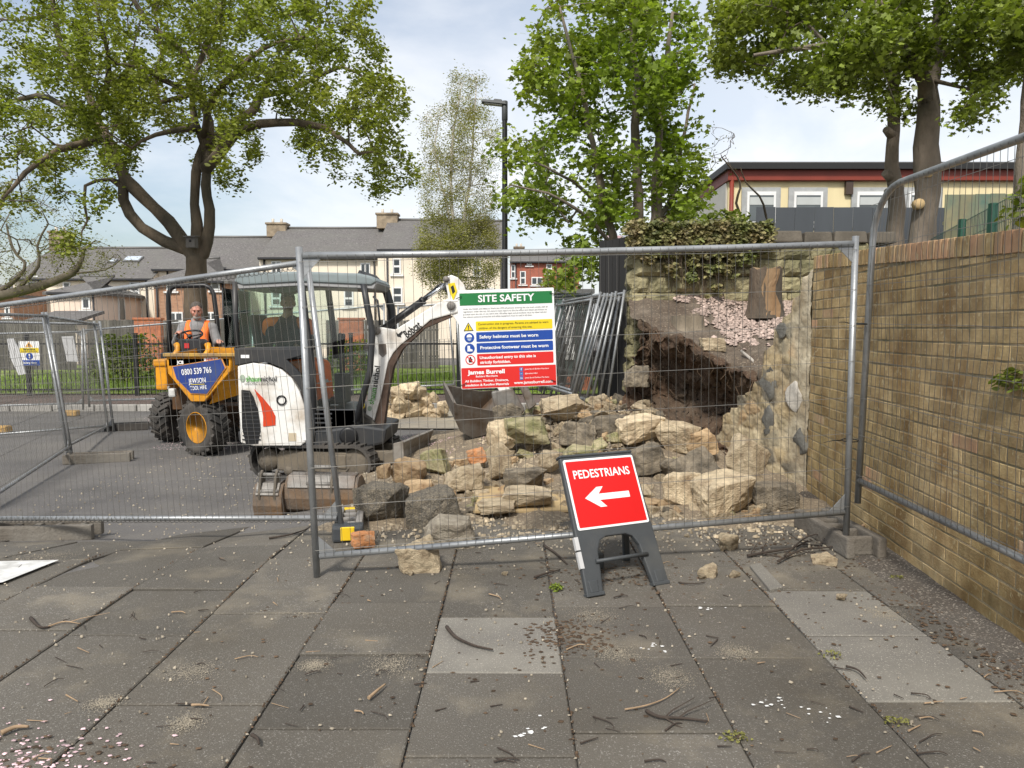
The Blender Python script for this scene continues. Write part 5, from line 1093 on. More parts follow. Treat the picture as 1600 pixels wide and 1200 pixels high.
# pictograms
def disc(x, y, r_, n=28): return [(sx_(x) + r_ * k_ * math.cos(2 * math.pi * i / n), sy_(y) + r_ * k_ * math.sin(2 * math.pi * i / n)) for i in range(n)]
tri = lambda x, y, r_: [(sx_(x) + r_ * k_ * math.cos(R(a)), sy_(y) + r_ * k_ * math.sin(R(a))) for a in (-30, 90, 210)]
slab2(bd, 'warning_triangle', tri(14.5, 59, 9), K_T, .0055, .003); slab2(bd, 'warning_triangle', tri(14.5, 59, 6.9), Y_T, .0066, .003); btxt('!', 14.5, 58.4, 9, K_T, bold=.4)
for y in (74, 91): slab2(bd, 'blue_disc', disc(15.2, y, 7.7), B_T, .0055, .003)
slab2(bd, 'helmet_mark', [(sx_(15.2) + 4.2 * k_ * math.cos(R(a)), sy_(73.4) + 4.6 * k_ * math.sin(R(a))) for a in range(0, 181, 15)] + [(sx_(9.6), sy_(74.6)), (sx_(20.8), sy_(74.6))][:0], W_P, .0066, .003); slab2(bd, 'face_mark', [(sx_(15.2) + 3.3 * k_ * math.cos(R(a)), sy_(75) + 4 * k_ * math.sin(R(a))) for a in range(180, 361, 20)], flat('face_pale_blue', (.3, .38, .55)), .0066, .003)
slab2(bd, 'boot_mark', [(sx_(x), sy_(y)) for x, y in ((11.5, 95.3), (19.5, 95.3), (19.3, 92.5), (15.8, 91.2), (15.6, 86.8), (11.9, 86.4))], W_P, .0066, .003)
slab2(bd, 'prohibition_ring', disc(15.6, 108.5, 7.8), R_T, .0055, .003); slab2(bd, 'prohibition_disc', disc(15.6, 108.5, 6.2), W_P, .0062, .003); slab2(bd, 'figure_mark', [(sx_(x), sy_(y)) for x, y in ((13.2, 112.6), (17.6, 112.6), (19, 108), (17.2, 106.5), (16.6, 103.8), (14.6, 103.8), (14, 106.5), (12.4, 108))], K_T, .007, .003); slab2(bd, 'slash', [(sx_(x), sy_(y)) for x, y in ((10.6, 104.4), (11.7, 103.3), (20.6, 112.6), (19.5, 113.7))], R_T, .0078, .003)
for x, y, s_ in ((2, 11, 1), (147, 9, -1), (4, 146, 1), (144, 146, -1)):
    m_ = MB(); m_.tube([(sx_(x) + s_ * .014, sy_(y) + .004, .0), (sx_(x) + s_ * .012, sy_(y) + .004, .012), (sx_(x) - s_ * .012, sy_(y) - .006, .012), (sx_(x) - s_ * .02, sy_(y) - .008, -.012)], .0024, 5); m_.build('board_tie', TIE, bd)

# ================================================================ small warning board and white boards on the left fence
p = at(50, 552, 11.4); t = thing('warning_sign', 'small white, yellow and blue warning board hung on the left fence', 'sign', (p.x, p.y - .06, p.z), R(4))
m_ = MB(); hw, hh = .155, .195; m_.box((0, 0, 0), (2 * hw, .006, 2 * hh)); m_.build('board', W_T, t)
m_ = MB(); m_.box((0, -.004, .05), (2 * hw - .02, .006, .075)); m_.build('yellow_band', Y_T, t); m_ = MB(); m_.box((0, -.004, -.15), (2 * hw - .004, .006, .085)); m_.build('blue_band', B_T, t)
FR = Matrix(((1, 0, 0, 0), (0, 0, -1, 0), (0, 1, 0, 0), (0, 0, 0, 1)))     # text plane facing the viewer
m_ = MB(FR); m_.prism([(-.06, .1), (.06, .1), (0, .185)], .006); m_.build('warning_triangle', mat('triangle_orange', (.7, .38, .1), .6), t); m_ = MB(FR); m_.prism([(.055 * math.cos(a / 10 * math.pi), -.045 + .055 * math.sin(a / 10 * math.pi)) for a in range(20)], .006); m_.build('blue_disc', B_T, t)
text('!', .07, K_T, t, FR @ Matrix.Translation((0, .13, .0085)), bold=.003); text('Warning', .05, K_T, t, FR @ Matrix.Translation((0, .065, .009)), width=.18, bold=.001); text('Construction site', .028, K_T, t, FR @ Matrix.Translation((0, .032, .009)), width=.24); text('!', .09, W_P, t, FR @ Matrix.Translation((0, -.045, .009)), bold=.004); text('Safety first', .045, W_P, t, FR @ Matrix.Translation((0, -.15, .009)), width=.22, bold=.001)
PB = flat('pale_board', (.5, .5, .5))
p = at(26, 558, 11.0); t = thing('plastic_sheet', 'torn white plastic strip hanging on the left fence beside the warning board', 'plastic strip', (p.x, p.y, p.z)); m_ = MB(); m_.xz([(-.13, .29), (-.03, .3), (.05, .1), (.13, -.26), (.02, -.28), (-.1, .0)], -.006, .006); m_.build('sheet', PB, t)
p = at(110, 546, 11.6); t = thing('white_panel', 'white oblong panel hanging right of the warning board', 'panel', (p.x, p.y, p.z)); m_ = MB(); m_.xz([(-.13, .21), (.06, .22), (.12, -.2), (-.06, -.2)], -.008, .008); m_.build('sheet', PB, t)

# ================================================================ red pedestrian sign on a folding frame
GP = mat('sign_frame_plastic', (.055, .06, .064), .5, .1, 6, .15, 120, col2=(.085, .085, .08), c2amt=.3)
f0, f1 = gr(918, 934), gr(1046, 912); yaw = math.atan2(f1.y - f0.y, f1.x - f0.x); L_ = (f1 - f0).length
top = at(873, 712, 4.33); lean = math.acos(min(1, top.z / .82))
ps = thing('pedestrian_sign', 'red pedestrians arrow sign on a dark grey folding frame on the paving', 'sign', (f0.x, f0.y, 0), yaw)
Wd = L_; Hh = .82; TB = Matrix.Rotation(math.pi / 2 - lean, 4, 'X')     # local XY plate plane tilted back
m_ = MB(TB); a_ = [(.0, 0), (.105, 0), (.125, .15), (.135, .25), (.165, .305), (.21, .325), (Wd - .21, .325), (Wd - .165, .305), (Wd - .135, .25), (Wd - .125, .15), (Wd - .105, 0), (Wd, 0), (Wd - .012, .4), (Wd - .02, Hh), (.02, Hh), (.012, .4)]
# build as strips so the arch stays clean
def strip(poly): m_.prism(poly, 0.0, h0=-.035)
strip([a_[0], a_[1], a_[2], a_[3], a_[4], (.012, .36)]); strip([(Wd - .012, .36), a_[7], a_[8], a_[9], a_[10], a_[11]]); strip([(.012, .36), a_[4], a_[5], a_[6], a_[7], (Wd - .012, .36), a_[13], a_[14]])
m_.build('front_frame', GP, ps, bevel=.008, seg=2, clean=True)
for o_ in (0, Wd - .11):
    m_ = MB(TB); m_.prism([(o_ + .03, .02), (o_ + .08, .02), (o_ + .085, .09), (o_ + .025, .09)], .006, h0=-.02); m_.prism([(o_ - .004, 0), (o_ + .112, 0), (o_ + .112, .022), (o_ - .004, .022)], .012, h0=-.045); m_.build('foot', GP, ps, bevel=.004)
m_ = MB(TB); m_.prism([(.02, Hh), (Wd - .02, Hh), (Wd - .02, Hh + .018), (.02, Hh + .018)], .004, h0=-.06); m_.build('top_edge', GP, ps, bevel=.006)
pw = Wd - .062; x0_ = .034; y0_ = .375; y1_ = .805
REDP = mat('sign_red', (.62, .008, .008), .45, .06, 3)
m_ = MB(TB); m_.prism(rr_poly(x0_, y0_, x0_ + pw, y1_, .012), .004, h0=-.002); m_.build('white_border', W_P, ps); m_ = MB(TB); m_.prism(rr_poly(x0_ + .013, y0_ + .013, x0_ + pw - .013, y1_ - .013, .006), .0055, h0=0); m_.build('red_face', REDP, ps)
text('PEDESTRIANS', .072, W_P, ps, TB @ Matrix.Translation((x0_ + pw / 2 - .002, y1_ - .1, .0068)), bold=.0012, width=pw * .8)
cy = y0_ + .185; cx = x0_ + pw / 2; m_ = MB(TB); m_.prism([(cx - .155, cy), (cx - .062, cy + .062), (cx - .018, cy + .062), (cx - .058, cy + .019), (cx + .155, cy + .019), (cx + .155, cy - .019), (cx - .058, cy - .019), (cx - .018, cy - .062), (cx - .062, cy - .062)], .0068, h0=.004); m_.build('arrow', W_P, ps)
TB2 = Matrix.Translation((0, 2 * Hh * math.sin(lean) * .62, 0)) @ Matrix.Rotation(math.pi / 2 + lean * .25, 4, 'X')
m_ = MB(TB2); H2 = Hh * .84
for xa, xb in ((.24, .12), (Wd + .0, Wd - .1)): m_.prism([(xa - .022, 0), (xa + .022, 0), (xb + .022, H2), (xb - .022, H2)], .03, h0=0)
m_.prism([(.23, .2), (Wd - .02, .2), (Wd - .02, .235), (.23, .235)], .025, h0=.002); m_.build('rear_frame', GP, ps, bevel=.006)
m_ = MB(); yb = 2 * Hh * math.sin(lean) * .62; hz_ = .17; m_.tube([(.1, lean * .17, hz_), (Wd - .1, lean * .17, hz_)], .012, 8); m_.build('crossbar', GP, ps)
m_ = MB(); m_.box((.27, yb * .9, .05), (.14, .1, .1)); m_.build('weight', GP, ps, bevel=.01)
m_ = MB(TB); m_.prism([(-.004, .16), (.022, .16), (.022, .255), (-.004, .255)], .0035, h0=-.02); m_.prism([(-.004, .265), (.022, .265), (.022, .34), (-.004, .34)], .0035, h0=-.02); m_.build('sticker', PB, ps)
# ================================================================ mini excavator
EO = V((-2.155, 8.29, gz(-2.155, 8.29)))
def EX(px, py, yl):
    p = at(px, py, EO.y + yl); return (p.x - EO.x, p.z - EO.z)
def EP(pts, yl): return [EX(a, b, yl) for a, b in pts]
ex = thing('mini_excavator', 'white and black tracked mini excavator with a raised arm and a driver in the cab', 'excavator', tuple(EO))
GR_D = mat('cab_dark_grey', (.03, .032, .035), .45, .15, 5, col2=(.06, .055, .05), c2amt=.3); GR_M = mat('muddy_grey', (.075, .068, .058), .85, .25, 6, .4, 40, col2=(.14, .115, .085), c2amt=.5)
ORED = mat('swoosh_red', (.55, .05, .012), .45, .08); GLS = glass('cab_glass', (.78, .90, .86), .985); GLC = glass('cab_clear_glass', (.93, .96, .95), .985)
# tracks
UR = R(-13); CT = Matrix.Rotation(UR, 4, 'Z')
def track(yc):
    wd = .23; hw = wd / 2; Lh, r_ = .535, .2; zc = .215
    def path(rr, n=9):
        pts = []
        for i in range(n + 1): a = R(90 - 180 * i / n); pts.append((Lh + rr * math.cos(a), zc + rr * math.sin(a)))
        for i in range(n + 1): a = R(270 - 180 * i / n); pts.append((-Lh + rr * math.cos(a), zc + rr * math.sin(a)))
        return pts
    def dens(pts, st=.07):
        o_ = []
        for a, b in zip(pts, pts[1:] + pts[:1]):
            l = math.hypot(b[0] - a[0], b[1] - a[1]); k = max(1, round(l / st))
            for i in range(k): o_.append((lerp(a[0], b[0], i / k), lerp(a[1], b[1], i / k)))
        return o_
    po = dens(path(r_ + .012)); k = len(po)
    m_ = MB(CT @ Matrix.Translation((0, yc, 0))); cx = [(-Lh, zc), (Lh, zc)]
    vs = []
    for (x, z) in po:
        c_ = (min(max(x, -Lh), Lh), zc); dx, dz = x - c_[0], z - c_[1]; l = math.hypot(dx, dz) or 1; sg = -.018 * math.sin(math.pi * (x + Lh) / (2 * Lh)) if (z > zc and abs(x) < Lh) else 0
        xi, zi = x - dx / l * .032, z - dz / l * .032
        vs += [(x, -hw, z + sg), (x, hw, z + sg), (xi, hw, zi + sg), (xi, -hw, zi + sg)]
    fs = []
    for i in range(k):
        a, b = 4 * i, 4 * ((i + 1) % k)
        for j in range(4): fs.append((a + j, a + (j + 1) % 4, b + (j + 1) % 4, b + j))
    m_.add(vs, fs)
    for i in range(0, k):
        x, z = po[i]; c_ = (min(max(x, -Lh), Lh), zc); an = math.atan2(z - c_[1], x - c_[0]); sg = -.018 * math.sin(math.pi * (x + Lh) / (2 * Lh)) if (z > zc and abs(x) < Lh) else 0
        m_.box((x + .008 * math.cos(an), (-1) ** i * .02, z + .008 * math.sin(an) + sg), (.026, wd - .05, .03), (0, -an, 0))
    tr = m_.build('track', RUBBER, ex, clean=True)
    s_ = -1 if yc < 0 else 1; ym = yc + s_ * .02
    m_ = MB(CT); m_.xz([(-.42, .1), (.42, .1), (.5, .18), (.5, .3), (.42, .335), (-.36, .335), (-.42, .28)], yc - .075, yc + .075); m_.xz([(.22, .15), (.44, .15), (.44, .31), (.22, .31)], yc - .09, yc + .09); m_.build('track_frame', MUDST, tr, bevel=.012)
    for nm, x in (('idler_wheel', Lh + .0), ('drive_sprocket', -Lh)):
        m_ = MB(CT @ Matrix.Translation((x, yc, zc)) @ Matrix.Rotation(R(90), 4, 'X')); rr = .165
        if nm == 'drive_sprocket':
            m_.lathe([(.12, -.075), (.13, -.06), (.13, .06), (.12, .08), (.075, .1), (.07, .105)], 22)
            for i in range(8): a = i * .785; m_.box((.06 * math.cos(a), .06 * math.sin(a), .1 * 1), (.014, .014, .02))
        else: m_.lathe([(.12, -.06), (rr, -.05), (rr, .05), (.12, .06), (.05, .08)], 22)
        m_.build(nm, MUDST, tr)
    for x in (-.28, 0, .28):
        m_ = MB(CT @ Matrix.Translation((x, yc, .1)) @ Matrix.Rotation(R(90), 4, 'X')); m_.lathe([(.05, -.08), (.062, -.05), (.062, .05), (.05, .08)], 14); m_.build('track_roller', MUDST, tr)
track(-.375); track(.375)
m_ = MB(CT); m_.box((0, 0, .3), (.7, .56, .16)); m_.lathe([(.33, .36), (.33, .43)], 28); m_.build('carbody', GR_M, ex, bevel=.015)
# dozer blade
BLST = mat('scuffed_blade', (.27, .255, .23), .6, .3, 6, .3, 30, metal=.2, col2=(.16, .13, .1), c2amt=.5)
m_ = MB(CT); prof_ = [(.0, .02), (-.035, .08), (-.045, .17), (-.02, .26), (.0, .28), (.022, .27), (-.015, .17), (-.005, .08), (.03, .02)]
m_.xz([(p[0] * 1.2 + 1.1, p[1] * 1.15 + .17) for p in prof_], -.5, .5); m_.xz([(1.02, .19), (1.15, .17), (1.13, .5), (1.02, .47)], -.515, -.495); bl_ = m_.build('dozer_blade', BLST, ex, bevel=.004)
m_ = MB(CT)
for y in (-.25, .25): m_.xz([(.45, .24), (1.05, .22), (1.05, .34), (.45, .34)], y - .045, y + .045)
m_.xz([(.86, .22), (1.05, .22), (1.05, .38), (.86, .34)], -.4, .4); m_.build('blade_arm', MUDST, bl_, bevel=.008)
# upper body: base plate, counterweight
yN = -.47
base_o = EP([(370, 674), (372, 690), (382, 699), (470, 702), (560, 703), (600, 694), (604, 670), (560, 664), (480, 676)], yN)
m_ = MB(); m_.xz(base_o, -.46, .46); m_.build('counterweight', GR_D, ex, bevel=.03, seg=2)
m_ = MB(); m_.xz(EP([(478, 676), (560, 664), (560, 640), (486, 640)], yN), -.45, .45); m_.build('floor_plate', GR_D, ex, bevel=.01)
# white engine cover with a curved front edge
cov = EP([(371, 572), (373, 640), (376, 692), (396, 697), (470, 697), (478, 690), (480, 664), (476, 636), (468, 612), (456, 592), (440, 578), (420, 570), (395, 567)], yN - .01)
m_ = MB(); m_.xz(cov, -.48, -.40); m_.build('engine_cover', DIRTW, ex, bevel=.018, seg=3)
m_ = MB(); m_.xz(EP([(371, 571), (372, 696), (420, 697), (450, 640), (430, 590), (400, 571)], yN), -.40, .47); m_.build('rear_hood', DIRTW, ex, bevel=.05, seg=3)
cov2 = EP([(366, 545), (367, 571), (395, 565), (421, 567), (441, 575), (458, 590), (471, 611), (479, 636), (483, 664), (482, 696), (490, 696), (492, 660), (488, 630), (478, 602), (466, 580), (448, 562), (470, 556), (478, 545)], yN)
m_ = MB(); m_.xz(cov2, -.475, -.43); m_.build('dark_trim', GR_D, ex, bevel=.006)
m_ = MB(); m_.xz(EP([(378, 609), (379, 668), (385, 694), (404, 693), (408, 668), (404, 640), (397, 620), (391, 610)], yN), -.487, -.478); gl = m_.build('grille', BLACK, ex)
m_ = MB()
for i in range(13):
    x0, z0 = EX(380, 613 + i * 6.1, yN); x1 = EX(391 + min(15, i * 2), 613, yN)[0]; m_.box(((x0 + x1) / 2, -.489, z0), (x1 - x0, .008, .012))
m_.build('louvres', GR_D, gl)
m_ = MB(); m_.xz(EP([(398, 608), (412, 622), (425, 638), (431, 650), (431, 664), (415, 666), (412, 666), (412, 650), (408, 630)], yN), -.488, -.479); m_.build('red_swoosh', ORED, ex)
q = EX(440.5, 625, yN); m_ = MB(Matrix.Translation((q[0], -.48, q[1])) @ Matrix.Rotation(R(90), 4, 'X')); m_.lathe([(.055, -.01), (.056, .014), (.042, .014), (.04, 0), (.001, -.002)], 20); m_.build('filler_cap', BLACK, ex)
XZ = lambda x, y, z: Matrix(((1, 0, 0, x), (0, 0, -1, y), (0, 1, 0, z), (0, 0, 0, 1)))
GRN = flat('logo_green', (.07, .36, .03)); KPR = K_T
q = EX(410.5, 592, yN); scl = (EO.y + yN) / FPX
text('shaun', 13 * scl, GRN, ex, XZ(EX(397, 592, yN)[0], -.492, q[1]), width=23 * scl, bold=.001); text('nichol', 13 * scl, KPR, ex, XZ(EX(421, 592, yN)[0], -.492, q[1]), width=24 * scl, bold=.001); text('LANDSCAPING  &  GROUNDWORK', 5 * scl, KPR, ex, XZ(EX(407, 599, yN)[0], -.492, EX(407, 599.5, yN)[1]), width=48 * scl)
qq = EX(379.5, 591, yN); m_ = MB(XZ(qq[0], -.483, qq[1])); m_.prism([(.03 * math.cos(a * .524), .042 * math.sin(a * .524)) for a in range(12)], .004); m_.prism([(.022 * math.cos(a * .524), .034 * math.sin(a * .524)) for a in range(12)], .0055); m_.build('logo', [flat('logo_grey', (.35, .42, .33))], ex)
for (px, py, wd, hh, m_t) in ((457, 683, 12, 13, flat('label_buff', (.5, .42, .3))), (480, 682, 14, 12, W_P), (383, 557, 13, 5, W_P)):
    q = EX(px, py, yN - .01); m_ = MB(); m_.box((q[0], -.478, q[1]), (wd * scl, .012, hh * scl)); m_.build('sticker', m_t, ex)
# cab: pillars, roof, glass
def pill(name, pts, y, r_, m=GR_D, flat_=1.): m_ = MB(); m_.tube([(*EX(a, b, y)[:1], y, EX(a, b, y)[1]) for a, b in pts], r_, 8); return m_.build(name, m, ex)
yn, yf = -.43, .43
roofp = EP([(366, 441), (370, 430), (382, 426), (470, 424), (560, 427), (583, 432), (590, 440), (580, 446), (470, 441), (380, 446)], yn)
m_ = MB(); m_.xz(roofp, yn - .02, yf + .02); m_.build('cab_roof', mat('roof_grey_blue', (.20, .235, .24), .4, .1, 5), ex, bevel=.03, seg=3)
m_ = MB(); m_.xz(EP([(368, 441), (590, 441), (584, 452), (470, 447), (372, 452)], yn), yn, yf); m_.build('roof_lining', flat('lining_grey', (.3, .3, .3)), ex, bevel=.01)
pill('rear_pillar', [(367, 440), (368, 500), (373, 560)], yn, .03); pill('rear_pillar', [(378, 445), (378, 500), (380, 560)], yf, .03)
pill('door_pillar', [(471, 446), (477, 500), (488, 580), (491, 690)], yn, .042)
pill('mid_pillar', [(512, 446), (519, 500), (525, 560)], yf, .038); pill('front_pillar', [(568, 444), (574, 480), (582, 520), (578, 580), (556, 660)], yn, .036)
pill('front_guard', [(560, 428), (585, 436), (604, 456), (612, 485), (614, 530), (606, 600)], yf, .05); pill('grab_handle', [(583, 463), (590, 470), (592, 490), (594, 508)], yn - .03, .012)
m_ = MB(); m_.tube([(EX(566, 434, yn)[0], yn, EX(566, 434, yn)[1]), (EX(562, 430, yf)[0], yf, EX(562, 430, yf)[1])], .035, 8); m_.build('roof_crossbar', BLACK, ex)
m_ = MB(); m_.xz(EP([(366, 543), (479, 541), (484, 560), (450, 560), (372, 572)], yn), yn - .03, yn + .02); m_.build('cab_sill', GR_D, ex, bevel=.01)
m_ = MB(); m_.xz(EP([(372, 452), (470, 447), (478, 541), (375, 545)], yn), yn - .004, yn + .002); m_.build('side_glass', GLS, ex)
m_ = MB(); m_.box((EX(372, 500, 0)[0], 0, EX(372, 498, 0)[1]), (.006, .8, .66)); m_.build('rear_glass', GLS, ex)
m_ = MB(); m_.xz(EP([(469, 450), (558, 449), (574, 520), (482, 545)], yn), yn - .002, yn + .003); m_.xz(EP([(490, 560), (576, 545), (572, 590), (552, 650), (492, 660)], yn), yn - .002, yn + .003); m_.build('door_glass', GLC, ex)
m_ = MB(); m_.xz(EP([(451, 565), (478, 562), (488, 610), (489, 655), (482, 660), (476, 620), (466, 590)], yn), yn - .012, yn - .006); m_.build('lower_glass', GLS, ex)
m_ = MB(); m_.xz(EP([(385, 452), (512, 450), (522, 545), (385, 545)], yf), yf - .003, yf + .003); m_.build('far_glass', GLC, ex)
m_ = MB(); m_.xz(EP([(490, 640), (556, 640), (556, 700), (490, 700)], yn), yn - .02, yn + .06)
for i in range(5): m_.xz(EP([(492, 645 + 7 * i), (520, 645 + 7 * i), (520, 648 + 7 * i), (492, 648 + 7 * i)], yn), yn - .035, yn - .02)
m_.build('lower_door_panel', GR_D, ex, bevel=.005)
# inside: seat, levers, headrest, mirror lamp
SEAT = mat('seat_black', (.02, .02, .022), .8, .2); m_ = MB(); q = EX(452, 560, 0); m_.box((q[0] + .02, 0, q[1] - .02), (.42, .46, .12)); m_.box((q[0] - .33, .05, q[1] + .26), (.1, .4, .5), (0, R(-10), 0)); m_.box((q[0] - .22, 0, q[1] - .3), (.5, .6, .45)); m_.build('seat', SEAT, ex, bevel=.04, seg=2)
for px, yv in ((531, -.2), (536, .22)):
    a, b = EX(px + 2, 590, yv), EX(px, 536, yv); m_ = MB(); m_.tube([(a[0], yv, a[1]), (b[0], yv, b[1])], .014, 6); m_.capsule((b[0], yv, b[1]), .022, (b[0] + .005, yv, b[1] + .09), .026, 8); m_.box((a[0], yv, a[1] - .12), (.12, .14, .34)); m_.build('control_lever', BLACK, ex)
q = EX(447, 449, yn + .1); m_ = MB(); m_.box((q[0], yn + .1, q[1]), (.08, .06, .05)); m_.build('work_lamp', PVC, ex, bevel=.01); m_ = MB(); m_.xz(EP([(415, 446), (470, 444), (470, 456), (455, 460), (430, 458)], yn + .12), yn + .06, yn + .2); m_.build('air_box', BLACK, ex, bevel=.015)
# boom
yb = -.14
bo = EP([(571, 672), (582, 674), (587, 655), (597, 618), (608, 566), (616, 551), (627, 539), (648, 522), (674, 500), (706, 491), (716, 488), (712, 470), (700, 468), (684, 474), (648, 497), (619, 515), (597, 511), (584, 519), (572, 543), (578, 561), (580, 575)], yb)
m_ = MB(); m_.xz(bo, yb - .08, yb + .08); boom = m_.build('boom', DIRTW, ex, bevel=.014, seg=2)
m_ = MB(); m_.xz(EP([(584, 674), (600, 672), (608, 610), (616, 572), (630, 545), (664, 513), (707, 495), (702, 491), (672, 502), (646, 523), (622, 543), (608, 566), (598, 612)], yb), yb - .065, yb + .095); m_.build('boom_underside', mat('rusty_brown', (.075, .048, .035), .85, .35, 8, .4, 40), boom)
for px, py, r_ in ((575, 543, .04), (591, 517, .045), (706, 478, .05)):
    q = EX(px, py, yb); m_ = MB(Matrix.Translation((q[0], yb, q[1])) @ Matrix.Rotation(R(90), 4, 'X')); m_.lathe([(r_, -.11), (r_, .1), (r_ * .7, .115)], 16); m_.build('pivot_pin', STEEL, boom)
m_ = MB(); m_.xz(EP([(594, 537), (605, 537), (606, 552), (600, 558), (594, 552)], yb), yb - .09, yb - .078); m_.build('hose_port', STEEL, boom, bevel=.005)
# the writing along the boom
def along(s_, pa, pb, sz, m, wd, dy=-.086, off=0., par=None, bold=.001):
    a, b = EX(*pa, yb), EX(*pb, yb); x = V((b[0] - a[0], 0, b[1] - a[1])).normalized(); M_ = frame(((a[0] + b[0]) / 2, yb + dy, (a[1] + b[1]) / 2), x, (0, -1, 0)); return text(s_, sz, m, par or boom, M_, width=wd, bold=bold)
sc2 = (EO.y + yb) / FPX
along('Bobcat', (634, 524.5), (658, 506), 17 * sc2, KPR, 29 * sc2, bold=.003)
m_ = MB(); m_.xz([EX(a, b, yb) for a, b in ((621, 519), (624, 522), (630, 517), (631, 520), (628, 524), (629, 527), (624, 526), (622, 525))], yb - .084, yb - .08); m_.build('logo', K_T, boom)
along('nichol', (587.5, 603), (592.5, 571), 13 * sc2, KPR, 32 * sc2); along('shaun', (582, 630), (587, 605), 13 * sc2, GRN, 26 * sc2); along('LANDSCAPING & GROUNDWORK', (588, 626), (595, 574), 3.6 * sc2, KPR, 50 * sc2, bold=0)
m_ = MB(XZ(EX(580, 637, yb)[0], yb - .082, EX(580, 637, yb)[1])); m_.prism([(.025 * math.cos(a * .524), .03 * math.sin(a * .524)) for a in range(12)], .003); m_.build('logo_ring', flat('logo_grey', (.35, .42, .33)), boom)
# rams
def ram(name, a, b, yv, rb, rr, f=.6, par=None):
    A_, B_ = EX(*a, yv), EX(*b, yv); A_ = V((A_[0], yv, A_[1])); B_ = V((B_[0], yv, B_[1])); m_ = MB(); m_.tube([A_, A_.lerp(B_, f)], rb, 12); m_.tube([A_.lerp(B_, f - .03), A_.lerp(B_, f + .01)], rb * 1.15, 12); o = m_.build(name, BLACK, par or ex); m_ = MB(); m_.tube([A_.lerp(B_, f), B_], rr, 10); m_.build('ram_rod', CHROME, o); return o
ram('dipper_ram', (598, 515), (701, 441), yb, .042, .022, .62); ram('boom_ram', (590, 690), (600, 560), yb + .1, .045, .022, .6)
# hoses
for k in range(3):
    pts = [EX(a, b, yb) for a, b in ((604, 512), (640, 486 - 3 * k), (672, 462 - 4 * k), (690, 450 - 4 * k), (702, 462))]; m_ = MB(); m_.tube([cint([V((p[0], yb + .1 + .025 * k, p[1])) for p in pts], i / 14) for i in range(15)], .011, 6); m_.build('hose', BLACK, ex)
# dipper arm
di = EP([(695, 434), (706, 430), (716, 434), (726, 446), (733, 470), (790, 598), (800, 612), (786, 620), (716, 506), (704, 488), (702, 470)], yb)
m_ = MB(); m_.xz(di, yb - .06, yb + .06); dip = m_.build('dipper_arm', DIRTW, ex, bevel=.012, seg=2)
m_ = MB(); m_.xz(EP([(701, 444), (711, 442), (715, 455), (709, 470), (703, 456)], yb), yb - .068, yb - .06); m_.build('warning_sticker', Y_T, dip); m_ = MB(); m_.xz(EP([(705, 449), (709, 446), (712, 456), (708, 460)], yb), yb - .07, yb - .068); m_.build('warning_mark', K_T, dip)
q = EX(698, 437, yb); m_ = MB(Matrix.Translation((q[0], yb, q[1])) @ Matrix.Rotation(R(90), 4, 'X')); m_.lathe([(.036, -.085), (.036, .085)], 14); m_.build('pivot_pin', STEEL, dip)
ram('bucket_ram', (732, 462), (812, 590), yb, .036, .02, .6); m_ = MB()
m_.xz(EP([(806, 590), (816, 586), (838, 632), (826, 640)], yb), yb - .07, yb - .045); m_.xz(EP([(806, 590), (816, 586), (838, 632), (826, 640)], yb), yb + .045, yb + .07); m_.xz(EP([(768, 612), (800, 606), (820, 640), (800, 662), (776, 656)], yb), yb - .08, yb + .08); m_.build('bucket_link', STEEL, ex, bevel=.012)
# digging bucket held mouth up
bc = at(742, 640, EO.y + yb) - EO; BR_ = Matrix.Translation(bc) @ Matrix.Rotation(R(20), 4, 'Z') @ Matrix.Rotation(R(24), 4, 'X')
shell = [(-.33, .22), (-.30, .02), (-.22, -.14), (-.06, -.24), (.12, -.20), (.28, .0), (.36, .12)]; inn = [(p[0] * .93 + .005, p[1] * .93 + .02) for p in shell]
m_ = MB(BR_); m_.xz(shell + inn[::-1], -.23, .23)
for y in (-.232, .218): m_.xz([(-.33, .22), (-.30, .02), (-.22, -.14), (-.06, -.24), (.12, -.20), (.28, .0), (.36, .12), (.1, .12)], y, y + .014)
bkt = m_.build('digging_bucket', STEEL, ex, bevel=.004)
m_ = MB(BR_); m_.xz([(-.345, .24), (-.32, .24), (-.29, .1), (-.315, .1)], -.24, .24); m_.build('cutting_edge', STEEL, bkt); m_ = MB(BR_)
for y in (-.07, .07): m_.xz([(.05, -.2), (.34, .08), (.46, .1), (.44, -.06), (.2, -.28)], y - .014, y + .014)
m_.build('hinge_ear', STEEL, bkt, bevel=.004)
# swing bracket at the foot of the boom
m_ = MB(); m_.xz(EP([(554, 650), (566, 640), (584, 652), (596, 672), (600, 694), (584, 702), (560, 698)], yb), yb - .13, yb + .13); m_.xz(EP([(553, 642), (560, 636), (572, 672), (566, 694), (556, 690)], yb), yb - .17, yb - .13); m_.build('swing_bracket', GR_M, ex, bevel=.02)
q = EX(569, 632, yb); m_ = MB(); m_.box((q[0], yb - .1, q[1]), (.05, .05, .07)); m_.build('beacon', Y_T, ex, bevel=.01)
m_ = MB(); q = EX(546, 680, yn); m_.lathe([(.1, -.02), (.1, .02), (.07, .025)], 18, Matrix.Translation((q[0], yn - .04, q[1])) @ Matrix.Rotation(R(90), 4, 'X')); m_.build('hose_reel', BLACK, ex)

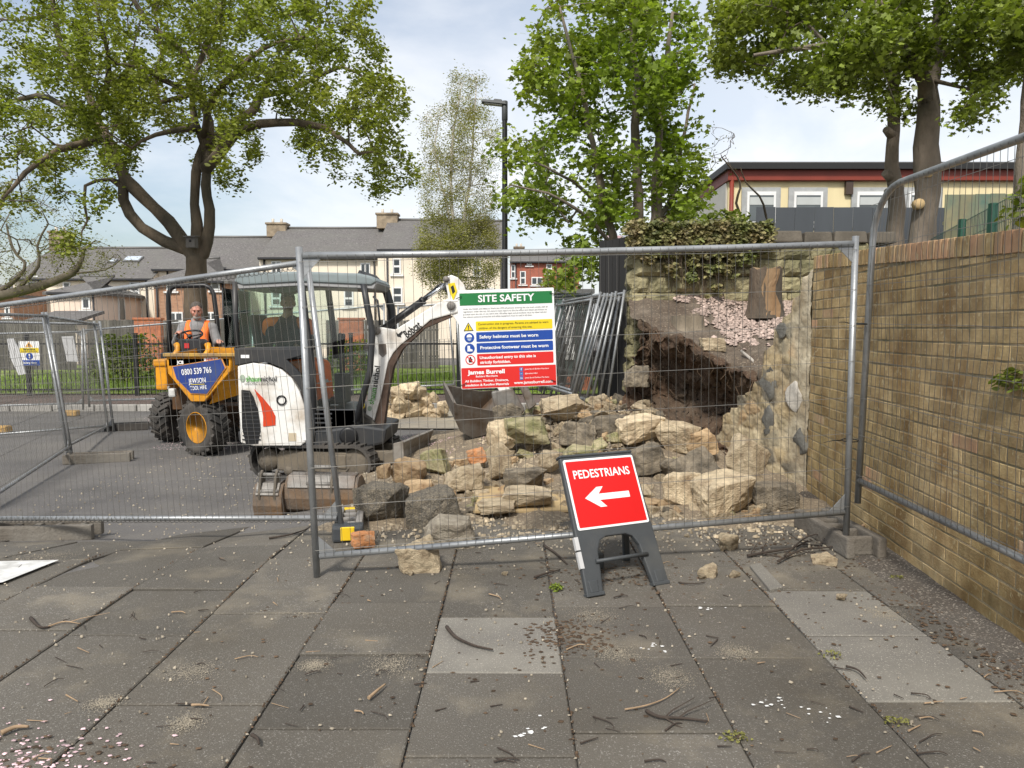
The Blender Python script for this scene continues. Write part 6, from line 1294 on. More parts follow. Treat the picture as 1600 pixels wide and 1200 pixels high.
# ---------------------------------------------------------------- people
SKIN = mat('skin', (.46, .24, .17), .6, .1, 12, col2=(.5, .2, .15), c2amt=.3); HAIRG = mat('grey_hair', (.17, .15, .13), .85, .35, 40); HAIRD = mat('dark_hair', (.03, .02, .016), .8, .3, 40)
HOOD = mat('grey_hoodie', (.22, .215, .215), .95, .14, 12, .3, 80); ORNG = mat('hi_vis_orange', (.92, .19, .03), .7, .08, 8); SILV = flat('reflective_silver', (.5, .5, .47)); NAVY = mat('dark_jacket', (.024, .024, .03), .85, .2, 9); EYE = flat('eye_dark', (.02, .015, .012))
def head(mb, c, s_, yaw, pitch=0.):
    M_ = Matrix.Translation(c) @ Matrix.Rotation(yaw, 4, 'Z') @ Matrix.Rotation(pitch, 4, 'X')      # faces local -Y
    def b(p, r_): mb.ball((p[0] * s_, p[1] * s_, p[2] * s_), tuple(k * s_ for k in r_), 9, M_)
    b((0, .01, .035), (.077, .098, .09)); b((0, -.02, -.03), (.063, .075, .078)); b((0, -.05, -.088), (.032, .03, .026)); b((0, -.102, -.012), (.012, .018, .026)); b((0, -.112, -.03), (.016, .014, .011)); b((0, -.082, .03), (.055, .022, .014)); b((0, -.09, -.062), (.026, .012, .009))
    for x in (-1, 1): b((x * .078, .01, -.005), (.012, .022, .034)); b((x * .042, -.06, -.02), (.026, .026, .022))
    return M_
def headbits(par, M_, s_, hair, beard=None):
    for x in (-1, 1): m_ = MB(); m_.ball((x * .029 * s_, -.091 * s_, .008 * s_), .0095 * s_, 6, M_); m_.build('eye', EYE, par)
    m_ = MB(); m_.ball((0, .022 * s_, .055 * s_), (.083 * s_, .098 * s_, .085 * s_), 10, M_)
    for k in range(len(m_.v)):
        lp = M_.inverted() @ m_.v[k]
        if lp.z < .03 * s_ and lp.y < .03 * s_: lp.z = max(lp.z, .03 * s_); lp.y = max(lp.y, -.07 * s_)
        if lp.z < -.05 * s_: lp.z = -.05 * s_
        lp += V((noise.noise(lp * 60), noise.noise(lp * 60 + V((3, 0, 0))), noise.noise(lp * 60 + V((0, 5, 0))))) * .006; m_.v[k] = M_ @ lp
    m_.build('hair', hair, par)
    if beard:
        m_ = MB(); m_.ball((0, -.047 * s_, -.086 * s_), (.05 * s_, .046 * s_, .042 * s_), 9, M_); m_.ball((0, -.098 * s_, -.044 * s_), (.028 * s_, .01 * s_, .008 * s_), 6, M_); m_.build('beard', beard, par)
def hand(mb, wr, dr, pn, s_=1., curl=1.1, side=1):    # wrist, pointing direction, palm normal
    dr = V(dr).normalized(); pn = V(pn); pn = (pn - dr * pn.dot(dr)).normalized(); sd = dr.cross(pn) * side; wr = V(wr)
    mb.capsule(wr + dr * .02 * s_ - sd * .018 * s_, .022 * s_, wr + dr * .075 * s_ - sd * .022 * s_, .016 * s_, 8); mb.capsule(wr + dr * .02 * s_ + sd * .012 * s_, .022 * s_, wr + dr * .078 * s_ + sd * .018 * s_, .016 * s_, 8)
    for i, (o_, l) in enumerate(((-.03, .066), (-.01, .076), (.01, .07), (.029, .055))):
        p = wr + (dr * .085 + sd * o_) * s_; d_ = dr.copy(); rr = .0092 * s_
        for k, f in enumerate((.45, .32, .23)):
            d_ = (d_ * math.cos(curl * .5) + pn * math.sin(curl * .5)).normalized(); q = p + d_ * l * f * s_; mb.capsule(p, rr, q, rr * .9, 7); p = q; rr *= .9
    t0 = wr + (dr * .025 - sd * .036) * s_; t1 = t0 + (dr * .03 - sd * .022 + pn * .012) * s_; t2 = t1 + (dr * .03 + pn * .016) * s_; mb.capsule(t0, .0125 * s_, t1, .0115 * s_, 7); mb.capsule(t1, .0115 * s_, t2, .009 * s_, 7)
def limb(mb, pts, rs):
    for i in range(len(pts) - 1): mb.capsule(pts[i], rs[i], pts[i + 1], rs[i + 1], 12)
# operator, sitting in the cab facing the boom, one hand at the face
hc = at(450, 474, EO.y); op = thing('person', 'man in a dark orange-shouldered jacket sitting in the digger cab, hand to face', 'person', (hc.x, hc.y, hc.z))
yw = R(20); LF = V((math.sin(R(74)), -math.cos(R(74)), 0)); LR = V((math.cos(R(74)), math.sin(R(74)), 0))      # body turned to the viewer, legs towards the boom
ln_ = lambda z, f=0., s_=0.: LF * f + LR * s_ + V((0, 0, z))
fw = V((math.sin(yw), -math.cos(yw), 0)); rt = V((math.cos(yw), math.sin(yw), 0))     # fw: facing, rt: the figure's left... seen from behind its right is -rt
dn = lambda z, f=0., s_=0.: fw * f + rt * s_ + V((0, 0, z))
b = MB(); HM = head(b, V((0, 0, 0)), 1.0, yw, R(4)); limb(b, [dn(-.06, -.02), dn(-.2, -.05)], [.055, .06])
sR, eR, wR = dn(-.24, -.05, -.19), dn(-.42, .14, -.2), dn(-.16, .14, -.05); sL, eL, wL = dn(-.24, -.05, .19), dn(-.5, .04, .24), dn(-.49, .26, .06)
limb(b, [dn(-.24, -.05), dn(-.5, -.06), dn(-.72, -.06)], [.12, .13, .14]); limb(b, [sR, eR, wR], [.05, .042, .03]); limb(b, [sL, eL, wL], [.05, .042, .03])
limb(b, [ln_(-.72, -.02, -.1), ln_(-.74, .36, -.13), ln_(-1.1, .42, -.13)], [.085, .065, .045]); limb(b, [ln_(-.72, -.02, .1), ln_(-.74, .36, .13), ln_(-1.1, .42, .13)], [.085, .065, .045])
hand(b, wR, (wR - eR) * .7 + V((0, 0, .05)), -rt * .2 - fw, 1., .7); hand(b, wL, fw + V((0, 0, -.15)), V((0, 0, -1)), 1., .9, -1)
bod = remeshed(b, 'body', SKIN, op, .011, 3); headbits(bod, HM, 1.0, HAIRD)
j = MB(); limb(j, [dn(-.2, -.05), dn(-.26, -.05), dn(-.5, -.05), dn(-.72, -.05)], [.075, .145, .155, .16]); limb(j, [sR, eR, eR.lerp(wR, .88)], [.075, .06, .045]); limb(j, [sL, eL, eL.lerp(wL, .88)], [.075, .06, .045]); limb(j, [sL, sR], [.085, .085]); remeshed(j, 'jacket', NAVY, op, .016, 4)
j = MB()
for s_ in (-1, 1): limb(j, [dn(-.235, -.02, s_ * .13), dn(-.25, -.02, s_ * .2), dn(-.31, .0, s_ * .215)], [.085, .092, .082])
remeshed(j, 'orange_yoke', ORNG, op, .014, 3)
j = MB(); limb(j, [ln_(-.7, -.04, -.1), ln_(-.735, .36, -.13), ln_(-1.08, .42, -.13)], [.12, .092, .07]); limb(j, [ln_(-.7, -.04, .1), ln_(-.735, .36, .13), ln_(-1.08, .42, .13)], [.12, .092, .07]); tr_ = remeshed(j, 'trousers', ORNG, op, .014, 4)
for s_ in (-.13, .13): m_ = MB(); m_.tube([ln_(-.88, .375, s_), ln_(-.93, .385, s_)], .088, 14, cap=False); m_.build('reflective_band', SILV, tr_)
for s_ in (-.13, .13): m_ = MB(); m_.capsule(ln_(-1.13, .4, s_), .05, ln_(-1.13, .56, s_), .045, 10); m_.build('boot', BLACK, op)
# ================================================================ site dumper and its driver
DO = V((-4.62, 10.9, gz(-4.6, 10.9)))
dm = thing('site_dumper', 'yellow site dumper with a blue skip panel and black roll bar, facing the viewer', 'dumper', tuple(DO))
def DX(px, py, yl): p = at(px, py, DO.y + yl) - DO; return p
def tyre(c, r_, wd, yaw, rim=True):
    M_ = Matrix.Translation(c) @ Matrix.Rotation(yaw, 4, 'Z') @ Matrix.Rotation(R(90), 4, 'Y'); h = wd / 2     # lathe axis = local X of the wheel; outer face on -X side
    m_ = MB(M_); ri = r_ * .56; m_.lathe([(ri, -h * .8), (r_ * .75, -h), (r_ * .9, -h * .97), (r_ * .95, -h * .75), (r_ * .95, h * .75), (r_ * .9, h * .97), (r_ * .75, h), (ri, h * .8)], 36)
    for i in range(20):
        for s_ in (-1, 1):
            a = 2 * math.pi * (i + (.5 if s_ > 0 else 0)) / 20; m2 = Matrix.Rotation(a, 4, 'Z') @ Matrix.Translation((r_ * .965, 0, s_ * h * .5)) @ Matrix.Rotation(s_ * R(32), 4, 'X'); m_.box((0, 0, 0), (r_ * .11, r_ * .11, h * 1.15)) if False else m_.add([m2 @ V((x * r_ * .05, y * r_ * .055, z * h * .56)) for x in (-1, 1) for y in (-1, 1) for z in (-1, 1)], [(0, 1, 3, 2), (4, 6, 7, 5), (0, 4, 5, 1), (2, 3, 7, 6), (0, 2, 6, 4), (1, 5, 7, 3)])
    t_ = m_.build('wheel', RUBBER, dm, clean=True)
    m_ = MB(M_); m_.lathe([(ri * 1.02, -h * .82), (ri * .97, -h * .84), (ri * .93, -h * .6), (ri * .8, -h * .32), (ri * .5, -h * .3), (ri * .45, -h * .42), (.001, -h * .44)], 28); m_.lathe([(ri * .97, h * .3), (ri * .97, h * .75), (.001, h * .6)], 24); rm = m_.build('rim', YELL, t_)
    m_ = MB(M_)
    for i in range(5): a = i * 1.257; m_.lathe([(.018, -h * .36), (.018, -h * .3)], 8, Matrix.Translation((ri * .33 * math.cos(a) * 1.5, ri * .33 * math.sin(a) * 1.5, 0)))
    m_.build('wheel_nuts', BLACK, rm)
wz = .40
cF = DX(318, 655, -.75); cR = DX(268, 648, .5)
tyre((cF.x, -.75, wz), .40, .30, R(60)); tyre((cR.x, .5, wz), .39, .29, R(-6))
tyre((cF.x + .56, -.75 + .96, wz), .40, .30, R(60 + 180)); tyre((cR.x + 1.02, .55, wz), .39, .29, R(180 - 6))
# chassis
m_ = MB(); m_.box((.3, .15, .55), (.45, .9, .2)); m_.box((-.3, .55, .72), (.75, .9, .35)); m_.tube([(cF.x, -.75, wz), (cF.x + .5, .1, wz)], .07, 8); m_.tube([(cR.x, .5, wz), (cR.x + 1.02, .55, wz)], .07, 8); m_.box((.75, -.3, .62), (.3, .5, .3)); m_.build('chassis', mat('dumper_frame', (.10, .05, .02), .8, .3, 5, col2=(.04, .035, .03)), dm, bevel=.015)
# skip: wide at the top, pointed at the bottom
sy = -1.0; zt_ = DX(300, 556, sy).z; zb_ = DX(300, 628, sy).z
xl_, xr_ = DX(259, 560, sy).x, DX(362, 560, sy).x
skipo = [(xl_, zt_), (xr_, zt_), (xr_ - .02, zt_ - .22), (xr_ - .4, zb_ + .0), (xl_ + .33, zb_), (xl_ + .02, zt_ - .25)]
m_ = MB()
def ring(y, dx, dz, k=1.): cx = (xl_ + xr_) / 2; return [(cx + (p[0] - cx) * k + dx, y, p[1] + dz) for p in skipo]
r0, r1 = ring(sy, 0, 0), ring(sy + .95, .12, .1, 1.04); n_ = 6
m_.add(r0 + r1, [tuple(range(n_))] + [(i, n_ + i, n_ + (i + 1) % n_, (i + 1) % n_) for i in range(n_) if i != 0] + [tuple(range(2 * n_ - 1, n_ - 1, -1))]); sk_ = m_.build('skip', YELL, dm, bevel=.012)
m_ = MB(); m_.box(((xl_ + xr_) / 2 + .03, sy - .01, zt_ + .012), (xr_ - xl_ + .1, .07, .05)); m_.box((xr_ + .05, sy + .45, zt_ + .06), (.05, .95, .05), (R(6), 0, 0)); m_.build('skip_lip', mat('worn_lip', (.25, .17, .09), .7, .3, 12, col2=(.5, .3, .05)), sk_, bevel=.008)
m_ = MB(); m_.box(((xl_ + xr_) / 2, sy + .4, zt_ - .09), (xr_ - xl_ - .08, .8, .1)); m_.build('load', SOIL, sk_)
# right side panel that turns away
m_ = MB(); a = DX(353, 562, sy); b_ = DX(392, 566, sy + .5); c_ = DX(388, 612, sy + .4); e_ = DX(326, 632, sy); f_ = DX(354, 575, sy)
m_.add([(a.x, sy - .005, a.z), (b_.x, sy + .5, b_.z), (c_.x, sy + .45, c_.z), (e_.x, sy + .02, e_.z), (f_.x, sy - .005, f_.z)], [(0, 4, 3, 2, 1)]); m_.build('skip_side', YELL, sk_)
FRW = Matrix(((1, 0, 0, 0), (0, 0, -1, 0), (0, 1, 0, 0), (0, 0, 0, 1)))
pan = [DX(px, py, sy) for px, py in ((271, 573), (346, 561), (352, 575), (324, 615), (299, 614), (277, 592))]
BLUEP = mat('panel_blue', (.018, .045, .22), .5, .15, 6, col2=(.05, .08, .2), c2amt=.35)
m_ = MB(FRW); m_.prism([(p.x, p.z) for p in pan][::-1], -sy + .02, h0=-sy + .001); pn_ = m_.build('blue_panel', BLUEP, sk_)
m_ = MB(FRW); cxp, czp = sum(p.x for p in pan) / 6, sum(p.z for p in pan) / 6; m_.prism([(cxp + (p.x - cxp) * 1.05, czp + (p.z - czp) * 1.05) for p in pan][::-1], -sy + .014, h0=-sy + .001); m_.build('panel_edge', mat('edge_orange', (.62, .28, .08), .5), pn_)
sc3 = (DO.y + sy) / FPX
def dtxt(s_, px, py, sz, wd, m=W_P, bold=.003): q = DX(px, py, sy); return text(s_, sz * sc3, m, pn_, FRW @ Matrix.Translation((q.x, q.z, -sy + .0225)) @ Matrix.Rotation(R(5), 4, 'Z'), width=wd * sc3, bold=bold)
dtxt('0800 539 766', 308, 580, 13, 47, bold=.002); dtxt('JEWSON', 309.5, 595, 11, 27, bold=.0015); dtxt('TOOL HIRE', 311, 606, 8.5, 26, bold=.001)
q = DX(310, 600.7, sy); m_ = MB(FRW); m_.prism([(q.x - 11 * sc3, q.z - .006), (q.x + 11 * sc3, q.z + .004), (q.x + 11 * sc3, q.z + .012), (q.x - 11 * sc3, q.z + .002)], -sy + .0235, h0=-sy + .02); m_.build('rule', Y_T, pn_)
q = DX(282, 566.5, sy); text('JCB', 7 * sc3, W_P, sk_, FRW @ Matrix.Translation((q.x, q.z, -sy + .003)), width=11 * sc3, bold=.003)
q = DX(330, 562, sy); m_ = MB(); m_.box((q.x, sy - .003, q.z), (22 * sc3, .006, 6.5 * sc3), (0, R(-3), 0)); m_.build('sticker', W_P, sk_); text('HIRE', 5.4 * sc3, mat('sticker_red', (.5, .03, .03), .5), sk_, FRW @ Matrix.Translation((q.x, q.z, -sy + .0065)), width=15 * sc3, bold=.002)
# fender and lamps at the left, yellow arms
m_ = MB(); a = DX(267, 585, -.2); m_.box((a.x, -.1, a.z), (.17, .8, .42)); m_.box((a.x - .01, -.1, a.z + .19), (.2, .85, .1)); m_.build('side_box', YELL, dm, bevel=.025, seg=2)
m_ = MB(); a = DX(277, 612, -.35); m_.box((a.x, -.5, a.z), (.11, .08, .13)); m_.build('headlight', mat('lamp_white', (.62, .62, .6), .25), dm, bevel=.03, seg=2)
m_ = MB(); m_.box((a.x - .14, -.46, a.z + .07), (.16, .06, .05)); m_.build('lamp_bracket', PB, dm, bevel=.008)
for px in (274, 322):
    m_ = MB(); c0_ = DX(px, 557, -.25); pts = [(c0_.x + .03 * math.sin(k * .8), -.3 + .03 * k, c0_.z + .045 * k) for k in range(5)]; m_.tube(pts, [.05, .045, .04, .04, .05], 8); m_.build('yellow_arm', YELL, dm)
m_ = MB(); a = DX(300, 543, -.1); m_.xz([(a.x - .2, a.z - .2), (a.x + .2, a.z - .2), (a.x + .2, a.z + .08), (a.x + .15, a.z + .13), (a.x - .15, a.z + .13), (a.x - .2, a.z + .05)], -.2, .06); m_.build('dashboard', mat('dash_black', (.022, .022, .024), .6, .15), dm, bevel=.02); m_ = MB(); m_.box((a.x - .03, -.205, a.z + .03), (.07, .012, .075)); m_.build('red_label', mat('sticker_red', (.5, .03, .03), .5), dm)
# steering wheel
s0 = DX(297, 524, .0); SM = Matrix.Translation((s0.x, -.02, s0.z)) @ Matrix.Rotation(R(24), 4, 'X'); m_ = MB(SM); m_.tube([(.185 * math.cos(a), .185 * math.sin(a), 0) for a in [2 * math.pi * i / 28 for i in range(28)]], .016, 8, closed=True)
for a in (0.3, 2.4, 4.7): m_.tube([(0, 0, -.02), (.185 * math.cos(a), .185 * math.sin(a), 0)], .011, 6)
m_.ball((0, 0, -.01), (.04, .04, .025), 8); m_.tube([(0, 0, -.02), (0, .0, -.3)], .02, 8); m_.build('steering_wheel', BLACK, dm)
# roll bar
ry = .62; pts = [DX(a, b, ry) for a, b in ((266, 560), (264, 500), (263, 462), (266, 452), (274, 447), (320, 446), (329, 450), (334, 460), (339, 500), (344, 560))]
m_ = MB(); m_.tube([(p.x, ry, p.z) for p in pts], .038, 10); m_.build('roll_bar', BLACK, dm)
m_ = MB(); a = DX(305, 560, .55); m_.box((a.x, .42, a.z - .12), (.5, .45, .14)); m_.box((a.x, .66, a.z + .16), (.48, .1, .5), (R(-8), 0, 0)); m_.box((a.x - .05, .8, a.z - .15), (.95, .7, .5)); m_.build('seat', SEAT, dm, bevel=.04, seg=2)
m_ = MB(); a = DX(346, 545, .5); m_.tube([(a.x, .5, a.z - .2), (a.x + .04, .3, a.z + .05)], .016, 6); m_.capsule((a.x + .04, .3, a.z + .05), .025, (a.x + .04, .29, a.z + .1), .03); m_.build('gear_lever', BLACK, dm)
# driver
hc = DX(307, 486, .45) + DO; dr_ = thing('person', 'bearded man in an orange vest over a grey hoodie driving the dumper', 'person', (hc.x, hc.y, hc.z))
yw = R(12); fw = V((math.sin(yw), -math.cos(yw), 0)); rt = V((math.cos(yw), math.sin(yw), 0)); dn = lambda z, f=0., s_=0.: fw * f + rt * s_ + V((0, 0, z))
b = MB(); HM = head(b, V((0, 0, 0)), 1.08, R(24), R(10)); limb(b, [dn(-.06, -.02), dn(-.2, -.06)], [.06, .065])
wl_ = V((s0.x, -.02, s0.z)) + DO - hc
sR, sL = dn(-.27, -.06, -.21), dn(-.27, -.06, .21); wR = wl_ + V((-.17, .03, .03)); eR = dn(-.5, .06, -.3); wL = wl_ + V((.40, .1, -.09)); eL = dn(-.52, .02, .31)
limb(b, [dn(-.27, -.06), dn(-.5, -.08), dn(-.74, -.08)], [.13, .135, .15]); limb(b, [sR, eR, wR], [.055, .045, .032]); limb(b, [sL, eL, wL], [.055, .045, .032])
limb(b, [dn(-.74, -.03, -.1), dn(-.74, .38, -.14), dn(-1.05, .5, -.14)], [.09, .068, .05]); limb(b, [dn(-.74, -.03, .1), dn(-.74, .38, .14), dn(-1.05, .5, .14)], [.09, .068, .05])
hand(b, wR, (wR - eR) + V((0, -.1, .05)), V((.3, 0, -1)), 1.05, 1.3); hand(b, wL, (wL - eL), V((0, 0, -1)), 1.05, 1.2, -1)
bod = remeshed(b, 'body', SKIN, dr_, .011, 3); headbits(bod, HM, 1.08, mat('dark_grey_hair', (.085, .072, .06), .85, .35, 40), mat('grey_beard', (.30, .27, .24), .9, .3, 60))
j = MB(); limb(j, [dn(-.22, -.06), dn(-.28, -.06), dn(-.5, -.07), dn(-.74, -.07)], [.085, .155, .165, .175]); limb(j, [sR, eR, eR.lerp(wR, .86)], [.085, .072, .052]); limb(j, [sL, eL, eL.lerp(wL, .86)], [.085, .072, .052]); limb(j, [sL, sR], [.095, .095]); limb(j, [dn(-.15, -.13, -.06), dn(-.15, -.13, .06)], [.06, .06]); remeshed(j, 'hoodie', HOOD, dr_, .016, 3)
for s_ in (-1, 1):
    j = MB(); limb(j, [dn(-.2, -.1, s_ * .13), dn(-.24, -.02, s_ * .13), dn(-.36, .065, s_ * .12), dn(-.56, .085, s_ * .115), dn(-.72, .085, s_ * .11)], [.062, .062, .06, .065, .07]); remeshed(j, 'vest_front', ORNG, dr_, .014, 3)
j = MB(); limb(j, [dn(-.25, -.13), dn(-.5, -.12), dn(-.7, -.12)], [.14, .145, .15]); remeshed(j, 'vest_back', ORNG, dr_, .02, 3)
for s_ in (-1, 1): m_ = MB(); q = dn(-.47, .148, s_ * .115); m_.box(q, (.1, .012, .05), (0, 0, yw)); m_.build('reflective_band', SILV, dr_)
j = MB(); limb(j, [dn(-.73, -.05, -.1), dn(-.73, .38, -.14), dn(-1.05, .5, -.14)], [.12, .09, .07]); limb(j, [dn(-.73, -.05, .1), dn(-.73, .38, .14), dn(-1.05, .5, .14)], [.12, .09, .07]); remeshed(j, 'trousers', NAVY, dr_, .018, 3)
# ================================================================ rubble
SAND = mat('cream_sandstone', (.68, .555, .375), .93, .22, 9, 1.4, 34, col2=(.33, .24, .15), c2amt=.42, c2scale=2.6, objrand=.2, speck=.2, speckscale=60, speckcol=(.6, .5, .34))
SANDO = mat('ochre_sandstone', (.47, .34, .2), .93, .25, 6, .9, 30, col2=(.24, .15, .08), c2amt=.45, c2scale=3, objrand=.2)
MOSSY = mat('mossy_sandstone', (.38, .33, .2), .93, .3, 5, .9, 30, col2=(.2, .2, .085), c2amt=.5, c2scale=3, objrand=.2)
SOOT = mat('weathered_stone', (.31, .26, .19), .94, .3, 6, 1.2, 34, col2=(.10, .085, .065), c2amt=.5, c2scale=2.5, objrand=.2)
TARM = mat('broken_concrete', (.15, .135, .11), .95, .35, 22, 1.5, 45, col2=(.26, .22, .16), c2amt=.4, c2scale=9, speck=.8, speckscale=32, speckcol=(.34, .29, .22))
GREYS = mat('greyish_stone', (.42, .37, .29), .93, .25, 7, 1.2, 34, col2=(.24, .2, .15), c2amt=.45)
ORBR = mat('orange_brick', (.50, .22, .09), .9, .2, 8, .5, 60, col2=(.42, .3, .2), c2amt=.35)
def rock_mesh(seed, ang=.0, box=.5, rough=.06):
    rs = random.Random(seed); bm = bmesh.new()
    n = 16 if box < .6 else 11
    for _ in range(n):
        v_ = V((rs.uniform(-1, 1), rs.uniform(-1, 1), rs.uniform(-1, 1))); 
        l1 = max(abs(v_.x), abs(v_.y), abs(v_.z)); l2 = v_.length; k = 1 / lerp(l2, l1, box); bm.verts.new(v_ * k * .5 * rs.uniform(.9, 1.05))
    if box > .6:
        for x in (-1, 1):
            for y in (-1, 1):
                for z in (-1, 1):
                    if rs.random() < .68: bm.verts.new(V((x * rs.uniform(.3, .52), y * rs.uniform(.3, .52), z * rs.uniform(.34, .52))))
    r_ = bmesh.ops.convex_hull(bm, input=bm.verts); bmesh.ops.delete(bm, geom=list({g for g in list(r_['geom_interior']) + list(r_['geom_unused']) if isinstance(g, bmesh.types.BMVert)}), context='VERTS')
    bmesh.ops.dissolve_limit(bm, angle_limit=R(14), verts=bm.verts, edges=bm.edges)
    bmesh.ops.bevel(bm, geom=list(bm.edges), offset=.016, segments=1, affect='EDGES', profile=.5, clamp_overlap=True); bmesh.ops.triangulate(bm, faces=bm.faces)
    for _ in range(4):
        es = [e for e in bm.edges if e.calc_length() > .11]
        if not es: break
        bmesh.ops.subdivide_edges(bm, edges=es, cuts=1); bmesh.ops.triangulate(bm, faces=bm.faces)
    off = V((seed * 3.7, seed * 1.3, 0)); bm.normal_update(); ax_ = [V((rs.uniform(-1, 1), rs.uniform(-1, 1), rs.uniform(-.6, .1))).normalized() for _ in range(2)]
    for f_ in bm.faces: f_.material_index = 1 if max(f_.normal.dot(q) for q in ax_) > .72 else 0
    for v_ in bm.verts:
        p = v_.co; n1_ = noise.noise(p * 3 + off); n2_ = noise.noise(p * 9 + off); v_.co = p + v_.normal * (n1_ * rough + n2_ * rough * .55 + noise.noise(p * 22 + off) * rough * .25)
    me = bpy.data.meshes.new('stone'); bm.to_mesh(me); bm.free(); me.polygons.foreach_set('use_smooth', [False] * len(me.polygons)); return me
ROCKS = [rock_mesh(i, box=.9, rough=.055) for i in range(10)] + [rock_mesh(20 + i, box=.55, rough=.06) for i in range(8)]
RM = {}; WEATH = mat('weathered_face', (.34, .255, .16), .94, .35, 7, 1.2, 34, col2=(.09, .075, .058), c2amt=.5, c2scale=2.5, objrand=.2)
def rock(name, label, cat, c, dims, rot, m, idx, group=None):
    key = (idx, m.name)
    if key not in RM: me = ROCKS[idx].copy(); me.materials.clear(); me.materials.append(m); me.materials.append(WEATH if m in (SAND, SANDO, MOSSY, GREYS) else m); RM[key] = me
    o = bpy.data.objects.new(name, RM[key]); COL.objects.link(o); o.location = c; o.scale = dims; o.rotation_euler = rot; tag(o, label, cat, group); return o
def zsurf(x, y): return gz(x, y) + mound(x, y)
# the heap of earth under the stones
n_ = 46; vs = []; fs = []
for jj in range(n_ + 1):
    for ii in range(n_ + 1):
        x, y = lerp(-1.7, 3.2, ii / n_), lerp(4.9, 11.0, jj / n_); e = min(sst(0, .12, ii / n_), sst(1, .88, ii / n_), sst(0, .12, jj / n_), sst(1, .9, jj / n_)); p = V((x, y, 0)); vs.append((x, y, gz(x, y) - .03 + .045 * e + mound(x, y) * .92 + e * (.05 * noise.noise(p * 2.3) + .03 * noise.noise(p * 6) + .02 * noise.noise(p * 14))))
fs = [(j * (n_ + 1) + i, j * (n_ + 1) + i + 1, (j + 1) * (n_ + 1) + i + 1, (j + 1) * (n_ + 1) + i) for j in range(n_) for i in range(n_)]
HEAP = mat('rubble_earth', (.21, .168, .12), .96, .35, 4, 1.2, 30, col2=(.24, .19, .13), c2amt=.5, c2scale=1.5, speck=.6, speckscale=35, speckcol=(.40, .33, .23)); struct(fastmesh('rubble_ground', vs, fs, HEAP, smooth=True))
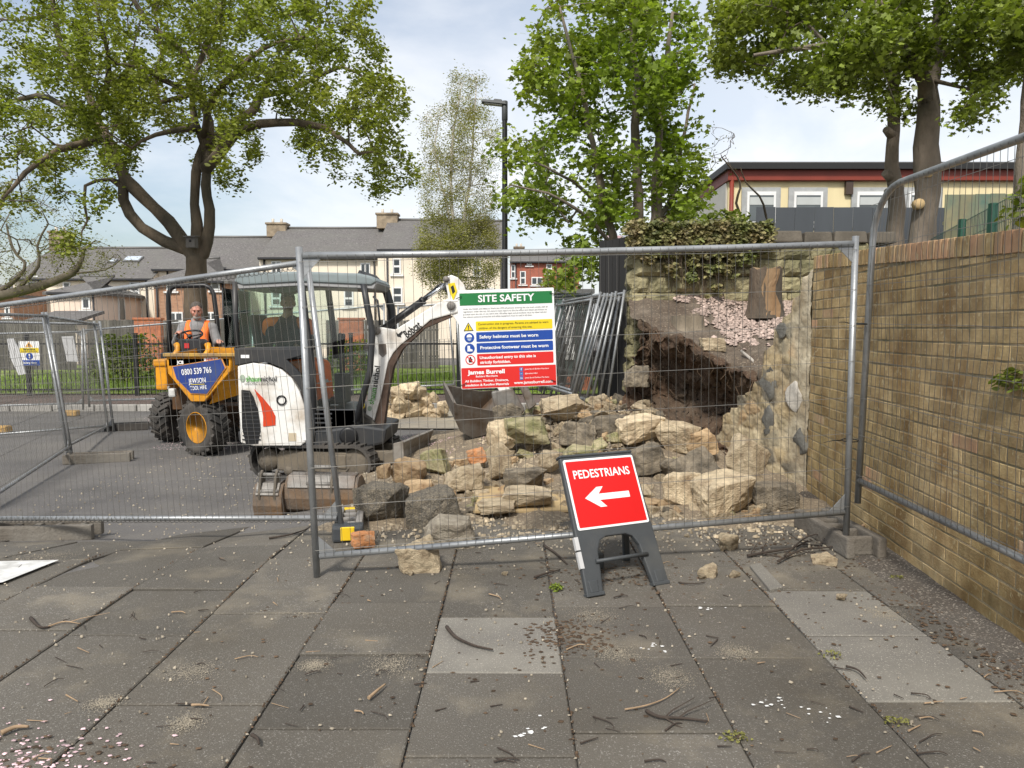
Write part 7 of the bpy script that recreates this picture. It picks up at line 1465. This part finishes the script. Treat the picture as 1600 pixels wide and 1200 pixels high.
# stones that can be picked out: px, py (centre), width px, height px, depth offset handled by ground or given depth, material, shape index, roll, label
P = [
 (655, 870, 66, 52, None, SAND, 3, .2, 'pale angular sandstone lying under the front fence rail, nearest the viewer'),
 (703, 833, 86, 54, None, GREYS, 12, 0., 'rounded grey stone behind the pale stone under the front fence rail'),
 (676, 797, 88, 58, None, TARM, 5, .15, 'lump of dark gritty broken concrete right of the upturned buckets'),
 (598, 789, 72, 66, None, TARM, 0, 0., 'square block of dark gritty broken concrete beside the loose bucket'),
 (1131, 777, 92, 66, None, SAND, 6, .15, 'big pale sandstone block at the right foot of the heap'),
 (1207, 778, 74, 46, None, SOOT, 4, .0, 'brown flat topped stone at the foot of the broken wall'),
 (1163, 717, 64, 58, 6.35, SAND, 1, -.75, 'long cream stone tilted up against the broken wall'),
 (1063, 770, 62, 66, 5.95, SAND, 2, .1, 'pale block just right of the red sign'),
 (1090, 738, 70, 62, 6.5, SOOT, 8, .5, 'dark sooty slab leaning behind the pale blocks right of the red sign'),
 (1140, 847, 36, 30, None, SAND, 11, 0., 'small cream stone under the fence rail right of the red sign'),
 (1105, 891, 34, 26, None, SAND, 13, .2, 'small pale stone alone on the paving right of the red sign'),
 (1287, 876, 40, 22, None, SAND, 14, 0., 'pale flat stone among dark twigs by the fence block'),
 (725, 746, 64, 36, 6.35, SAND, 7, .05, 'cream block with dark underside in front of the digger bucket'),
 (655, 766, 50, 34, 6.1, SANDO, 9, .1, 'ochre sandstone slab behind the dark concrete lump'),
 (680, 723, 36, 42, 7.0, MOSSY, 2, .3, 'green topped stone standing by the dozer blade'),
 (640, 738, 52, 36, 6.7, SANDO, 5, -.3, 'orange brown stone in front of the dozer blade'),
 (600, 734, 24, 30, 6.6, SANDO, 13, 0., 'small orange stone beside the digger track'),
 (780, 723, 42, 62, 6.6, SAND, 14, .1, 'rounded cream boulder left of the red sign'),
 (820, 750, 66, 36, 6.2, SOOT, 0, .05, 'flat faced brown block left of the red sign'),
 (825, 778, 78, 26, 5.75, SAND, 6, -.05, 'flat cream slab resting on the plywood board'),
 (775, 790, 60, 14, 5.6, SAND, 4, .03, 'thin pale slab lying on the left of the plywood board'),
 (745, 712, 30, 22, 7.0, ORBR, 3, .2, 'broken orange brick in the middle of the heap'),
 (822, 672, 70, 40, 7.3, MOSSY, 1, .05, 'wide block with a green mossy top in the middle of the heap'),
 (785, 678, 60, 46, 7.35, SAND, 10, .2, 'cream stone beside the mossy block below the bucket'),
 (905, 680, 60, 36, 7.3, SOOT, 8, -.2, 'grey brown slab in the upper middle of the heap'),
 (905, 712, 56, 32, 6.8, MOSSY, 12, 0., 'green stained stone behind the top of the red sign'),
 (880, 635, 80, 40, 8.0, SAND, 15, .1, 'large cream boulder at the top of the heap below the safety board'),
 (955, 665, 60, 34, 7.6, SOOT, 9, .1, 'dark squared stone at the top of the heap'),
 (1000, 672, 74, 40, 7.35, SAND, 6, .12, 'long pale stone under the dark soil overhang'),
 (1060, 683, 74, 52, 7.2, SAND, 16, -.1, 'crumbling cream boulder under the dark soil overhang'),
 (1095, 690, 50, 34, 7.1, SANDO, 3, .1, 'squared ochre stone at the right end of the heap crest'),
 (1010, 718, 60, 40, 6.7, SOOT, 5, .3, 'sooty stone behind the right shoulder of the red sign'),
 (1050, 730, 46, 30, 6.6, SOOT, 11, 0., 'dark stone at the right of the red sign top'),
 (1113, 760, 30, 40, 6.15, SAND, 15, 0., 'cream stone wedged beneath the tilted long stone'),
 (1175, 748, 40, 34, 6.2, SAND, 10, .4, 'cream stone behind the big pale block'),
 (860, 720, 44, 34, 6.7, SAND, 17, 0., 'cream stone touching the left edge of the red sign'),
 (792, 648, 50, 34, 7.6, SOOT, 14, 0., 'grey brown stone behind the bucket hinge'),
 (1112, 540, 40, 22, 7.85, SAND, 4, 0., 'lone yellow stone lying on the soil bank above the overhang'),
 (995, 588, 40, 32, 8.5, SOOT, 7, 0., 'squared grey stone sticking out of the soil under the stone wall'),
 (1240, 690, 0, 0, 0, None, 0, 0, ''),
]
for (px, py, wp, hp, d, m, idx, roll, lab) in P:
    if not lab: continue
    if d is None:
        p = grd(px, py + hp * .5); c = p.copy(); dd = p.y + .5 * wp / FPX * p.y * .7; q = at(px, py, dd); c = V((q.x, dd, q.z))
    else: c = at(px, py, d); dd = d
    W_, H_ = wp / FPX * dd, hp / FPX * dd; bot = min(zsurf(c.x, c.y), c.z - H_ * .5); top = c.z + H_ * .46
    if d is not None and (c.z - H_ / 2) - zsurf(c.x, c.y) < .5 and py < 560 and False: pass
    rock('sandstone_block' if m in (SAND, SANDO, MOSSY) else 'broken_concrete' if m is TARM else 'brick_piece' if m is ORBR else 'weathered_stone', lab, 'stone' if m not in (TARM, ORBR) else 'concrete lump' if m is TARM else 'brick', c, (W_ * 1.02, W_ * .85, H_ * 1.08), (rnd(-.1, .1), -roll, rnd(-.25, .25)), m, idx)
# half brick near the plastic foot
p = grd(564, 858); o = rock('brick_piece', 'split orange brick beside the yellow reflector foot', 'brick', (p.x, p.y + .05, .05), (.17, .13, .11), (0, .05, .4), ORBR, 4)
# pile of stones beyond the digger on the pale flags
g = 'cream stones piled beyond the digger boom'
for (px, py, wp, hp, k) in ((618, 612, 40, 34, 0), (640, 603, 44, 30, 1), (660, 618, 34, 24, 2), (612, 640, 44, 26, 3), (645, 633, 34, 28, 4), (670, 634, 26, 24, 5), (625, 628, 40, 34, 6), (655, 606, 30, 22, 7), (678, 612, 22, 16, 8), (695, 628, 26, 20, 9)):
    d = 14.1 + .15 * (k % 3); c = at(px, py + 8, d); rock('sandstone_block', 'rounded cream stone in the small pile beyond the digger boom', 'stone', c, (wp / FPX * d * 1., wp / FPX * d * .8, hp / FPX * d * 1.1), (rnd(-.3, .3), rnd(-.3, .3), rnd(0, 3)), SAND, 10 + k % 8, g)
for k in range(12):
    c = at(rnd(606, 692), rnd(634, 650), 14.35); s_ = rnd(.2, .38); rock('sandstone_block', 'rounded cream stone in the small pile beyond the digger boom', 'stone', c, (s_ * 1.2, s_, s_ * .8), (rnd(-.3, .3), rnd(-.3, .3), rnd(0, 3)), SAND, 10 + k % 8, g)
# fill: smaller pieces all over the heap
mats_ = [SAND, SAND, SAND, SAND, SAND, SANDO, SANDO, SOOT, MOSSY]
names = {'cream_sandstone': ('sandstone_block', 'smaller cream sandstone piece lying in the rubble heap', 'stone', 'cream stone pieces in the heap'), 'ochre_sandstone': ('sandstone_block', 'smaller ochre sandstone piece lying in the rubble heap', 'stone', 'ochre stone pieces in the heap'), 'weathered_stone': ('weathered_stone', 'smaller dark weathered stone piece lying in the rubble heap', 'stone', 'dark stone pieces in the heap'), 'mossy_sandstone': ('sandstone_block', 'smaller greenish mossy stone piece lying in the rubble heap', 'stone', 'mossy stone pieces in the heap')}
cnt_ = 0; tries = 0
while cnt_ < 350 and tries < 9000:
    tries += 1; px = rnd(585, 1225); d = rnd(5.5, 9.0); x = (px - 800) / FPX * d; f = mound(x, d) / .62
    if x > 2.1 - .2 * (d - 6.5) and d > 6.4: continue
    if x < -.75 and d > 6.9: continue
    if x < -.2 and d > 7.6: continue
    if random.random() > .25 + f * .9 and d > 6.3: continue
    if d < 6.0 and (x < -.35 and x > -.9): continue
    s_ = rnd(.038, .15) * (1.25 if f > .35 else 1.); m = random.choice(mats_); z = zsurf(x, d) + s_ * .14
    nm, lb, ct, gp = names[m.name]; rock(nm, lb, ct, (x, d, z), (s_ * rnd(.9, 1.6), s_ * rnd(.8, 1.2), s_ * rnd(.5, .85)), (rnd(-.5, .5), rnd(-.5, .5), rnd(0, 6.28)), m, random.randrange(18), gp); cnt_ += 1
# stones lying about in front and on the paving
for k in range(26):
    px, py = rnd(560, 1260), rnd(800, 905) if k < 18 else rnd(760, 830); 
    if 860 < px < 1060 and py > 840: continue
    p = grd(px, py); s_ = rnd(.025, .06); rock('stone_fragment', 'little pale stone fragment lying on the ground near the fence', 'stone', (p.x, p.y, gz(p.x, p.y) + s_ * .25), (s_ * 1.4, s_, s_ * .7), (rnd(-.3, .3), rnd(-.3, .3), rnd(0, 6)), SAND, 10 + k % 8, 'little stone fragments by the fence')
p = gr(1316, 938); rock('stone_fragment', 'small cream stone alone on the paving before the pale slab', 'stone', (p.x, p.y, .02), (.07, .05, .04), (0, 0, .4), SAND, 11)
# plywood board under the stones
PLYW = mat('plywood', (.50, .37, .19), .85, .12, 3, .15, 60, col2=(.38, .28, .16), c2amt=.4, stretch=(.4, 3, 3)); a, b_, c_, e_ = grd(740, 808), grd(905, 806), grd(895, 765), grd(752, 768)
m_ = MB(); zz = gz(a.x, a.y) + .03; m_.prism([(q.x, q.y) for q in (a, b_, c_, e_)], zz + .022, h0=zz); o = m_.build('plywood_board', PLYW, None, bevel=.002); tag(o, 'dusty plywood board lying flat in front of the heap left of the red sign', 'board')
# timber batten and dead branch on the bank
p, q = at(1158, 548, 7.6), at(1186, 580, 7.35); m_ = MB(); m_.tube([p, p.lerp(q, .5) + V((.02, 0, .01)), q], [.014, .019, .016], 6); o = m_.build('grey_log', mat('silver_wood', (.34, .31, .27), .9, .2, 6, stretch=(1, 1, .3))); tag(o, 'short bleached grey log on the soil bank by the broken wall', 'log')

# ================================================================ loose buckets in front of the digger
def loose_bucket(label, x0, x1, zc, y, h, m):
    W_ = x1 - x0; t = thing('digger_bucket', label, 'digger bucket', ((x0 + x1) / 2, y, gz(x0, y)), R(-4)); k = h / .42
    sh = [(-.02, .40), (-.14, .39), (-.2, .3), (-.215, .18), (-.18, .06), (-.09, .005), (.06, .0), (.24, .05)]; sh = [(p[0] * k, p[1] * k) for p in sh]; inn = [(p[0] * .92 + .012, p[1] * .92 + .016) for p in sh]
    YZ = Matrix(((0, 0, 1, 0), (1, 0, 0, 0), (0, 1, 0, 0), (0, 0, 0, 1)))
    m_ = MB(YZ); m_.prism(sh + inn[::-1], W_ / 2, h0=-W_ / 2)
    m_.build('shell', m, t, bevel=.004); 
    for s_ in (-1, 1): m_ = MB(YZ); m_.prism(sh + [(.1 * k, .3 * k)], s_ * W_ / 2 + .008, h0=s_ * W_ / 2 - .008); m_.build('side_plate', m, t, bevel=.003)
    m_ = MB(YZ); m_.prism([(-.03 * k, .405 * k), (-.145 * k, .395 * k), (-.208 * k, .3 * k), (-.216 * k, .295 * k), (-.155 * k, .41 * k), (-.03 * k, .42 * k)], W_ / 2 - .02, h0=-W_ / 2 + .02); m_.build('back_plate', STEEL, t)
    e = min(.1, W_ * .28); m_ = MB(YZ)
    for s_ in (-1, 1): m_.prism([(-.2 * k, .2 * k), (-.22 * k, .3 * k), (-.17 * k, .5 * k), (-.12 * k, .54 * k), (-.07 * k, .5 * k), (-.06 * k, .38 * k)], s_ * e + .011, h0=s_ * e - .011)
    ear = m_.build('hinge_ear', MUDST, t, bevel=.003)
    for (y_, z_) in ((-.125, .49), (-.19, .33)): m_ = MB(); m_.tube([(-e - .03, y_ * k, z_ * k), (e + .03, y_ * k, z_ * k)], .018, 10); m_.build('pin', STEEL, ear)
    return t
RUSTB = mat('rusty_bucket', (.14, .11, .085), .8, .35, 6, .5, 40, col2=(.17, .10, .05), c2amt=.5, c2scale=4)
yB = 6.35; xa, xb, xc = at(409, 790, yB).x, at(453, 790, yB).x, at(566, 790, yB).x
loose_bucket('narrow rusty digger bucket lying in front of the track, leftmost of the two', xa, xb - .01, 0, yB, .36, RUSTB)
loose_bucket('wide rusty digger bucket lying in front of the track beside the concrete lumps', xb + .012, xc, 0, yB + .03, .37, RUSTB)

# ================================================================ twigs and sticks
TW = mat('dark_twig', (.05, .038, .03), .95, .3, 20); TWP = mat('pale_stick', (.30, .21, .13), .9, .25, 20)
def stick(label, pts, r_, m=TW, group=None, name='twig', z=.012, forks=0):
    P3 = []
    for k, (px, py) in enumerate(pts): p = gr(px, py); P3.append(V((p.x, p.y, gz(p.x, p.y) + z + (.004 * (k % 2) if len(pts) > 2 else 0))))
    m_ = MB(); n = 3 * len(P3); c = [cint(P3, i / n) for i in range(n + 1)]; m_.tube(c, [lerp(r_, r_ * .45, i / n) for i in range(n + 1)], 6)
    for f in range(forks):
        i = random.randrange(1, n - 1); d_ = (c[min(i + 2, n)] - c[i]).normalized(); s_ = V((-d_.y, d_.x, .25)) * random.choice((-1, 1)); q = [c[i], c[i] + (d_ * .6 + s_ * .6) * .06, c[i] + (d_ * 1.2 + s_ * .9) * .12]; m_.tube(q, [r_ * .5, r_ * .4, r_ * .2], 4)
    o = m_.build(name, m); tag(o, label, 'twig' if name == 'twig' else 'stick', group); return o
stick('curved dark stick lying across a joint in the middle of the paving', [(698, 983), (712, 1000), (740, 1012), (770, 1020)], .0095)
stick('forked dark branch on the near paving at the lower right', [(1010, 1115), (1030, 1126), (1070, 1127), (1106, 1133)], .008, forks=3)
stick('thin pale twig stretching above the forked branch at the lower right', [(976, 1113), (1010, 1108), (1040, 1095), (1062, 1080)], .004, TWP)
stick('pale stripped stick lying beside the joint in the middle paving', [(576, 1095), (590, 1084), (602, 1073)], .008, TWP, name='stick')
stick('dark bent stick near the left side of the pale slab', [(1322, 1045), (1340, 1052), (1353, 1064)], .006)
stick('short brown stick on the dark slab at the bottom left', [(394, 1153), (402, 1160), (405, 1168)], .008)
stick('pale stick lying on the slab at the lower left', [(300, 1106), (312, 1107), (327, 1107)], .006, TWP, name='stick')
stick('long dark stick on the paving left of the front fence post', [(420, 836), (450, 833), (470, 826), (482, 822)], .008)
stick('dark dead branch with forks lying by the concrete fence block', [(1168, 873), (1200, 868), (1240, 860), (1262, 850)], .011, forks=4, z=.02)
stick('second dark dead branch crossing the first by the concrete fence block', [(1215, 884), (1250, 868), (1290, 862), (1325, 858)], .008, forks=4, z=.03)
stick('thin dark twig arching over the concrete fence block', [(1225, 880), (1262, 850), (1300, 846), (1345, 855)], .006, forks=2, z=.05)
stick('brown stick poking out beside the fence block against the brick wall', [(1335, 842), (1352, 832), (1368, 822)], .013, TWP, name='stick', z=.06)
stick('dark stick behind the left leg of the red sign', [(850, 855), (868, 868), (886, 884)], .011)
stick('dark twig lying right of the red sign feet', [(1060, 913), (1080, 916), (1102, 913)], .005)
stick('long thin branch lying left of the red sign below the fence', [(835, 905), (852, 900), (875, 893)], .009)
stick('dark bent stick on the left paving', [(48, 969), (62, 984), (78, 983)], .009)
stick('forked pale twig on the left paving slabs', [(75, 983), (100, 976), (125, 978)], .005, TWP, forks=1)
stick('brown stick at the picture left over the petals', [(2, 1150), (25, 1142), (45, 1140)], .011, TWP, name='stick')
g = 'small twigs scattered over the paving'
for k in range(130):
    px, py = rnd(0, 1560), rnd(850, 1195)
    if px > 1270 + (1200 - py) * .0 and py < 950 and px > 1400: continue
    l = rnd(8, 30) * (py - 600) / 450; a = rnd(-.9, .9) + (1.2 if random.random() < .2 else 0); pts = [(px, py), (px + l * math.cos(a), py + l * .5 * math.sin(a))]
    if random.random() < .3: pts.append((pts[1][0] + l * .5 * math.cos(a + .5), pts[1][1] + l * .25 * math.sin(a + .5)))
    stick('small twig lying on the grey paving slabs', pts, rnd(.0016, .0042), TW if random.random() < .65 else TWP, g, z=.006)
